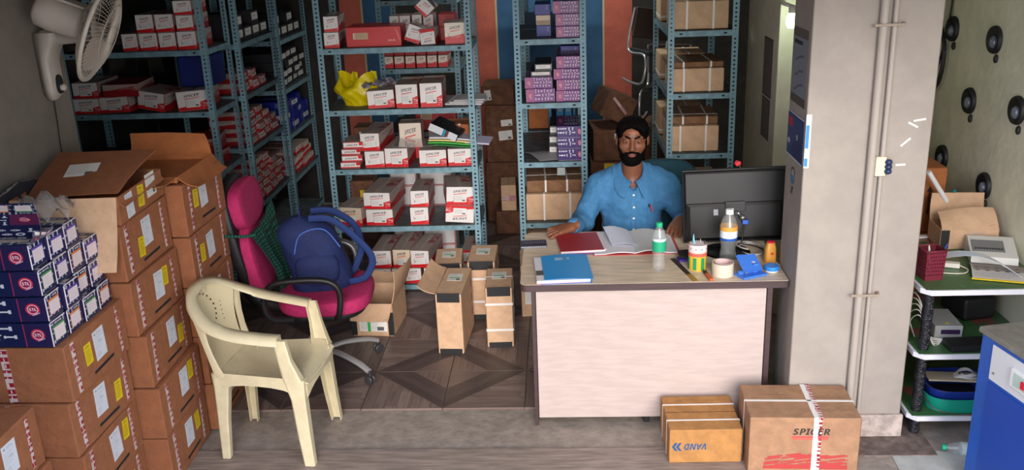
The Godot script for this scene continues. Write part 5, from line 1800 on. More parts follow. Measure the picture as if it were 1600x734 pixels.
func office_chair() -> void:
	var t := thing("office_chair", "magenta swivel office chair with black loop arms and chrome base", "chair", Vector3(-1.335, 0.0005, -4.565), 4.0)
	var fab := mat(rgb(184, 36, 98), 0.85, 0.0, 0.1, 5.0, 0.4)
	var blk := mat(rgb(20, 20, 23), 0.5)
	part("seat", cushion(0.52, 0.50, 0.085, 3.0), fab, t, T(Vector3(0.05, 0.455, -0.02), 0, 0, 90) )
	part("seat_shell", cushion(0.48, 0.46, 0.05, 3.0), blk, t, T(Vector3(0.04, 0.405, -0.02), 0, 0, 90))
	part("back_cushion", cushion(0.46, 0.40, 0.08, 3.0), fab, t, T(Vector3(-0.315, 0.69, -0.09), 0, 0, 9))
	part("headrest", cushion(0.44, 0.25, 0.08, 2.8), fab, t, T(Vector3(-0.35, 0.965, -0.09), 0, 0, 8))
	part("back_shell", cushion(0.49, 0.64, 0.06, 3.0), blk, t, T(Vector3(-0.375, 0.80, -0.085), 0, 0, 9))
	var sp := MB.new()
	sp.tube(curve([Vector3(-0.05, 0.38, -0.02), Vector3(-0.3, 0.39, -0.04), Vector3(-0.4, 0.5, -0.06), Vector3(-0.4, 0.72, -0.06)]), 0.02, 8, true, 1.8)
	part("back_bracket", sp.mesh(), blk, t)
	for s in [1.0, -1.0]:
		var a := MB.new()
		a.tube(curve([Vector3(0.13, 0.40, s * 0.2), Vector3(0.16, 0.45, s * 0.285), Vector3(0.175, 0.58, s * 0.3), Vector3(0.12, 0.645, s * 0.305), Vector3(-0.04, 0.655, s * 0.305), Vector3(-0.17, 0.63, s * 0.3), Vector3(-0.215, 0.54, s * 0.29), Vector3(-0.19, 0.44, s * 0.27), Vector3(-0.1, 0.40, s * 0.2)]), 0.016, 8, true, 1.3)
		part("armrest", a.mesh(), blk if s > 0 else mat(rgb(120, 120, 124), 0.35, 0.6), t)
	var col := MB.new()
	col.lathe([Vector2(0.035, 0.09), Vector2(0.035, 0.2), Vector2(0.025, 0.21), Vector2(0.025, 0.38)], 16)
	part("gas_column", col.mesh(), M.black, t)
	var lv := MB.new()
	lv.tube([Vector3(0.0, 0.37, 0.1), Vector3(0.0, 0.33, 0.24), Vector3(-0.01, 0.31, 0.27)], [0.006, 0.006, 0.012], 8)
	part("lever", lv.mesh(), M.chrome, t)
	for i in 5:
		var an := deg_to_rad(36.0 + 72.0 * i)
		var d := Vector3(cos(an), 0, sin(an))
		var lg := MB.new()
		lg.tube(curve([Vector3(0, 0.125, 0) + d * 0.02, Vector3(0, 0.13, 0) + d * 0.12, Vector3(0, 0.105, 0) + d * 0.26, Vector3(0, 0.075, 0) + d * 0.335]), 0.019, 8, true, 0.7)
		part("base_leg", lg.mesh(), M.chrome, t)
		var c := d * 0.335
		var side := d.cross(Vector3.UP)
		var cs := MB.new()
		for e in [-1.0, 1.0]:
			cs.xf = Transform3D(Basis(d, side, d.cross(side)), c + Vector3(0, 0.027, 0) + side * 0.013 * e)
			cs.lathe([Vector2(0.001, -0.008), Vector2(0.022, -0.008), Vector2(0.027, -0.003), Vector2(0.027, 0.003), Vector2(0.022, 0.008), Vector2(0.001, 0.008)], 16)
		cs.xf = Transform3D()
		cs.tube([c + Vector3(0, 0.08, 0), c + Vector3(0, 0.045, 0)], 0.009, 8)
		part("caster", cs.mesh(), mat(rgb(56, 56, 60), 0.3), t)
	# checked cloth over the back
	var cc := Canvas.new(256, 256, rgb(12, 120, 98))
	for i in 12:
		cc.rect(i * 21.3, 0, 10, 256, rgb(8, 66, 58))
	for y in 256:
		if int(y / 10.6) % 2 == 0:
			for x in 256:
				var c0 := cc.im.get_pixel(x, y)
				cc.im.set_pixel(x, y, c0.darkened(0.55))
	var rows := []
	for i in 15:
		var k := i / 14.0
		var row := []
		for j in 13:
			var q := j / 12.0
			var z0 := lerpf(0.19, 0.03, clampf(k * 1.5, 0, 1))
			var z := lerpf(z0, -0.3 - 0.04 * k, q)
			var y := 0.88 - 0.40 * k - 0.035 * sin(q * PI) * (1.0 - k) + (0.05 * q if k < 0.2 else 0.0)
			var x := -0.268 + 0.045 * k + 0.012 * sin(q * 22.0 + k * 3.0) * (0.35 + k) + 0.02 * sin(q * 9.0) * k - 0.03 * (1.0 - k) * (1.0 - k) + 0.03
			row.append(Vector3(x, y, z))
		rows.append(row)
	var cl := MB.new()
	cl.sheet(rows, 0.003)
	var cm := texmat(cc.tex(), 0.9)
	cm.uv1_scale = Vector3(1.3, 1.6, 1)
	var tw := thing("checked_cloth", "green and black checked cloth hung over the office chair's back", "cloth", Vector3(-1.335, 0.0005, -4.565), 4.0)
	part("cloth", cl.mesh(), cm, tw)
	var kn := MB.new()
	kn.tube(curve([Vector3(-0.24, 0.87, 0.185), Vector3(-0.3, 0.868, 0.2), Vector3(-0.4, 0.872, 0.2), Vector3(-0.43, 0.85, 0.19)]), 0.008, 6)
	part("tied_corner", kn.mesh(), cm, tw)
	backpack()

func backpack() -> void:
	var t := thing("backpack", "blue backpack slumped on the magenta chair seat, straps forward", "backpack", Vector3(-1.29, 0.5, -4.60), 10.0)
	var bl := mat(rgb(13, 32, 86), 0.8, 0.0, 0.15, 5.0, 0.3)
	var b := MB.new()
	var rings := []
	for i in 12:
		var k := i / 11.0
		var w := lerpf(0.165, 0.15, k)
		var d := lerpf(0.12, 0.085, k)
		if k > 0.72:
			var q := (k - 0.72) / 0.28
			w *= sqrt(maxf(0.02, 1.0 - q * q))
			d *= sqrt(maxf(0.05, 1.0 - q * q * 0.9))
		if k < 0.08:
			w *= 0.9; d *= 0.9
		var ring := PackedVector3Array()
		for j in 24:
			var a := TAU * j / 24.0
			var wr := 1.0 + 0.035 * sin(a * 3.0 + k * 9.0) + 0.02 * sin(a * 7.0 - k * 14.0)
			ring.append(Vector3(-0.10 * k * k + signf(cos(a)) * pow(absf(cos(a)), 0.75) * w * wr - 0.02, k * 0.40, signf(sin(a)) * pow(absf(sin(a)), 0.75) * d * wr))
		rings.append(ring)
	b.loft(rings)
	part("body", b.mesh(), bl, t)
	var pk := MB.new()
	rings = []
	for i in 8:
		var k := i / 7.0
		var e := sqrt(maxf(0.03, 1.0 - pow(2.0 * k - 1.0, 4)))
		var ring := PackedVector3Array()
		for j in 16:
			var a := TAU * j / 16.0
			ring.append(Vector3(-0.03 + cos(a) * 0.115 * e, 0.03 + k * 0.19, 0.105 - 0.02 * k + sin(a) * 0.032 * e))
		rings.append(ring)
	pk.loft(rings)
	part("front_pocket", pk.mesh(), bl, t)
	for s in [[0.09, 0.07, 0.26], [0.05, -0.07, 0.2]]:
		var st := MB.new()
		st.tube(curve([Vector3(-0.05, 0.40, s[1]), Vector3(0.06, 0.39, s[1] * 1.1), Vector3(0.17, 0.30, s[1] * 1.3), Vector3(s[2], 0.17, s[1] * 1.3), Vector3(s[2] - 0.04, 0.06, s[1] * 1.2), Vector3(0.13, 0.03, s[1])], 8), 0.006, 8, true, 3.2)
		part("shoulder_strap", st.mesh(), mat(rgb(15, 42, 98), 0.8), t)
	var hd := MB.new()
	hd.tube(curve([Vector3(-0.1, 0.395, 0.03), Vector3(-0.1, 0.44, 0.01), Vector3(-0.1, 0.44, -0.02), Vector3(-0.1, 0.395, -0.04)]), 0.005, 6, true, 2.0)
	part("grab_loop", hd.mesh(), bl, t)
	var zp := MB.new()
	zp.tube(curve([Vector3(-0.14, 0.22, 0.10), Vector3(-0.1, 0.32, 0.085), Vector3(0.02, 0.34, 0.08), Vector3(0.1, 0.24, 0.095)]), 0.004, 6)
	part("zip", zp.mesh(), mat(rgb(60, 96, 176), 0.6), t)

# ---------------------------------------------------------------- wall fan
func wall_fan() -> void:
	var t := thing("wall_fan", "white wall fan with wire guard on the far left wall", "fan", Vector3(-2.299, 1.80, -4.03))
	var w: Material = M.fan
	var b := MB.new()
	var rings := []
	for i in 13:
		var k := i / 12.0
		var e := 1.0 if k > 0.25 else sqrt(maxf(0.0, 1.0 - pow((0.25 - k) / 0.25, 2.0)))
		if k > 0.94: e *= 0.9
		var d := 0.05 + 0.055 * smoothstep(0.55, 1.0, k)
		var hw := 0.055 * (0.35 + 0.65 * e)
		var ring := PackedVector3Array()
		for q in [[0, -1.0], [0.7, -1.0], [1.0, -0.75], [1.0, 0.75], [0.7, 1.0], [0, 1.0]]:
			ring.append(Vector3(q[0] * d * (0.5 + 0.5 * e), -0.155 + k * 0.30, q[1] * hw))
		rings.append(ring)
	b.loft(rings)
	part("wall_base", b.mesh(), w, t)
	part("switch_plate", cushion(0.05, 0.085, 0.012, 2.4), M.slot, t, T(Vector3(0.053, -0.085, 0.0)))
	var kb := MB.new()
	kb.lathe([Vector2(0.014, 0.0), Vector2(0.016, 0.012), Vector2(0.012, 0.02), Vector2(0.0001, 0.021)], 16)
	part("speed_knob", kb.mesh(), w, t, Transform3D(Basis(Vector3.BACK, -PI / 2), Vector3(0.058, -0.1, 0.0)))
	var arm := MB.new()
	arm.loft([sq(Vector3(0.03, 0.125, 0), 0.03, 0.04), sq(Vector3(0.1, 0.118, 0.01), 0.026, 0.03), sq(Vector3(0.225, 0.118, 0.05), 0.016, 0.018)])
	part("bracket_arm", arm.mesh(), w, t)
	var axis := Vector3(0.89, -0.40, -0.16).normalized()
	var c := Vector3(0.325, 0.152, 0.09)
	var u := axis.cross(Vector3.UP).normalized()
	var v := u.cross(axis)
	var fb := Transform3D(Basis(u, axis, u.cross(axis)), c)
	var yk := MB.new()
	yk.tube([Vector3(0.225, 0.118, 0.05), Vector3(0.25, 0.125, 0.06), c - axis * 0.07 - v * 0.05], 0.014, 8)
	part("yoke", yk.mesh(), w, t)
	part("motor_housing", _lathe([Vector2(0.0001, -0.27), Vector2(0.045, -0.268), Vector2(0.068, -0.25), Vector2(0.074, -0.2), Vector2(0.07, -0.09), Vector2(0.055, -0.07), Vector2(0.0001, -0.07)], 28), w, t, fb)
	part("housing_skirt", bx(Vector3(0.09, 0.2, 0.012), 0.004, Vector3(0, -0.17, 0.075)), w, t, fb)
	part("hub", _lathe([Vector2(0.0001, 0.062), Vector2(0.035, 0.06), Vector2(0.042, 0.05), Vector2(0.042, 0.044), Vector2(0.0001, 0.044)], 24), w, t, fb)
	part("spinner", _lathe([Vector2(0.0001, 0.025), Vector2(0.03, 0.02), Vector2(0.036, -0.02), Vector2(0.0001, -0.03)], 20), mat(rgb(150, 138, 128), 0.5), t, fb)
	for i in 3:
		var a := TAU * i / 3.0 + 0.4
		var rows := []
		for k in 7:
			var rr := 0.03 + 0.155 * k / 6.0
			var row := []
			for j in 5:
				var q := (j / 4.0 - 0.5) * (0.5 + 0.5 * sin(PI * clampf(k / 6.0 * 0.8 + 0.15, 0, 1)))
				var an := a + q * 1.15
				row.append(Vector3(cos(an) * rr, -q * 0.05, sin(an) * rr))
			rows.append(row)
		var bl := MB.new()
		bl.sheet(rows, 0.002)
		part("blade", bl.mesh(), mat(rgb(168, 154, 142), 0.4), t, fb)
	var R := 0.222
	var rim := MB.new()
	var ring2 := []
	for i in 49:
		var a := TAU * i / 48.0
		ring2.append(Vector3(cos(a) * R, 0, sin(a) * R))
	rim.tube(ring2, 0.010, 8, false, 1.0)
	part("guard_rim", rim.mesh(), w, t, fb)
	for side in [1.0, -1.0]:
		var wires := MB.new()
		for i in 64:
			var a := TAU * i / 64.0
			var pts := []
			for k in 6:
				var q := k / 5.0
				var rr := lerpf(0.04 if side > 0 else 0.06, R, q)
				pts.append(Vector3(cos(a + 0.25 * (1 - q)) * rr, side * (0.05 * (1.0 - pow(q, 3.0))), sin(a + 0.25 * (1 - q)) * rr))
			wires.tube(pts, 0.0011, 4, false)
		var hoop := []
		for i in 33:
			hoop.append(Vector3(cos(TAU * i / 32.0) * 0.13, side * (0.05 * (1.0 - pow(0.47, 3.0))), sin(TAU * i / 32.0) * 0.13))
		wires.tube(hoop, 0.0018, 5, false)
		var g := part("wire_guard", wires.mesh(), w, t, fb)
		g.set_meta("kind", "stuff")
	var cd := MB.new()
	cd.tube(curve([Vector3(0.012, -0.15, 0.0), Vector3(0.006, -0.25, -0.005), Vector3(0.004, -0.4, 0.005), Vector3(0.004, -0.55, -0.01), Vector3(0.01, -0.72, -0.06)]), 0.0028, 6)
	part("power_cord", cd.mesh(), M.black, t)
	var pc := MB.new()
	pc.tube(curve([Vector3(0.235, 0.11, 0.055), Vector3(0.245, 0.06, 0.06), Vector3(0.238, 0.02, 0.06), Vector3(0.225, 0.05, 0.055)]), 0.0015, 5)
	part("pull_cord", pc.mesh(), w, t)

func _lathe(p: Array, n: int) -> ArrayMesh:
	var b := MB.new()
	b.lathe(p, n)
	return b.mesh()

func sq(c: Vector3, h: float, w: float) -> PackedVector3Array:
	return PackedVector3Array([c + Vector3(0, h, w), c + Vector3(0, h, -w), c + Vector3(0, -h, -w), c + Vector3(0, -h, w)])

# ---------------------------------------------------------------- right alcove
func alcove() -> void:
	var t := thing("shelf_unit", "three-tier shelf with green leafy tops and black wrapped legs in the right alcove", "shelf unit", Vector3(1.86, 0.0005, -4.17))
	var vc := Canvas.new(512, 512, rgb(62, 104, 62))
	for i in 60:
		var p := Vector2(rng.randf() * 512, rng.randf() * 512)
		vc.line(p, p + Vector2(rng.randf_range(-30, 30), rng.randf_range(-60, -20)), rng.randf_range(6, 16), rgb(54, 92, 52).lerp(rgb(92, 134, 84), rng.randf()))
	for i in 7:
		var p := Vector2(rng.randf() * 440 + 30, rng.randf() * 440 + 30)
		for k in 9:
			vc.disc(p + Vector2(rng.randf_range(-34, 34), rng.randf_range(-20, 20)), rng.randf_range(10, 24), rgb(128, 74, 66))
	var vm := texmat(vc.tex(), 0.3)
	var wm := mat(rgb(222, 222, 230), 0.4)
	for y in [0.112, 0.425, 0.735]:
		var poly := PackedVector2Array([Vector2(-0.25, -0.37), Vector2(-0.285, -0.33), Vector2(-0.285, 0.37), Vector2(0.28, 0.37), Vector2(0.28, -0.37)])
		var b := MB.new()
		b.prism(poly, -0.024, 0.0)
		var bd := part("board", b.mesh(), wm, t, Transform3D(Basis(Vector3.RIGHT, -PI / 2), Vector3(0, y - 0.001, 0)))
		var q := MB.new()
		q.quad(Vector3(-0.272, 0.358, 0.001), Vector3(0.275, 0.358, 0.001), Vector3(0.275, -0.362, 0.001), Vector3(-0.272, -0.362, 0.001), Vector3.BACK)
		part("leafy_cover", q.mesh(), vm, bd)
	var foil := mat(rgb(34, 34, 40), 0.16, 0.0, 0.0)
	foil.normal_enabled = true
	foil.normal_texture = bumps()
	foil.normal_scale = 3.0
	foil.uv1_triplanar = true
	foil.uv1_scale = Vector3(4, 7, 4)
	for p in [[-0.235, 0.31], [0.235, 0.31], [-0.235, -0.32], [0.235, -0.32]]:
		for seg in [[0.0, 0.087], [0.113, 0.4], [0.426, 0.71]]:
			var b := MB.new()
			var rings := []
			var n := 8
			for i in n + 1:
				var k := float(i) / n
				var r: float = 0.024 + 0.002 * sin(k * 17.0 + p[0] * 9)
				var ring := PackedVector3Array()
				for j in 12:
					ring.append(Vector3(p[0] + cos(TAU * j / 12) * r, lerpf(seg[0], seg[1], k), p[1] + sin(TAU * j / 12) * r))
				rings.append(ring)
			b.loft(rings)
			part("wrapped_leg", b.mesh(), foil, t)
	# top shelf
	var ba := thing("pen_basket", "maroon perforated plastic basket on the green shelf beside the pillar", "basket", Vector3(1.655, 0.7355, -3.96), 8.0)
	var hc := Canvas.new(128, 128, Color.WHITE)
	for i in 8:
		for j in 8:
			var d := Vector2(8 + i * 16 + (8 if j % 2 else 0), 8 + j * 16)
			for y in 128:
				if absf(y + 0.5 - d.y) < 5:
					for x in range(maxi(0, int(d.x) - 5), mini(128, int(d.x) + 5)):
						if absf(x + 0.5 - d.x) + absf(y + 0.5 - d.y) < 5:
							hc.im.set_pixel(x, y, Color(1, 1, 1, 0))
	var hm := texmat(ImageTexture.create_from_image(hc.im), 0.4, rgb(112, 34, 52))
	hm.transparency = BaseMaterial3D.TRANSPARENCY_ALPHA_SCISSOR
	var mr := mat(rgb(112, 34, 52), 0.4)
	for f in [[0, 1], [1, 0], [0, -1], [-1, 0]]:
		var b := MB.new()
		var o := Vector3(f[0], 0, f[1])
		var r := Vector3(f[1], 0, -f[0])
		b.sheet([[o * 0.046 - r * 0.046 + Vector3(0, 0.14, 0), o * 0.046 + r * 0.046 + Vector3(0, 0.14, 0)], [o * 0.04 - r * 0.04, o * 0.04 + r * 0.04]], 0.002)
		part("perforated_side", b.mesh(), hm, ba)
	part("base", bx(Vector3(0.082, 0.02, 0.082), 0.002, Vector3(0, 0.01, 0)), mr, ba)
	var rim := MB.new()
	rim.tube([Vector3(-0.046, 0.14, -0.046), Vector3(0.046, 0.14, -0.046), Vector3(0.046, 0.14, 0.046), Vector3(-0.046, 0.14, 0.046), Vector3(-0.046, 0.14, -0.046)], 0.004, 6)
	part("rim", rim.mesh(), mr, ba)
	for p in [["white pen standing in the maroon basket", Vector3(-0.015, 0.155, 0.0), rgb(226, 224, 214)], ["blue capped pen leaning out of the maroon basket", Vector3(0.06, 0.165, 0.02), rgb(46, 70, 150)]]:
		var b := MB.new()
		b.tube([Vector3(0, 0.022, 0), p[1] * 0.9, p[1]], [0.004, 0.0045, 0.002], 8)
		solo("pen", b.mesh(), mat(p[2], 0.4), p[0], "pen", T(Vector3(1.655, 0.7355, -3.96), 8))
	# white plastic sleeve, magazine with yellow edge, adaptor
	var rows := []
	for i in 9:
		var row := []
		for j in 3:
			var k := i / 8.0
			row.append(Vector3(1.745 + 0.30 * k, 0.742 + 0.075 * sin(PI * clampf(1.1 * (1 - k), 0, 1)) * 0.8 + 0.002, -4.22 + 0.30 * k + (j - 1) * 0.035))
		rows.append(row)
	var b1 := MB.new()
	b1.sheet(rows, 0.0015)
	solo("plastic_sleeve", b1.mesh(), mat(rgb(214, 226, 240), 0.2), "curved white plastic sleeve bridging from the basket to the magazine", "sleeve")
	var mg := thing("magazine", "open printed magazine with yellow edge on the green shelf", "magazine", Vector3(1.99, 0.7365, -3.985), -18.0)
	var mc := Canvas.new(256, 256, rgb(196, 190, 186))
	mc.rect(0, 0, 256, 50, rgb(92, 62, 60))
	mc.rect(8, 60, 240, 100, rgb(150, 140, 132))
	for i in 12:
		mc.disc(Vector2(24 + (i % 6) * 40, 120 + (i / 6) * 44), 10, rgb(70, 60, 58), 0.6)
	mc.lines(10, 200, 236, 4, 12, 3, rgb(110, 110, 120), rng)
	rows = []
	for i in 7:
		var row := []
		for j in 5:
			var k := i / 6.0
			row.append(Vector3(-0.13 + j * 0.065, 0.006 + 0.014 * sin(k * PI), -0.1 + k * 0.2))
		rows.append(row)
	var b2 := MB.new()
	b2.sheet(rows, 0.004)
	part("pages", b2.mesh(), texmat(mc.tex(), 0.5), mg)
	part("yellow_edge", bx(Vector3(0.27, 0.004, 0.016), 0.001, Vector3(0, 0.005, 0.107)), mat(rgb(240, 206, 20), 0.5), mg)
	part("under_sheet", bx(Vector3(0.24, 0.003, 0.19), 0.0008, Vector3(0.0, 0.0015, 0.004)), mat(rgb(206, 210, 224), 0.7), mg)
	var ad := thing("power_adaptor", "small white power adaptor with looped cream lead on the green shelf", "adaptor", Vector3(1.80, 0.7365, -4.08), -20)
	part("block", bx(Vector3(0.075, 0.024, 0.035), 0.004, Vector3(0, 0.012, 0)), M.white_plastic, ad)
	var cb := MB.new()
	cb.tube(curve([Vector3(0.035, 0.012, 0), Vector3(0.07, 0.006, 0.03), Vector3(0.05, 0.004, 0.08), Vector3(-0.03, 0.004, 0.1), Vector3(-0.09, 0.004, 0.08)]), 0.0028, 6)
	part("lead", cb.mesh(), mat(rgb(220, 214, 190), 0.5), ad)
	cb = MB.new()
	cb.tube(curve([Vector3(-0.035, 0.012, 0), Vector3(-0.08, 0.006, 0.0), Vector3(-0.11, 0.004, 0.04)]), 0.0028, 6)
	part("lead", cb.mesh(), mat(rgb(220, 214, 190), 0.5), ad)
	var fx := thing("desk_phone", "white office machine with grey keypad behind the magazine", "office machine", Vector3(2.03, 0.7365, -4.2), -14.0)
	var bb := MB.new()
	bb.prism(PackedVector2Array([Vector2(-0.1, 0.0), Vector2(-0.1, 0.075), Vector2(-0.06, 0.085), Vector2(0.1, 0.035), Vector2(0.11, 0.0)]), -0.1, 0.1)
	part("body", bb.mesh(), mat(rgb(216, 214, 208), 0.45), fx, Transform3D(Basis(Vector3.UP, -PI / 2), Vector3.ZERO))
	part("keypad_panel", bx(Vector3(0.14, 0.003, 0.09), 0.001), mat(rgb(126, 126, 126), 0.5), fx, T(Vector3(-0.02, 0.063, 0.02), 0, 17.3))
	for i in 10:
		part("key", bx(Vector3(0.009, 0.003, 0.011), 0.0008), mat(rgb(60, 60, 62), 0.5), fx, T(Vector3(-0.075 + i * 0.0125, 0.058, 0.045), 0, 17.3))
	carton("small kraft carton with tented lid flaps on the green shelf", Vector3(1.98, 0.7365, -4.405), Vector3(0.27, 0.1, 0.18), -3, {"mat": M.card_light, "open": [["+z", -52, 0.12, 0.3], ["-z", 12, 0.13], ["+x", -70, 0.05]], "tape": [], "white": []})
	var kt: Node3D = get_child(get_child_count() - 1)
	decal("black_corner", kt, Vector3(0.27, 0.1, 0.18), "+z", -0.42, 0.0, 0.04, 0.095, M.black, Rect2(0, 0, 1, 1))
	decal("clear_tape", kt, Vector3(0.27, 0.1, 0.18), "+z", 0.1, 0.12, 0.07, 0.06, M.film2, Rect2(0, 0, 1, 1))
	solo("bottle_cap", _lathe([Vector2(0.0001, 0.012), Vector2(0.011, 0.012), Vector2(0.012, 0.0), Vector2(0.0001, 0.0)], 16), mat(rgb(20, 110, 108), 0.4), "small teal cap lying on the kraft carton's raised back flap", "cap", T(Vector3(1.965, 0.969, -4.52), 0))
	# cartons standing behind the shelf
	var g := "brown cartons stacked behind the green shelf"
	for d in [["bottom", 0.0005, 0.36, 1.80], ["middle", 0.363, 0.355, 1.80], ["top", 0.72, 0.345, 1.79]]:
		var s := Vector3(0.36, d[2], 0.42)
		var c := carton("brown carton behind the green shelf, %s of the stack, by the pillar" % d[0], Vector3(d[3], d[1], -4.84), s, 0, {"mat": M.card_orange, "group": g})
		if d[0] == "top":
			lettering("printed_word", "SPICER", 0.022, 0.1, M.ink, c, T(Vector3(-0.0, 0.27, 0.2106)))
			lettering("printed_word", "GEARS", 0.022, 0.09, M.ink, c, T(Vector3(-0.005, 0.235, 0.2106)))
			lettering("printed_word", "Pvt. Ltd.", 0.014, 0.07, M.ink, c, T(Vector3(-0.01, 0.165, 0.2106)))
			part("printed_line", bx(Vector3(0.08, 0.006, 0.0012), 0.0), M.ink, c, T(Vector3(-0.01, 0.135, 0.2106)))
			var a := MB.new()
			a.prism(PackedVector2Array([Vector2(-0.005, 0), Vector2(-0.005, 0.12), Vector2(-0.016, 0.12), Vector2(0, 0.15), Vector2(0.016, 0.12), Vector2(0.005, 0.12), Vector2(0.005, 0)]), 0, 0.0012)
			part("printed_arrow", a.mesh(), M.ink, c, T(Vector3(0.1, 0.1, 0.2102)))
		if d[0] == "bottom":
			lettering("printed_word", "DON'T TURN OVER", 0.018, 0.2, M.ink, c, T(Vector3(0.02, 0.3, 0.2106)))
	var rl := MB.new()
	rl.tube([Vector3(1.82, 1.082, -4.50), Vector3(1.97, 0.875, -4.545)], 0.0125, 14)
	solo("paper_roll", rl.mesh(), mat(rgb(222, 222, 226), 0.7), "thin white paper roll leaning on the brown carton behind the kraft box", "roll")
	var rl2 := MB.new()
	rl2.box(Vector3(0, 0.004, 0), Vector3(0.15, 0.008, 0.035), 0.003)
	solo("white_strip", rl2.mesh(), mat(rgb(220, 222, 228), 0.6), "short white strip lying on the shelf edge below the brown carton", "strip", T(Vector3(1.8, 0.7365, -4.5), 10))
	# middle shelf
	var ps := thing("power_supply", "grey metal power box with display on the shelf's middle tier", "power box", Vector3(1.775, 0.4265, -4.05), -3.0)
	part("case", bx(Vector3(0.125, 0.065, 0.2), 0.003, Vector3(0, 0.038, 0)), mat(rgb(178, 178, 176), 0.45, 0.2), ps)
	part("display", bx(Vector3(0.085, 0.022, 0.002), 0.0005, Vector3(0.008, 0.04, 0.101)), mat(rgb(52, 36, 70), 0.3), ps)
	part("yellow_mark", bx(Vector3(0.016, 0.001, 0.016), 0.0, Vector3(0.0, 0.0712, 0.07)), mat(rgb(226, 206, 40), 0.5), ps, )
	for i in 4:
		part("foot", bx(Vector3(0.014, 0.006, 0.014), 0.001, Vector3(-0.05 + 0.1 * (i % 2), 0.003, -0.08 + 0.16 * (i / 2))), M.black, ps)
	solo("black_box", bx(Vector3(0.2, 0.03, 0.1), 0.004), M.black, "low black box in front of the grey power box, middle tier", "box", T(Vector3(1.83, 0.442, -3.87), 3))
	solo("dark_bundle", bx(Vector3(0.18, 0.12, 0.2), 0.02), M.black, "dark wrapped bundle at the back of the middle tier", "bundle", T(Vector3(1.98, 0.487, -4.25), 12))
	var wr := MB.new()
	for i in 5:
		wr.tube(curve([Vector3(1.63, 0.43, -3.98), Vector3(1.61 - 0.01 * i, 0.5 + 0.03 * i, -4.0), Vector3(1.66, 0.52 + 0.02 * i, -4.02 - 0.01 * i), Vector3(1.68, 0.45 - 0.004 * i, -3.95 + 0.012 * i), Vector3(1.74, 0.44, -3.93)]), 0.003, 6)
	solo("white_wires", wr.mesh(), M.white_plastic, "tangle of white wires between the wrapped leg and power box", "wires")
	# bottom shelf
	var tub := thing("green_tub", "sea-green plastic tub with wire handle on the shelf's bottom tier", "tub", Vector3(1.832, 0.1135, -3.945))
	var rings := []
	for e in [[0.0, 0.15, 0.12], [0.07, 0.165, 0.135], [0.075, 0.17, 0.14], [0.075, 0.16, 0.13], [0.01, 0.145, 0.115]]:
		var ring := PackedVector3Array()
		for j in 32:
			var a := TAU * j / 32.0
			ring.append(Vector3(signf(cos(a)) * pow(absf(cos(a)), 0.6) * e[1], e[0], signf(sin(a)) * pow(absf(sin(a)), 0.6) * e[2]))
		rings.append(ring)
	var tb := MB.new()
	tb.loft(rings)
	part("body", tb.mesh(), mat(rgb(24, 158, 134), 0.4), tub)
	var hd := MB.new()
	hd.tube(curve([Vector3(-0.165, 0.07, 0.02), Vector3(-0.14, 0.03, 0.13), Vector3(0.0, 0.01, 0.15), Vector3(0.14, 0.035, 0.135), Vector3(0.168, 0.07, 0.02)]), 0.003, 6)
	part("wire_handle", hd.mesh(), mat(rgb(110, 104, 90), 0.4, 0.5), tub)
	var t2 := thing("blue_tub", "dark blue tub sitting inside the sea-green tub", "tub", Vector3(1.832, 0.128, -3.945))
	rings = []
	for e in [[0.0, 0.13, 0.10], [0.09, 0.15, 0.122], [0.096, 0.155, 0.126], [0.094, 0.146, 0.118], [0.01, 0.126, 0.098]]:
		var ring := PackedVector3Array()
		for j in 32:
			var a := TAU * j / 32.0
			ring.append(Vector3(signf(cos(a)) * pow(absf(cos(a)), 0.6) * e[1], e[0], signf(sin(a)) * pow(absf(sin(a)), 0.6) * e[2]))
		rings.append(ring)
	tb = MB.new()
	tb.loft(rings)
	part("body", tb.mesh(), mat(rgb(30, 52, 140), 0.4), t2)
	var cb2 := MB.new()
	for k in 3:
		var pts := []
		for i in 20:
			var a := i / 19.0 * TAU * 1.4
			pts.append(Vector3(cos(a) * (0.05 - 0.008 * k), 0.008 + 0.005 * k + 0.008 * sin(a * 1.5), sin(a) * 0.035))
		cb2.tube(pts, 0.004, 6)
	solo("coiled_cable", cb2.mesh(), mat(rgb(206, 202, 196), 0.5), "coiled white cable lying on the board over the blue tub", "cable", T(Vector3(1.87, 0.238, -3.95)))
	solo("tub_board", bx(Vector3(0.26, 0.008, 0.09), 0.002), mat(rgb(196, 176, 150), 0.7), "narrow pale board laid across the blue tub's rim", "board", T(Vector3(1.832, 0.229, -3.96), -6))
	for d in [["white plastic plug lying in the blue tub", Vector3(1.78, 0.17, -3.87), rgb(220, 220, 224), 20.0], ["blue plastic clip lying in the blue tub", Vector3(1.735, 0.172, -3.88), rgb(60, 110, 190), -30.0], ["white paper tag lying in the blue tub", Vector3(1.85, 0.168, -3.86), rgb(214, 210, 200), 50.0]]:
		solo("loose_part", bx(Vector3(0.06, 0.014, 0.03), 0.003), mat(d[2], 0.5), d[0], "oddment", T(d[1], d[3], 12, 8))
	solo("dark_scrap", bx(Vector3(0.22, 0.05, 0.17), 0.015), M.black, "dark cloth scrap filling the bottom of the blue tub", "cloth", T(Vector3(1.832, 0.137, -3.945)))
	bottle("clear bottle with green cap lying on the floor by the blue counter", Vector3(1.885, 0.02, -3.655), 0.2, 0.03, rgb(24, 178, 130), [0.2, [rgb(206, 216, 214), 1.0]], true)
	# blue counter
	var ct := thing("blue_counter", "bright blue counter with grey top and white switch panel at lower right", "counter", Vector3(1.915, 0.0005, -3.25), 11.6)
	var blue := mat(rgb(22, 84, 176), 0.42, 0.0, 0.06, 1.0)
	part("cabinet", bx(Vector3(0.37, 0.69, 0.5), 0.004, Vector3(0, 0.345, 0)), blue, ct)
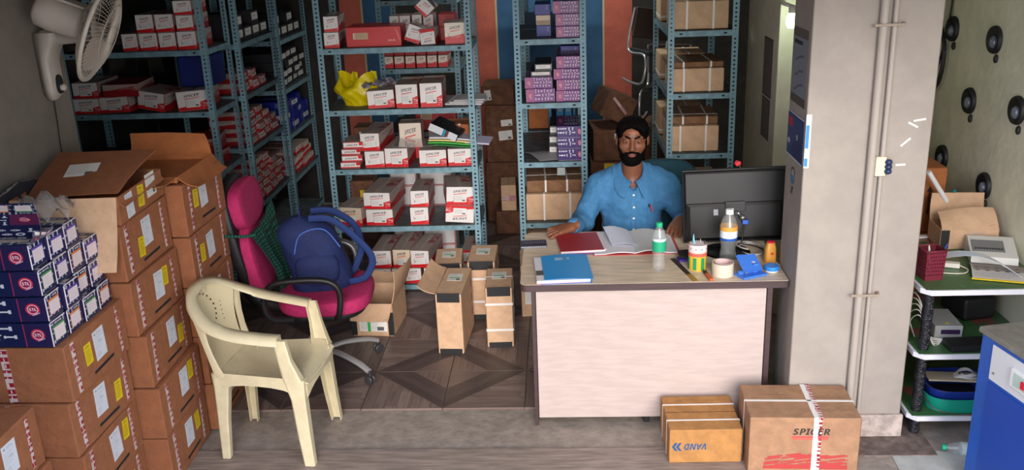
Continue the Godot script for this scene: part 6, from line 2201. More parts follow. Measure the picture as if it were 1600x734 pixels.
	part("top_board", bx(Vector3(0.39, 0.026, 0.53), 0.006, Vector3(0, 0.704, 0)), mat(rgb(128, 124, 116), 0.5, 0.0, 0.12, 2.0), ct)
	part("white_panel", bx(Vector3(0.004, 0.15, 0.42), 0.001, Vector3(-0.187, 0.60, 0.035)), mat(rgb(206, 208, 212), 0.5), ct)
	part("front_board", bx(Vector3(0.004, 0.5, 0.42), 0.001, Vector3(-0.187, 0.26, 0.035)), mat(rgb(12, 66, 158), 0.42), ct)
	var sw := part("switch_plate", bx(Vector3(0.012, 0.075, 0.19), 0.004, Vector3(-0.194, 0.60, 0.05)), mat(rgb(222, 224, 222), 0.35), ct)
	part("switch_window", bx(Vector3(0.004, 0.055, 0.15), 0.001, Vector3(-0.2, 0.60, 0.05)), mat(rgb(180, 198, 190), 0.2), sw)
	part("red_switch", bx(Vector3(0.012, 0.03, 0.022), 0.002, Vector3(-0.204, 0.6, 0.035)), mat(rgb(206, 26, 48), 0.3), sw)
	part("screw", bx(Vector3(0.004, 0.01, 0.01), 0.002, Vector3(-0.19, 0.56, -0.15)), M.steel, ct)

func pillar_things() -> void:
	var z := -3.83
	var pipe := mat(rgb(166, 157, 149), 0.6)
	var pp := thing("conduit", "white plastic conduit pipe running down the pillar's front", "pipe", Vector3(1.30, 0.0, z))
	var b := MB.new()
	b.tube([Vector3(0.0, 0.12, 0.02), Vector3(0, 2.84, 0.02)], 0.017, 12)
	b.mesh()
	part("wide_pipe", b.mesh(), pipe, pp)
	b = MB.new()
	b.tube([Vector3(0.047, 1.33, 0.014), Vector3(0.047, 2.84, 0.014)], 0.011, 10)
	part("thin_pipe", b.mesh(), pipe, pp)
	b = MB.new()
	b.tube([Vector3(0.047, 0.12, 0.012), Vector3(0.047, 1.27, 0.012)], 0.009, 10)
	part("thin_pipe", b.mesh(), pipe, pp)
	for y in [1.885, 0.72]:
		part("clamp", bx(Vector3(0.12, 0.012, 0.005), 0.002, Vector3(0.02, y, 0.036)), mat(rgb(150, 136, 120), 0.6), pp)
		part("clamp_screw", bx(Vector3(0.014, 0.014, 0.008), 0.003, Vector3(0.082, y, 0.01)), mat(rgb(120, 96, 84), 0.6), pp)
	var sw := thing("pull_switch", "cream switch block with dark blue knob on the pillar's thin pipe", "switch", Vector3(1.34, 1.30, z))
	part("block", bx(Vector3(0.045, 0.085, 0.026), 0.004, Vector3(0, 0, 0.0145)), mat(rgb(224, 214, 180), 0.45), sw)
	var kb := MB.new()
	for i in 3:
		kb.ellipsoid(Vector3(0.03, -0.02 + i * 0.02, 0.03), Vector3(0.016, 0.013, 0.014), 10, 8)
	part("knob", kb.mesh(), mat(rgb(30, 46, 84), 0.4), sw)
	for d in [[1.465, 1.47, -28.0, 0.045], [1.441, 1.397, 42.0, 0.05], [1.43, 1.3, 2.0, 0.04], [1.49, 1.49, 8.0, 0.05]]:
		solo("wall_scratch", bx(Vector3(d[3], 0.008, 0.0012), 0.0004), mat(rgb(240, 236, 230), 0.8), ["short white scrape slanting down on the pillar front", "white scrape slanting up below the other scrapes", "faint level white scrape beside the blue knob", "faint upper white scrape near the pillar's right edge"][[1.465, 1.441, 1.43, 1.49].find(d[0])], "scrape", T(Vector3(d[0], d[1], z + 0.0006), 0, 0, d[2]))
	# posters on the pillar's left side, printed
	var pc := Canvas.new(256, 192, rgb(28, 62, 122))
	pc.rect(0, 0, 256, 6, rgb(206, 210, 214)); pc.rect(0, 186, 256, 6, rgb(206, 210, 214))
	pc.rect(18, 24, 60, 40, rgb(190, 40, 56))
	pc.poly(PackedVector2Array([Vector2(60, 180), Vector2(160, 60), Vector2(256, 110), Vector2(256, 180)]), rgb(20, 46, 96))
	pc.disc(Vector2(160, 92), 12, rgb(200, 206, 214)); pc.disc(Vector2(160, 92), 6, rgb(28, 62, 122))
	pc.disc(Vector2(30, 130), 20, rgb(190, 196, 204), 0.6)
	var side := Basis(Vector3(0, 0, 1), Vector3.UP, Vector3(-1, 0, 0))
	solo("blue_poster", bx(Vector3(0.27, 0.2, 0.0016), 0.0, Vector3.ZERO, [Rect2(0, 0, 1, 1), LR(3), LR(3), LR(3), LR(3), LR(3)]), texmat(pc.tex(), 0.35), "small blue poster with red corner on the pillar's left side", "poster", Transform3D(side, Vector3(1.0238, 1.395, -3.985)))
	var dc := Canvas.new(192, 256, rgb(128, 134, 146))
	dc.rect(0, 0, 192, 30, rgb(96, 84, 76)); dc.rect(14, 40, 110, 14, rgb(30, 30, 36))
	for i in 3:
		for k in 5:
			dc.line(Vector2(40 + k * 22, 110 + i * 50 - k * 6), Vector2(58 + k * 22, 106 + i * 50 - k * 6 + rng.randf_range(-8, 8)), 7, rgb(44, 46, 56))
	dc.rect(0, 226, 192, 30, rgb(84, 74, 68))
	solo("drawing_poster", bx(Vector3(0.24, 0.32, 0.0016), 0.0, Vector3.ZERO, [Rect2(0, 0, 1, 1), LR(3), LR(3), LR(3), LR(3), LR(3)]), texmat(dc.tex(), 0.4), "grey poster of dark line drawings high on the pillar's left side", "poster", Transform3D(side, Vector3(1.0238, 1.70, -3.985)))
	var sc := Canvas.new(96, 160, Color(0, 0, 0, 0))
	sc.disc(Vector2(50, 46), 34, rgb(60, 60, 66), 1.2); sc.disc(Vector2(50, 46), 26, rgb(170, 164, 160), 1.2)
	sc.rect(20, 46, 44, 42, rgb(54, 130, 176))
	for i in 8:
		sc.line(Vector2(20 + rng.randf() * 50, 90 + rng.randf() * 60), Vector2(20 + rng.randf() * 50, 90 + rng.randf() * 60), 6, rgb(50, 50, 56))
	var sm := texmat(sc.tex(), 0.5)
	sm.transparency = BaseMaterial3D.TRANSPARENCY_ALPHA_SCISSOR
	var sq2 := MB.new()
	sq2.quad(Vector3(-0.05, 0.075, 0), Vector3(0.05, 0.075, 0), Vector3(0.05, -0.075, 0), Vector3(-0.05, -0.075, 0), Vector3.BACK)
	solo("round_sticker", sq2.mesh(), sm, "round dark sticker with blue patch below the blue poster", "sticker", Transform3D(side, Vector3(1.0242, 1.19, -3.99)))
	var st := thing("corner_sticker", "narrow white and blue sticker strip on the pillar's front left edge", "sticker", Vector3(1.037, 1.41, z))
	part("paper", bx(Vector3(0.022, 0.23, 0.0012), 0.0003, Vector3(0, 0, 0.0008)), M.white_plastic, st)
	part("blue_print", bx(Vector3(0.014, 0.1, 0.0004), 0.0, Vector3(-0.003, 0.02, 0.0016)), mat(rgb(40, 130, 190), 0.5), st)
	part("blue_print", bx(Vector3(0.014, 0.035, 0.0004), 0.0, Vector3(-0.003, -0.09, 0.0016)), mat(rgb(40, 130, 190), 0.5), st)
	# framed sheets on the far pillar's shaded side
	var fc := Canvas.new(192, 256, rgb(92, 84, 78))
	fc.rect(10, 10, 172, 236, rgb(112, 104, 98))
	fc.lines(26, 40, 130, 8, 22, 5, rgb(80, 72, 68), rng)
	for d in [[1.47, 0.22, 0.34, "upper"], [1.17, 0.2, 0.24, "lower"]]:
		solo("notice_sheet", bx(Vector3(d[1], d[2], 0.003), 0.0, Vector3.ZERO, [Rect2(0, 0, 1, 1), LR(3), LR(3), LR(3), LR(3), LR(3)]), texmat(fc.tex(), 0.6), "dim grey notice sheet, %s one on the far pillar's shaded side" % d[3], "notice", Transform3D(side, Vector3(1.2232, d[0], -5.48)))
	# bulb in its holder on the far pillar
	var lb := thing("light_bulb", "glowing white bulb in a holder on the far pillar", "bulb", Vector3(1.236, 1.789, -5.03))
	var bb := MB.new()
	bb.lathe([Vector2(0.0001, -0.048), Vector2(0.02, -0.044), Vector2(0.029, -0.025), Vector2(0.03, 0.0), Vector2(0.024, 0.022), Vector2(0.016, 0.035)], 20)
	var gl := mat(Color.WHITE, 0.3)
	gl.emission_enabled = true
	gl.emission = rgb(236, 255, 240)
	gl.emission_energy_multiplier = 1.4
	part("bulb", bb.mesh(), gl, lb)
	part("holder", _lathe([Vector2(0.018, 0.033), Vector2(0.02, 0.06), Vector2(0.012, 0.075), Vector2(0.0001, 0.075)], 16), M.white_plastic, lb)
	part("holder_arm", bx(Vector3(0.02, 0.02, 0.22), 0.004, Vector3(0.0, 0.066, -0.11)), M.white_plastic, lb)
	var ol := OmniLight3D.new()
	ol.name = "bulb_light"
	ol.light_color = rgb(232, 255, 224)
	ol.light_energy = 0.010
	ol.light_size = 0.03
	ol.omni_range = 8.0
	ol.omni_attenuation = 2.0
	ol.shadow_enabled = true
	ol.position = Vector3(0, -0.01, 0)
	lb.add_child(ol)
	# black lights on the right wall
	var g := "black wall lights on the green wall"
	var names := ["uppermost far", "upper near", "middle far", "middle near", "lowest far", "lowest near"]
	var i := 0
	for d in [[1.694, -5.188], [1.695, -4.683], [1.358, -4.88], [1.407, -4.367], [0.992, -5.136], [0.976, -4.595]]:
		var t := thing("wall_light", "round black wall light with pale centre, %s one on the green wall" % names[i], "wall light", Vector3(2.149, d[0], d[1]), 0, g)
		t.basis = Basis(Vector3.BACK, PI / 2)
		part("dish", _lathe([Vector2(0.0001, 0.006), Vector2(0.03, 0.007), Vector2(0.054, 0.02), Vector2(0.063, 0.022), Vector2(0.068, 0.012), Vector2(0.068, 0.0)], 28), M.black, t)
		var lens := MB.new()
		lens.ellipsoid(Vector3(-0.01, 0.012, 0.0), Vector3(0.032, 0.02, 0.026), 16, 10)
		part("lens", lens.mesh(), mat(rgb(120, 126, 138), 0.15, 0.3), t)
		var stem := MB.new()
		stem.ellipsoid(Vector3(-0.088, 0.006, 0.034), Vector3(0.022, 0.012, 0.013), 12, 8)
		part("stem_cap", stem.mesh(), M.black, t)
		i += 1
	# cable coil behind the pillar
	var cc := MB.new()
	var pts := []
	for k in 60:
		var a := k / 59.0 * TAU * 2.6
		pts.append(Vector3(-0.02 - 0.012 * k / 59.0, cos(a) * 0.17, sin(a) * 0.11))
	cc.tube(pts, 0.008, 6)
	solo("cable_coil", cc.mesh(), M.black, "coil of black cable hung on the green wall behind the pillar", "cable", T(Vector3(2.15, 1.52, -5.33)))
	var dw := MB.new()
	dw.tube(curve([Vector3(2.14, 2.6, -5.2), Vector3(2.14, 1.9, -5.22), Vector3(2.13, 1.6, -5.25), Vector3(2.12, 1.36, -5.33)]), 0.006, 6)
	solo("drop_cable", dw.mesh(), M.black, "black cable dropping down the green wall to the coil", "cable")
	solo("paper_scrap", bx(Vector3(0.001, 0.2, 0.1), 0.0), mat(rgb(214, 210, 196), 0.7), "pale paper scrap pinned on the green wall above the coil", "paper", T(Vector3(2.147, 1.78, -5.33), 0, 12))

# ---------------------------------------------------------------- loose things on the racks
func shelf_things() -> void:
	# yellow carrier bag
	var t := thing("carrier_bag", "bright yellow plastic carrier bag slumped on the wide rack's second shelf", "bag", Vector3(-1.30, 1.2445, -5.9))
	var rings := []
	for i in 16:
		var k := i / 15.0
		var ring := PackedVector3Array()
		var w := lerpf(0.085, 0.125, smoothstep(0.1, 0.55, k)) if k < 0.7 else lerpf(0.125, 0.09, (k - 0.7) / 0.3)
		for j in 36:
			var a := TAU * j / 36.0
			var f := 1.0 + 0.07 * sin(a * 5.0 + k * 8.0) + 0.04 * sin(a * 11.0 - k * 13.0) + 0.2 * pow(k, 4.0) * sin(a * 2.0 + 0.6)
			ring.append(Vector3(cos(a) * w * f * 1.12 - 0.02 * k, k * 0.165 + (0.05 * pow(k, 5.0) * sin(a * 2.0 + 0.4)), sin(a) * w * f * 0.8))
		rings.append(ring)
	var b := MB.new()
	b.loft(rings, true, false)
	var yb := mat(rgb(226, 206, 14), 0.35)
	yb.backlight_enabled = true
	yb.backlight = rgb(120, 104, 10)
	part("bag", b.mesh(), yb, t)
	for s in [[0.09, 20.0], [-0.03, -30.0]]:
		b = MB.new()
		var rows := []
		for i in 5:
			var row := []
			for j in 5:
				row.append(Vector3((j / 4.0 - 0.5) * 0.07 * (1 - 0.12 * i), i * 0.016, 0.006 * sin(j * 2.0 + i)))
			rows.append(row)
		b.sheet(rows, 0.002)
		part("handle_ear", b.mesh(), yb, t, T(Vector3(s[0], 0.15, 0.0), s[1], 0, -12))
	solo("bag_filling", bx(Vector3(0.13, 0.11, 0.11), 0.03), mat(rgb(206, 184, 20), 0.5), "packed bundle showing through the yellow carrier bag", "bundle", T(Vector3(-1.30, 1.3005, -5.9), 8))
	# crumpled white bag
	var rows := []
	for i in 9:
		var row := []
		for j in 9:
			var u := j / 8.0 - 0.5
			var v := i / 8.0 - 0.5
			row.append(Vector3(u * 0.2 + v * 0.03, 0.02 + 0.02 * u + 0.018 * sin(u * 14 + v * 9) * cos(v * 12) + 0.012, v * 0.13))
		rows.append(row)
	b = MB.new()
	b.sheet(rows, 0.002)
	solo("white_bag", b.mesh(), mat(rgb(176, 172, 190), 0.35), "crumpled lilac-white plastic bag on the leftmost second-shelf box", "bag", T(Vector3(-1.16, 1.362, -5.82), 12))
	var sp := thing("paper_stack", "stack of white papers jutting past the rack's right post, second shelf", "papers", Vector3(-0.60, 1.2445, -5.86), -4)
	for i in 3:
		part("sheaf", bx(Vector3(0.24 - 0.02 * i, 0.012, 0.2), 0.003, Vector3(0.012 * i, 0.006 + 0.0125 * i, 0)), mat(rgb(206, 204, 206).darkened(0.08 * i), 0.8), sp, T(Vector3.ZERO, 5 * i - 4))
	# third shelf: clear sheet, folders, binder
	rows = []
	for i in 5:
		var row := []
		for j in 9:
			var k := j / 8.0
			row.append(Vector3(-1.08 + 0.29 * k, 0.992 - 0.01 * sin(k * PI) + 0.004, -5.95 + i * 0.06))
		rows.append(row)
	b = MB.new()
	b.sheet(rows, 0.003)
	solo("clear_sheet", b.mesh(), M.film2, "stiff clear plastic sheet lying over the third-shelf boxes", "plastic sheet", T(Vector3(0, 0.006, 0)))
	var fo := [["dark green folder at the bottom of the third-shelf folder pile", rgb(24, 120, 54), 0.0], ["bright green folder in the middle of the third-shelf folder pile", rgb(70, 176, 66), 1.0], ["pale yellow folder near the top of the third-shelf folder pile", rgb(222, 200, 126), 2.0], ["white folder below the black binder, third shelf", rgb(206, 206, 220), 3.0]]
	for d in fo:
		rows = []
		for i in 3:
			var row := []
			for j in 7:
				var k := j / 6.0
				row.append(Vector3(-0.15 + 0.3 * k, 0.02 * (1 - k) * (0.4 + 0.3 * d[2]) + 0.004 * sin(k * 5), -0.1 + i * 0.1))
			rows.append(row)
		b = MB.new()
		b.sheet(rows, 0.009)
		solo("folder", b.mesh(), mat(d[1], 0.45), d[0], "folder", T(Vector3(-0.70, 0.983 + d[2] * 0.0125, -5.84), 4 * d[2] - 6), "folders on the third shelf")
	var bi := thing("lever_binder", "black lever binder with white spine labels tilted on the folder pile", "binder", Vector3(-0.735, 1.075, -5.86), -8.0)
	bi.rotation.z = deg_to_rad(-24)
	part("cover", bx(Vector3(0.2, 0.05, 0.23), 0.004, Vector3(0, 0.0, 0)), M.black, bi)
	part("spine_label", bx(Vector3(0.095, 0.046, 0.001), 0.0, Vector3(-0.05, 0.0, 0.1155)), mat(rgb(206, 210, 216), 0.6), bi)
	part("teal_band", bx(Vector3(0.016, 0.046, 0.001), 0.0, Vector3(0.008, 0.0, 0.1156)), mat(rgb(30, 140, 160), 0.6), bi)
	part("red_band", bx(Vector3(0.008, 0.046, 0.001), 0.0, Vector3(0.026, 0.0, 0.1156)), mat(rgb(150, 40, 60), 0.6), bi)
	part("spine_label", bx(Vector3(0.06, 0.046, 0.001), 0.0, Vector3(0.065, 0.0, 0.1155)), mat(rgb(206, 210, 216), 0.6), bi)
	solo("loose_papers", bx(Vector3(0.16, 0.012, 0.2), 0.003), mat(rgb(190, 186, 214), 0.8), "sheaf of lilac-white papers poking past the third shelf's right post", "papers", T(Vector3(-0.53, 1.0, -5.84), -4, 0, -5))
	# purple rack: grey folder and blue binders
	rows = []
	for i in 6:
		var row := []
		for j in 5:
			var k := i / 5.0
			row.append(Vector3(-0.09 + j * 0.045 + 0.06 * k, 0.012 * sin(k * 4.0) + 0.014, -0.1 + k * 0.22))
		rows.append(row)
	b = MB.new()
	b.sheet(rows, 0.003)
	solo("grey_folder", b.mesh(), mat(rgb(138, 140, 142), 0.5), "bent grey folder hanging over the purple rack's third shelf edge", "folder", T(Vector3(-0.135, 0.878, -5.83), 14))
	var wb := ["first", "second", "third", "fourth"]
	for i in 4:
		var x: float = [-0.09, 0.0, 0.06, 0.105][i]
		var w: float = [0.055, 0.055, 0.05, 0.02][i]
		var t3 := thing("blue_binder", "bright blue binder, %s from left in the row behind the purple rack" % wb[i], "binder", Vector3(x, 0.876, -6.85), 0, "blue binders in a row")
		part("cover", bx(Vector3(w, 0.15 if i < 3 else 0.16, 0.2), 0.003, Vector3(0, 0.075, 0)), mat(rgb(26, 124, 178), 0.4), t3)
		part("tan_label", bx(Vector3(w * 0.55, 0.014, 0.001), 0.0, Vector3(0, 0.125, 0.1006)), mat(rgb(150, 150, 130), 0.6), t3)
	solo("hanging_tag", bx(Vector3(0.05, 0.05, 0.001), 0.0), mat(rgb(150, 160, 160), 0.6), "small pale tag hanging under the purple rack's third shelf", "tag", T(Vector3(-0.0, 0.81, -5.706)))
	# red boxes on the rear rack
	for i in 6:
		put_box("spr", Vector3(-1.21 + i * 0.078, 1.38, -6.62), Vector3(0.07, 0.085, 0.2), 0, 0, "%s in the front row of the rear rack" % ["first", "second", "third", "fourth", "fifth", "sixth"][i], "small red boxes on the rear rack")
		put_box("red", Vector3(-1.21 + i * 0.078, 1.466, -6.64), Vector3(0.072, 0.035, 0.2), 0, 0, "%s on top of the rear rack row" % ["first", "second", "third", "fourth", "fifth", "sixth"][i], "flat red boxes on the rear rack")
	put_box("redflat", Vector3(-0.9, 0.922, -6.7), Vector3(0.3, 0.2, 0.3), 0, 0, "", "")
	get_child(get_child_count() - 1).set_meta("label", "deep red carton in the dark of the rear rack")
	# the aisle racks on the left, boxes facing the aisle
	var ord := ["nearest", "second", "third", "fourth", "farthest"]
	var tier := ["lowest", "second", "third", "fourth", "top"]
	for L in [[0.902, 4, 0.06, "middle shelf", "sq"], [0.482, 5, 0.062, "lower shelf", "sq"], [1.272, 2, 0.07, "upper shelf", "spd"]]:
		for i in 4:
			for k in (L[1] if i < 2 else L[1] - 1 - i % 2):
				put_box("sq" if (i + k) % 5 != 4 else "spr", Vector3(-2.335 + rng.randf_range(-0.015, 0.01), L[0] + k * (L[2] + 0.001), -6.35 - i * 0.17), Vector3(0.135, L[2], 0.3), 90 + rng.randf_range(-4, 4), 0, "%s of %s stack, %s of the red-box aisle rack" % [tier[k], ord[i], L[3]], "boxes on the aisle rack")
	for L in [[1.162, 4, 0.068, "upper shelf", "blk"], [0.802, 3, 0.085, "middle shelf", "tas"], [0.442, 3, 0.07, "lower shelf", "spr"]]:
		for i in 4:
			for k in (L[1] if i < 3 else L[1] - 1):
				var kd: String = L[4]
				if kd == "tas" and (i + k) % 2 == 0:
					kd = "nav"
				put_box(kd, Vector3(-2.32 + rng.randf_range(-0.02, 0.015), L[0] + k * (L[2] + 0.001), -7.17 - i * 0.18), Vector3(0.15, L[2], 0.3), 90 + rng.randf_range(-4, 4), 0, "%s of %s stack, %s of the far aisle rack" % [tier[k], ord[i], L[3]], "boxes on the far aisle rack")
	# dark stock on the top shelves
	for i in 4:
		for k in (2 if i % 2 == 0 else 1):
			put_box("blk", Vector3(-2.34, 1.622 + k * 0.091, -6.33 - i * 0.18), Vector3(0.15, 0.09, 0.3), 90, 0, "%s of %s stack, top shelf of the red-box aisle rack" % [tier[k], ord[i]], "dark boxes on the aisle racks")
			put_box("blk", Vector3(-2.33, 1.542 + k * 0.091, -7.17 - i * 0.18), Vector3(0.15, 0.09, 0.3), 90, 0, "%s of %s stack, top shelf of the far aisle rack" % [tier[k], ord[i]], "dark boxes on the aisle racks")
	for i in 5:
		put_box("blk", Vector3(-3.02 + i * 0.15, 0.482, -5.85), Vector3(0.14, 0.2, 0.24), 0, 0, "%s in the dim row on fan-side rack's lower shelf" % ord[i].replace("nearest", "first").replace("farthest", "fifth"), "dim boxes on the fan-side rack")
	# blue crates and wrapped pieces on the far left rack
	solo("blue_crate", bx(Vector3(0.22, 0.2, 0.25), 0.01), mat(rgb(20, 34, 110), 0.5), "dark blue crate at the right end of the fan-side rack's second shelf", "crate", T(Vector3(-2.36, 1.462 + 0.03, -6.0)))
	put_box("spd", Vector3(-2.35, 0.872, -5.9), Vector3(0.17, 0.09, 0.26), -6, 0, "shrink-wrapped, on the fan-side rack's third shelf", "")
	put_box("spd", Vector3(-2.36, 0.964, -5.92), Vector3(0.18, 0.1, 0.28), 8, 0, "silvery wrapped, upper on fan-side rack's third shelf", "")
	for i in 5:
		put_box("blk", Vector3(-3.0 + i * 0.125, 0.872, -5.85), Vector3(0.11, 0.12 + 0.02 * (i % 2), 0.2), 0, 0, "%s in the dim row on fan-side rack's third shelf" % ord[i].replace("nearest", "first").replace("farthest", "fifth"), "dim boxes on the fan-side rack")
	put_box("red", Vector3(-2.29, 0.482, -5.95), Vector3(0.14, 0.16, 0.3), 0, 0, "behind the pink chair on the fan-side rack's lower shelf", "")
	# teal chair behind the man, dark chairs heaped behind
	var tc := thing("teal_chair_back", "teal upholstered chair the man sits on, seen over his shoulder", "chair", Vector3(0.47, 0.0005, -5.06), 0)
	var teal := mat(rgb(12, 62, 76), 0.85, 0.0, 0.1, 5.0)
	part("back_cushion", cushion(0.44, 0.5, 0.08, 3.0), teal, tc, T(Vector3(0.13, 0.745, -0.17), -96, 0, 4))
	part("seat", cushion(0.5, 0.48, 0.08, 3.0), teal, tc, T(Vector3(0.0, 0.385, 0.05), 0, 0, 90))
	part("column", _lathe([Vector2(0.03, 0.06), Vector2(0.03, 0.38)], 14), M.black, tc)
	var sp2 := MB.new()
	sp2.tube(curve([Vector3(0, 0.36, 0), Vector3(0.1, 0.38, -0.2), Vector3(0.13, 0.5, -0.25), Vector3(0.13, 0.75, -0.23)]), 0.02, 8)
	part("bracket", sp2.mesh(), M.black, tc)
	for i in 5:
		var a := TAU * i / 5.0
		var lg := MB.new()
		lg.tube([Vector3(0, 0.08, 0), Vector3(cos(a) * 0.27, 0.03, sin(a) * 0.27)], 0.02, 8)
		part("base_leg", lg.mesh(), M.black, tc)
	for d in [["black tubular chair upturned on top of the heap behind the man", Vector3(0.72, 1.385, -6.84), 20.0, -10.0], ["dark tubular chair lying on its back in the heap behind the man", Vector3(0.8, 1.105, -6.98), -15.0, 0.0]]:
		var ch := thing("tubular_chair", d[0], "chair", d[1], d[2])
		ch.rotation.z = deg_to_rad(d[3])
		part("seat", bx(Vector3(0.3, 0.03, 0.32), 0.012, Vector3(0, 0, 0)), M.black, ch)
		part("backrest", bx(Vector3(0.3, 0.22, 0.03), 0.012, Vector3(0, 0.2, -0.15)), mat(rgb(60, 40, 32), 0.7), ch)
		for s in [-1.0, 1.0]:
			var fr := MB.new()
			fr.tube(curve([Vector3(s * 0.16, 0.3, -0.16), Vector3(s * 0.16, 0.0, -0.16), Vector3(s * 0.165, -0.02, 0.14), Vector3(s * 0.165, -0.2, 0.17), Vector3(s * 0.165, -0.23, 0.0), Vector3(s * 0.165, -0.22, -0.16)]), 0.009, 8)
			part("tube_frame", fr.mesh(), M.chrome, ch)

# ---------------------------------------------------------------- the man at the desk
# distance field on a grid, meshed as surface nets
class Field:
	var lo: Vector3
	var h: float
	var nx: int
	var ny: int
	var nz: int
	var d := PackedFloat32Array()
	func _init(a: Vector3, b: Vector3, cell: float) -> void:
		lo = a; h = cell
		nx = int(ceil((b.x - a.x) / h)) + 1
		ny = int(ceil((b.y - a.y) / h)) + 1
		nz = int(ceil((b.z - a.z) / h)) + 1
		d.resize(nx * ny * nz)
		d.fill(1.0)
	func _range(a: Vector3, b: Vector3) -> Array:
		return [clampi(int((a.x - lo.x) / h), 0, nx - 1), clampi(int((b.x - lo.x) / h) + 2, 0, nx), clampi(int((a.y - lo.y) / h), 0, ny - 1), clampi(int((b.y - lo.y) / h) + 2, 0, ny), clampi(int((a.z - lo.z) / h), 0, nz - 1), clampi(int((b.z - lo.z) / h) + 2, 0, nz)]
	func _mix(i: int, v: float, k: float) -> void:
		var o := d[i]
		if k <= 0.0:
			d[i] = minf(o, v)
			return
		var q := maxf(k - absf(o - v), 0.0) / k
		d[i] = minf(o, v) - q * q * k * 0.25
	# tapered capsule; sq squeezes it across z
	func cap(a: Vector3, b: Vector3, ra: float, rb: float, k := 0.02, sq := 1.0) -> void:
		var m := maxf(ra, rb) + k + h * 2.0
		var r := _range(a.min(b) - Vector3.ONE * m, a.max(b) + Vector3.ONE * m)
		var ab := b - a
		ab.z /= sq
		var l2 := maxf(ab.length_squared(), 1e-9)
		for z in range(r[4], r[5]):
			for y in range(r[2], r[3]):
				var i: int = (z * ny + y) * nx
				for x in range(r[0], r[1]):
					var p := Vector3(lo.x + x * h, lo.y + y * h, lo.z + z * h) - a
					p.z /= sq
					var t := clampf(p.dot(ab) / l2, 0.0, 1.0)
					_mix(i + x, (p - ab * t).length() - lerpf(ra, rb, t), k)
	func ell(c: Vector3, r3: Vector3, k := 0.01, cut := false, b := Basis()) -> void:
		var mx := maxf(r3.x, maxf(r3.y, r3.z)) + k + h * 2.0
		var r := _range(c - Vector3.ONE * mx, c + Vector3.ONE * mx)
		var bi := b.inverse()
		for z in range(r[4], r[5]):
			for y in range(r[2], r[3]):
				var i: int = (z * ny + y) * nx
				for x in range(r[0], r[1]):
					var p := bi * (Vector3(lo.x + x * h, lo.y + y * h, lo.z + z * h) - c)
					var k0 := (p / r3).length()
					var k1 := (p / (r3 * r3)).length()
					var v := k0 * (k0 - 1.0) / maxf(k1, 1e-6)
					if cut:
						var o := d[i + x]
						var q := maxf(k - absf(o + v), 0.0) / maxf(k, 1e-6)
						d[i + x] = maxf(o, -v) + q * q * k * 0.25
					else:
						_mix(i + x, v, k)
	# keep only what lies below / above a plane: n.p - o <= 0
	func clip(n: Vector3, o: float) -> void:
		for z in nz:
			for y in ny:
				for x in nx:
					var i := (z * ny + y) * nx + x
					d[i] = maxf(d[i], n.dot(Vector3(lo.x + x * h, lo.y + y * h, lo.z + z * h)) - o)
	func rough(f: FastNoiseLite, amp: float) -> void:
		for z in nz:
			for y in ny:
				for x in nx:
					var i := (z * ny + y) * nx + x
					if absf(d[i]) < 0.04:
						d[i] += amp * f.get_noise_3d((lo.x + x * h) * 100.0, (lo.y + y * h) * 100.0, (lo.z + z * h) * 100.0)
	func mesh(b: MB, paint: Variant = null) -> void:
		var at := {}
		var pos := PackedVector3Array()
		var nor := PackedVector3Array()
		var sx := 1
		var sy := nx
		var sz := nx * ny
		var off := [0, sx, sy, sx + sy, sz, sx + sz, sy + sz, sx + sy + sz]
		for z in nz - 1:
			for y in ny - 1:
				var base := (z * ny + y) * nx
				for x in nx - 1:
					var i := base + x
					var c := 0
					for q in 8:
						if d[i + off[q]] < 0.0:
							c += 1
					if c == 0 or c == 8:
						continue
					var s := Vector3.ZERO
					var n := 0
					for e in [[0, 1], [2, 3], [4, 5], [6, 7], [0, 2], [1, 3], [4, 6], [5, 7], [0, 4], [1, 5], [2, 6], [3, 7]]:
						var a := d[i + off[e[0]]]
						var bb := d[i + off[e[1]]]
						if (a < 0.0) != (bb < 0.0):
							var t := a / (a - bb)
							var pa := Vector3(e[0] & 1, (e[0] >> 1) & 1, e[0] >> 2)
							var pb := Vector3(e[1] & 1, (e[1] >> 1) & 1, e[1] >> 2)
							s += pa.lerp(pb, t)
							n += 1
					at[i] = pos.size()
					pos.append(lo + (Vector3(x, y, z) + s / n) * h)
					var g := Vector3(d[i + 1] + d[i + sx + sy] + d[i + sx + sz] + d[i + sx + sy + sz] - d[i] - d[i + sy] - d[i + sz] - d[i + sy + sz], d[i + sy] + d[i + sx + sy] + d[i + sy + sz] + d[i + sx + sy + sz] - d[i] - d[i + sx] - d[i + sz] - d[i + sx + sz], d[i + sz] + d[i + sx + sz] + d[i + sy + sz] + d[i + sx + sy + sz] - d[i] - d[i + sx] - d[i + sy] - d[i + sx + sy])
					nor.append(g.normalized())
		for i in at:
			for ax in 3:
				var st: int = [sx, sy, sz][ax]
				if (d[i] < 0.0) == (d[i + st] < 0.0):
					continue
				var u: int = [sy, sz, sx][ax]
				var w: int = [sz, sx, sy][ax]
				if not (at.has(i - u) and at.has(i - w) and at.has(i - u - w)):
					continue
				var q := [at[i], at[i - u], at[i - u - w], at[i - w]]
				if paint != null:
					b.tint = paint.call((pos[q[0]] + pos[q[2]]) * 0.5)
				b.tri(pos[q[0]], pos[q[1]], pos[q[2]], nor[q[0]], nor[q[1]], nor[q[2]])
				b.tri(pos[q[0]], pos[q[2]], pos[q[3]], nor[q[0]], nor[q[2]], nor[q[3]])

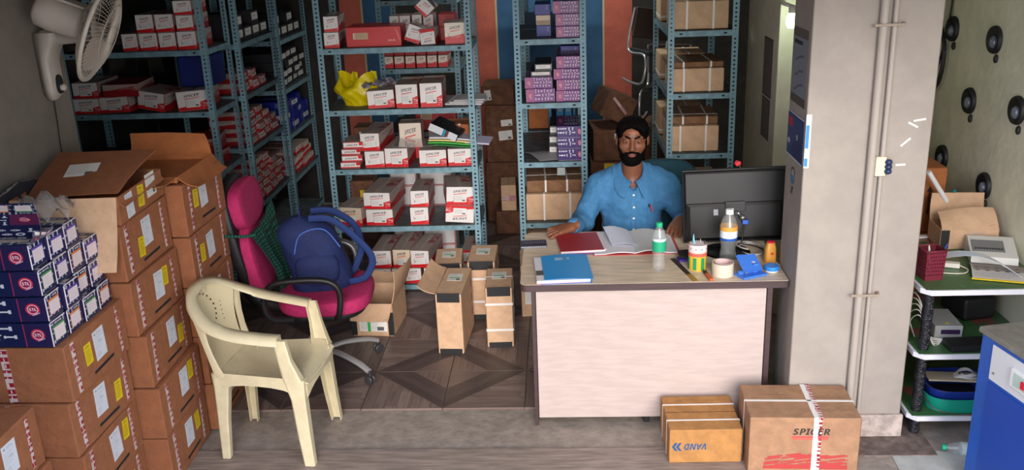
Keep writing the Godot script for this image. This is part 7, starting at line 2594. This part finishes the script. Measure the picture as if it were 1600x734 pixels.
func hand(b: MB, wrist: Vector3, dir: Vector3, up: Vector3, mirror: float, curl: float, spread := 1.0) -> void:
	# dir: towards the fingers, up: back of the hand; mirror +1 puts the thumb on dir x up
	dir = dir.normalized()
	var side := dir.cross(up).normalized() * mirror
	up = side.cross(dir).normalized() * mirror
	if up.y < 0.0: up = -up
	var at := func(f: float, s: float, u: float) -> Vector3: return wrist + dir * f + side * s + up * u
	var F := Field.new(wrist - Vector3.ONE * 0.13, wrist + Vector3.ONE * 0.13 + Vector3(dir.x, 0, dir.z) * 0.1, 0.0032)
	F.lo = F.lo
	F.cap(at.call(-0.05, 0.0, 0.002), at.call(0.0, 0.0, 0.0), 0.027, 0.026, 0.012)
	# palm: four rays and their web
	var base := []
	for i in 4:
		var s: float = 0.03 - 0.0195 * i
		var f: float = [0.088, 0.092, 0.087, 0.077][i]
		base.append([f, s])
		F.cap(at.call(0.005, s * 0.6, 0.0), at.call(f, s, 0.004), 0.018, 0.0125, 0.014)
	var lens := [[0.042, 0.025, 0.020], [0.046, 0.029, 0.021], [0.042, 0.027, 0.020], [0.032, 0.020, 0.018]]
	for i in 4:
		var f0: float = base[i][0]
		var s0: float = base[i][1]
		var a := deg_to_rad(-4.0) * curl
		var p: Vector3 = at.call(f0, s0, 0.004)
		var fan: float = (1.5 - i) * 0.075 * spread
		for k in 3:
			a += deg_to_rad([10.0, 22.0, 20.0][k]) * curl
			var dd := (dir * cos(a) + side * fan * cos(a) - up * sin(a)).normalized()
			var q: Vector3 = p + dd * lens[i][k]
			F.cap(p, q, [0.0104, 0.0094, 0.0086][k], [0.0096, 0.0086, 0.0074][k], 0.005)
			p = q
	# thumb leaves the side of the palm
	var t0: Vector3 = at.call(0.022, 0.024, -0.004)
	var t1: Vector3 = at.call(0.052, 0.048, -0.006)
	var t2: Vector3 = at.call(0.083, 0.057, -0.008)
	var t3: Vector3 = at.call(0.108, 0.055, -0.010)
	F.cap(t0, t1, 0.019, 0.0135, 0.012)
	F.cap(t1, t2, 0.0125, 0.0105, 0.006)
	F.cap(t2, t3, 0.0105, 0.0085, 0.004)
	F.mesh(b)

func man() -> void:
	var skin := mat(Color.WHITE, 0.5)
	skin.vertex_color_use_as_albedo = true
	var c0 := rgb(122, 76, 53).srgb_to_linear()
	var t := thing("person", "bearded man in a blue button shirt seated behind the desk, hands on it", "person", Vector3.ZERO)
	var body := MB.new()
	body.use_col = true
	body.tint = c0
	var cx := 0.393
	# joints
	var pelvis := Vector3(cx, 0.52, -5.02)
	var chest := Vector3(cx, 0.83, -4.97)
	var neck := Vector3(cx, 0.985, -4.97)
	var shL := Vector3(cx - 0.185, 0.905, -4.985)
	var shR := Vector3(cx + 0.19, 0.905, -4.985)
	var elL := Vector3(0.115, 0.755, -4.83)
	var elR := Vector3(0.695, 0.715, -4.90)
	var wrL := Vector3(0.05, 0.787, -4.635)
	var wrR := Vector3(0.625, 0.787, -4.70)
	var F := Field.new(Vector3(-0.02, 0.0, -5.25), Vector3(0.85, 1.1, -4.5), 0.014)
	F.cap(pelvis, chest, 0.12, 0.125, 0.05)
	F.cap(shL, shR, 0.055, 0.055, 0.06)
	F.cap(neck - Vector3(0, 0.06, 0.01), neck + Vector3(0, 0.06, 0.02), 0.06, 0.054, 0.04)
	F.cap(shL, elL, 0.05, 0.038, 0.03)
	F.cap(shR, elR, 0.05, 0.038, 0.03)
	F.cap(elL, wrL, 0.037, 0.026, 0.02)
	F.cap(elR, wrR, 0.037, 0.026, 0.02)
	for s in [-1.0, 1.0]:
		var hip := pelvis + Vector3(s * 0.095, -0.005, 0.02)
		var knee := Vector3(cx + s * 0.13, 0.50, -4.60)
		var foot := Vector3(cx + s * 0.13, 0.09, -4.62)
		F.cap(hip, knee, 0.075, 0.055, 0.04)
		F.cap(knee, foot, 0.052, 0.036, 0.02)
		F.cap(foot - Vector3(0, 0.045, 0.05), foot + Vector3(0, -0.055, 0.13), 0.036, 0.03, 0.02)
	F.mesh(body)
	# head, 4 mm cells; hc is between the ears at eye level
	var hc := Vector3(cx, 1.188, -4.955)
	var tilt := Basis.from_euler(Vector3(deg_to_rad(3.0), deg_to_rad(-4.0), deg_to_rad(-1.5)))
	var P := func(x: float, y: float, z: float) -> Vector3: return hc + tilt * Vector3(x, y, z)
	var H := Field.new(hc - Vector3(0.13, 0.20, 0.15), hc + Vector3(0.13, 0.15, 0.15), 0.004)
	H.ell(P.call(0, 0.020, -0.012), Vector3(0.080, 0.088, 0.094), 0.0, false, tilt)
	H.ell(P.call(0, -0.045, 0.022), Vector3(0.063, 0.078, 0.066), 0.03, false, tilt)
	H.ell(P.call(0, -0.102, 0.042), Vector3(0.036, 0.022, 0.034), 0.03, false, tilt)
	H.cap(P.call(0, -0.07, -0.02), neck + Vector3(0, -0.02, 0), 0.058, 0.06, 0.02)
	for s in [-1.0, 1.0]:
		H.ell(P.call(s * 0.044, -0.03, 0.055), Vector3(0.026, 0.022, 0.022), 0.02, false, tilt)      # cheek
		H.ell(P.call(s * 0.032, 0.024, 0.073), Vector3(0.027, 0.009, 0.012), 0.012, false, tilt)     # brow
		H.ell(P.call(s * 0.033, 0.001, 0.089), Vector3(0.020, 0.012, 0.015), 0.010, true, tilt)      # socket
		H.ell(P.call(s * 0.033, 0.000, 0.0715), Vector3(0.0175, 0.0145, 0.0135), 0.004, false, tilt) # lids
		H.ell(P.call(s * 0.012, -0.038, 0.094), Vector3(0.010, 0.008, 0.010), 0.008, false, tilt)    # nostril wing
		H.ell(P.call(s * 0.083, -0.012, -0.006), Vector3(0.011, 0.031, 0.019), 0.006, false, tilt)   # ear
		H.ell(P.call(s * 0.093, -0.010, 0.002), Vector3(0.006, 0.018, 0.009), 0.004, true, tilt)
	H.cap(P.call(0, 0.012, 0.082), P.call(0, -0.034, 0.105), 0.0085, 0.0125, 0.012)                  # nose
	H.ell(P.call(0, -0.066, 0.083), Vector3(0.025, 0.0065, 0.011), 0.006, false, tilt)               # upper lip
	H.ell(P.call(0, -0.079, 0.081), Vector3(0.021, 0.0075, 0.011), 0.006, false, tilt)               # lower lip
	H.ell(P.call(0, -0.0725, 0.096), Vector3(0.024, 0.0016, 0.008), 0.002, true, tilt)
	var lip := rgb(120, 66, 58).srgb_to_linear()
	var tikka := rgb(196, 96, 44).srgb_to_linear()
	var ti := tilt.inverse()
	var paint := func(p: Vector3) -> Color:
		var q := ti * (p - hc)
		if q.z > 0.07 and absf(q.x) < 0.024 and q.y < -0.061 and q.y > -0.087:
			return lip
		if q.z > 0.04 and absf(q.x) < 0.03 and absf(q.y - 0.050 + 0.12 * q.x * q.x * 10.0) < 0.0055:
			return c0.lerp(tikka, 0.4)
		return c0
	H.mesh(body, paint)
	body.tint = c0
	hand(body, wrL, Vector3(-0.155, -0.02, 0.075), Vector3(0.12, 1, 0.12), 1.0, 0.32, 1.5)
	hand(body, wrR, Vector3(-0.05, -0.022, 0.14), Vector3(0.0, 1, 0.16), -1.0, 0.6)
	part("body", body.mesh(), skin, t)
	# eyes
	for s in [-1.0, 1.0]:
		var e := MB.new()
		e.use_col = true
		e.tint = rgb(150, 136, 126).srgb_to_linear()
		e.ellipsoid(P.call(s * 0.033, 0.0, 0.0735), Vector3(0.0118, 0.0056, 0.0130), 14, 10, tilt)
		e.tint = rgb(26, 16, 12).srgb_to_linear()
		e.ellipsoid(P.call(s * 0.033, 0.0005, 0.0825), Vector3(0.0056, 0.0056, 0.0050), 12, 8, tilt)
		var em := mat(Color.WHITE, 0.15)
		em.vertex_color_use_as_albedo = true
		part("eye", e.mesh(), em, t)
		var br := Field.new(P.call(s * 0.033, 0.024, 0.075) - Vector3.ONE * 0.036, P.call(s * 0.033, 0.024, 0.075) + Vector3.ONE * 0.036, 0.003)
		br.cap(P.call(s * 0.013, 0.022, 0.0865), P.call(s * 0.034, 0.029, 0.084), 0.0048, 0.005, 0.004)
		br.cap(P.call(s * 0.034, 0.029, 0.084), P.call(s * 0.054, 0.022, 0.069), 0.005, 0.003, 0.004)
		var eb := MB.new()
		br.mesh(eb)
		part("eyebrow", eb.mesh(), M.hair, t)
	# hair and beard, thick and black
	var fn := FastNoiseLite.new()
	fn.seed = 5
	fn.frequency = 0.45
	fn.fractal_octaves = 3
	var R := Field.new(hc - Vector3(0.13, 0.10, 0.15), hc + Vector3(0.13, 0.17, 0.15), 0.004)
	R.ell(P.call(0, 0.036, -0.016), Vector3(0.0905, 0.083, 0.104), 0.0, false, tilt)
	R.ell(P.call(0.012, 0.088, 0.036), Vector3(0.064, 0.030, 0.056), 0.03, false, tilt)
	R.ell(P.call(0.05, 0.070, 0.054), Vector3(0.030, 0.026, 0.032), 0.02, false, tilt)
	R.ell(P.call(-0.05, 0.078, 0.042), Vector3(0.034, 0.026, 0.034), 0.02, false, tilt)
	R.ell(P.call(-0.012, 0.030, 0.105), Vector3(0.067, 0.052, 0.058), 0.012, true, tilt)
	R.ell(P.call(0, -0.065, 0.060), Vector3(0.12, 0.085, 0.085), 0.012, true, tilt)
	R.ell(P.call(0, -0.13, -0.05), Vector3(0.15, 0.09, 0.15), 0.012, true, tilt)
	R.rough(fn, 0.005)
	var hb := MB.new()
	R.mesh(hb)
	part("hair", hb.mesh(), M.hair, t)
	var B := Field.new(hc - Vector3(0.12, 0.19, 0.10), hc + Vector3(0.12, 0.04, 0.14), 0.004)
	B.ell(P.call(0, -0.076, 0.024), Vector3(0.070, 0.072, 0.072), 0.0, false, tilt)
	B.ell(P.call(0, -0.112, 0.046), Vector3(0.046, 0.032, 0.044), 0.02, false, tilt)
	for s in [-1.0, 1.0]:
		B.cap(P.call(s * 0.076, 0.01, 0.010), P.call(s * 0.064, -0.06, 0.026), 0.007, 0.013, 0.010)
	B.ell(P.call(0, -0.022, 0.082), Vector3(0.058, 0.036, 0.07), 0.012, true, tilt)
	for s in [-1.0, 1.0]:
		B.ell(P.call(s * 0.046, -0.036, 0.070), Vector3(0.028, 0.034, 0.048), 0.012, true, tilt)
		B.cap(P.call(s * 0.004, -0.054, 0.0945), P.call(s * 0.034, -0.066, 0.078), 0.0055, 0.0065, 0.004)
		B.cap(P.call(s * 0.034, -0.066, 0.078), P.call(s * 0.036, -0.10, 0.066), 0.007, 0.012, 0.006)
	B.ell(P.call(0, -0.0725, 0.1), Vector3(0.0265, 0.0115, 0.034), 0.004, true, tilt)
	B.rough(fn, 0.0035)
	var bb := MB.new()
	B.mesh(bb)
	part("beard", bb.mesh(), M.hair, t)
	# shirt
	var sh := mat(rgb(64, 124, 172), 0.85, 0.0, 0.1, 4.0, 0.2)
	var S := Field.new(Vector3(-0.06, 0.40, -5.25), Vector3(0.86, 1.10, -4.54), 0.009)
	S.cap(pelvis + Vector3(0, -0.02, 0), chest + Vector3(0, 0.0, 0), 0.165, 0.168, 0.05, 0.82)
	S.cap(pelvis + Vector3(0, 0.1, 0.07), pelvis + Vector3(0, 0.14, 0.07), 0.12, 0.10, 0.06)
	S.cap(shL + Vector3(0.02, -0.005, 0), shR + Vector3(-0.02, -0.005, 0), 0.074, 0.074, 0.07)
	S.cap(shL + Vector3(0.07, 0.048, -0.008), shR + Vector3(-0.07, 0.048, -0.008), 0.060, 0.060, 0.06)
	for q in [[shL, elL, wrL], [shR, elR, wrR]]:
		S.cap(q[0], q[1], 0.073, 0.056, 0.05)
		var cuff: Vector3 = q[1].lerp(q[2], 0.86)
		S.cap(q[1], cuff, 0.055, 0.042, 0.03)
	var fs := FastNoiseLite.new()
	fs.seed = 11
	fs.frequency = 0.07
	fs.fractal_octaves = 3
	S.rough(fs, 0.012)
	S.ell(neck + Vector3(0, 0.05, 0.035), Vector3(0.062, 0.085, 0.08), 0.010, true)
	S.ell(neck + Vector3(0, -0.015, 0.105), Vector3(0.026, 0.055, 0.07), 0.008, true)
	S.clip(Vector3(0, -1, 0), -0.45)
	var sb := MB.new()
	S.mesh(sb)
	part("shirt", sb.mesh(), sh, t)
	# placket with buttons, pocket and pen are set on the chest surface
	var fz := func(x: float, y: float) -> float:
		var best := -5.2
		var zi := S.nz - 1
		var xi := clampi(int(round((x - S.lo.x) / S.h)), 0, S.nx - 1)
		var yi := clampi(int(round((y - S.lo.y) / S.h)), 0, S.ny - 1)
		while zi > 0:
			var i := (zi * S.ny + yi) * S.nx + xi
			if S.d[i] < 0.0:
				var dn := S.d[i + S.nx * S.ny] if zi < S.nz - 1 else 1.0
				best = S.lo.z + (zi + S.d[i] / (S.d[i] - dn)) * S.h
				break
			zi -= 1
		return best
	var fy := func(x: float, z: float) -> float:
		var xi := clampi(int(round((x - S.lo.x) / S.h)), 0, S.nx - 1)
		var zi := clampi(int(round((z - S.lo.z) / S.h)), 0, S.nz - 1)
		for yi in range(S.ny - 1, 0, -1):
			if S.d[(zi * S.ny + yi) * S.nx + xi] < 0.0:
				return S.lo.y + (yi + 0.5) * S.h
		return -1.0
	# collar: a stand round the neck and two leaves lying on the shirt
	for s in [-1.0, 1.0]:
		var rows := []
		for i in 11:
			var k := i / 10.0
			var a := lerpf(-PI * 0.5, PI * 0.5 - 0.16, k)
			var tip := smoothstep(0.5, 1.0, k)
			var e := neck + Vector3(s * cos(a) * 0.066, 0.056 - 0.078 * smoothstep(0.35, 1.0, k), sin(a) * 0.066 + 0.012 + 0.03 * tip)
			var out := Vector3(s * cos(a) + s * 0.25 * tip, 0, sin(a)).normalized()
			var row := [e - out * 0.006 - Vector3(0, 0.008, 0), e + out * 0.002 + Vector3(0, 0.006, 0)]
			for w in 4:
				var q := (w + 1) / 4.0
				var l: Vector3 = e + out * (0.006 + (0.036 + 0.012 * tip) * q) + Vector3(s * 0.02 * tip * q, 0.004 - (0.03 + 0.05 * tip) * q, 0)
				var top: float = fy.call(l.x, l.z)
				if l.y < top + 0.006:
					if tip > 0.35:
						l.z = maxf(l.z, fz.call(l.x, l.y) + 0.007)
					else:
						l.y = minf(top + 0.007, e.y + 0.006)
				row.append(l)
			rows.append(row)
		var cb := MB.new()
		cb.sheet(rows, 0.003)
		part("collar", cb.mesh(), sh, t)
	var prow := []
	for i in 17:
		var y := 0.925 - i * 0.021
		var row := []
		for j in 3:
			row.append(Vector3(cx + (j - 1) * 0.016, y, fz.call(cx + (j - 1) * 0.016, y) + 0.0025))
		prow.append(row)
	var pk := MB.new()
	pk.sheet(prow, 0.003)
	part("placket", pk.mesh(), sh, t)
	for y in [0.895, 0.83, 0.765, 0.70]:
		part("button", _lathe([Vector2(0.0001, 0.002), Vector2(0.0055, 0.0018), Vector2(0.006, 0.0), Vector2(0.0001, 0.0)], 14), M.white_plastic, t, Transform3D(Basis(Vector3.RIGHT, PI / 2), Vector3(cx, y, fz.call(cx, y) + 0.005)))
	prow = []
	for i in 7:
		var row := []
		for j in 6:
			var x := cx + 0.075 + j * 0.022
			var y := 0.83 - i * 0.02 - (0.012 * (1.0 - absf(j - 2.5) / 2.5) if i == 6 else 0.0)
			row.append(Vector3(x, y, fz.call(x, y) + 0.003))
		prow.append(row)
	var pc := MB.new()
	pc.sheet(prow, 0.003)
	part("chest_pocket", pc.mesh(), sh, t)
	var pz: float = fz.call(cx + 0.09, 0.83) + 0.012
	var pen := thing("pocket_pen", "pen with black cap and red clip in the man's shirt pocket", "pen", Vector3(cx + 0.088, 0.83, pz))
	var pb := MB.new()
	pb.tube([Vector3(-0.004, 0.012, 0), Vector3(0.0, -0.004, 0.002)], 0.0055, 8)
	part("cap", pb.mesh(), M.black, pen)
	pb = MB.new()
	pb.tube([Vector3(0.004, 0.008, 0.004), Vector3(0.014, -0.03, 0.003)], 0.0032, 6)
	part("clip", pb.mesh(), mat(rgb(206, 60, 90), 0.4), pen)
	# trousers and shoes under the desk
	var L := Field.new(Vector3(cx - 0.28, -0.02, -5.22), Vector3(cx + 0.28, 0.66, -4.42), 0.014)
	L.cap(pelvis + Vector3(-0.06, 0, 0), pelvis + Vector3(0.06, 0, 0), 0.12, 0.12, 0.04)
	for s in [-1.0, 1.0]:
		var hip := pelvis + Vector3(s * 0.095, -0.005, 0.02)
		var knee := Vector3(cx + s * 0.13, 0.50, -4.60)
		var foot := Vector3(cx + s * 0.13, 0.1, -4.62)
		L.cap(hip, knee, 0.088, 0.068, 0.04)
		L.cap(knee, foot, 0.066, 0.055, 0.02)
	L.clip(Vector3(0, -1, 0), -0.07)
	var lb := MB.new()
	L.mesh(lb)
	part("trousers", lb.mesh(), mat(rgb(40, 42, 54), 0.85), t)
	for s in [-1.0, 1.0]:
		var so := MB.new()
		so.box(Vector3(cx + s * 0.13, 0.028, -4.56), Vector3(0.095, 0.055, 0.27), 0.02)
		part("shoe", so.mesh(), M.black, t)

func _ready() -> void:
	view_and_light()
	rng.seed = 4711
	materials()
	M.tape_clear = mat(rgb(188, 172, 160), 0.12)
	M.green = mat(rgb(48, 170, 82), 0.5)
	M.blue_ink = mat(rgb(22, 78, 130), 0.7)
	M.ink = mat(rgb(48, 40, 42), 0.7)
	M.ink_soft = mat(rgb(110, 78, 58), 0.8)
	M.red_ink = mat(rgb(206, 74, 74), 0.7)
	M.fan = mat(rgb(196, 187, 175), 0.4)
	M.film2 = clear(0.16)
	M.hair = mat(rgb(11, 9, 9), 0.75)
	M.hair.metallic_specular = 0.15
	kinds()
	setting()
	racks()
	rack_boxes()
	left_stacks()
	floor_cartons()
	back_cartons()
	desk()
	plastic_chair()
	office_chair()
	wall_fan()
	alcove()
	pillar_things()
	shelf_things()
	man()

func clear(a: float) -> StandardMaterial3D:
	var m := StandardMaterial3D.new()
	m.albedo_color = Color(0.88, 0.9, 0.92, a)
	m.transparency = BaseMaterial3D.TRANSPARENCY_ALPHA
	m.roughness = 0.08
	return m
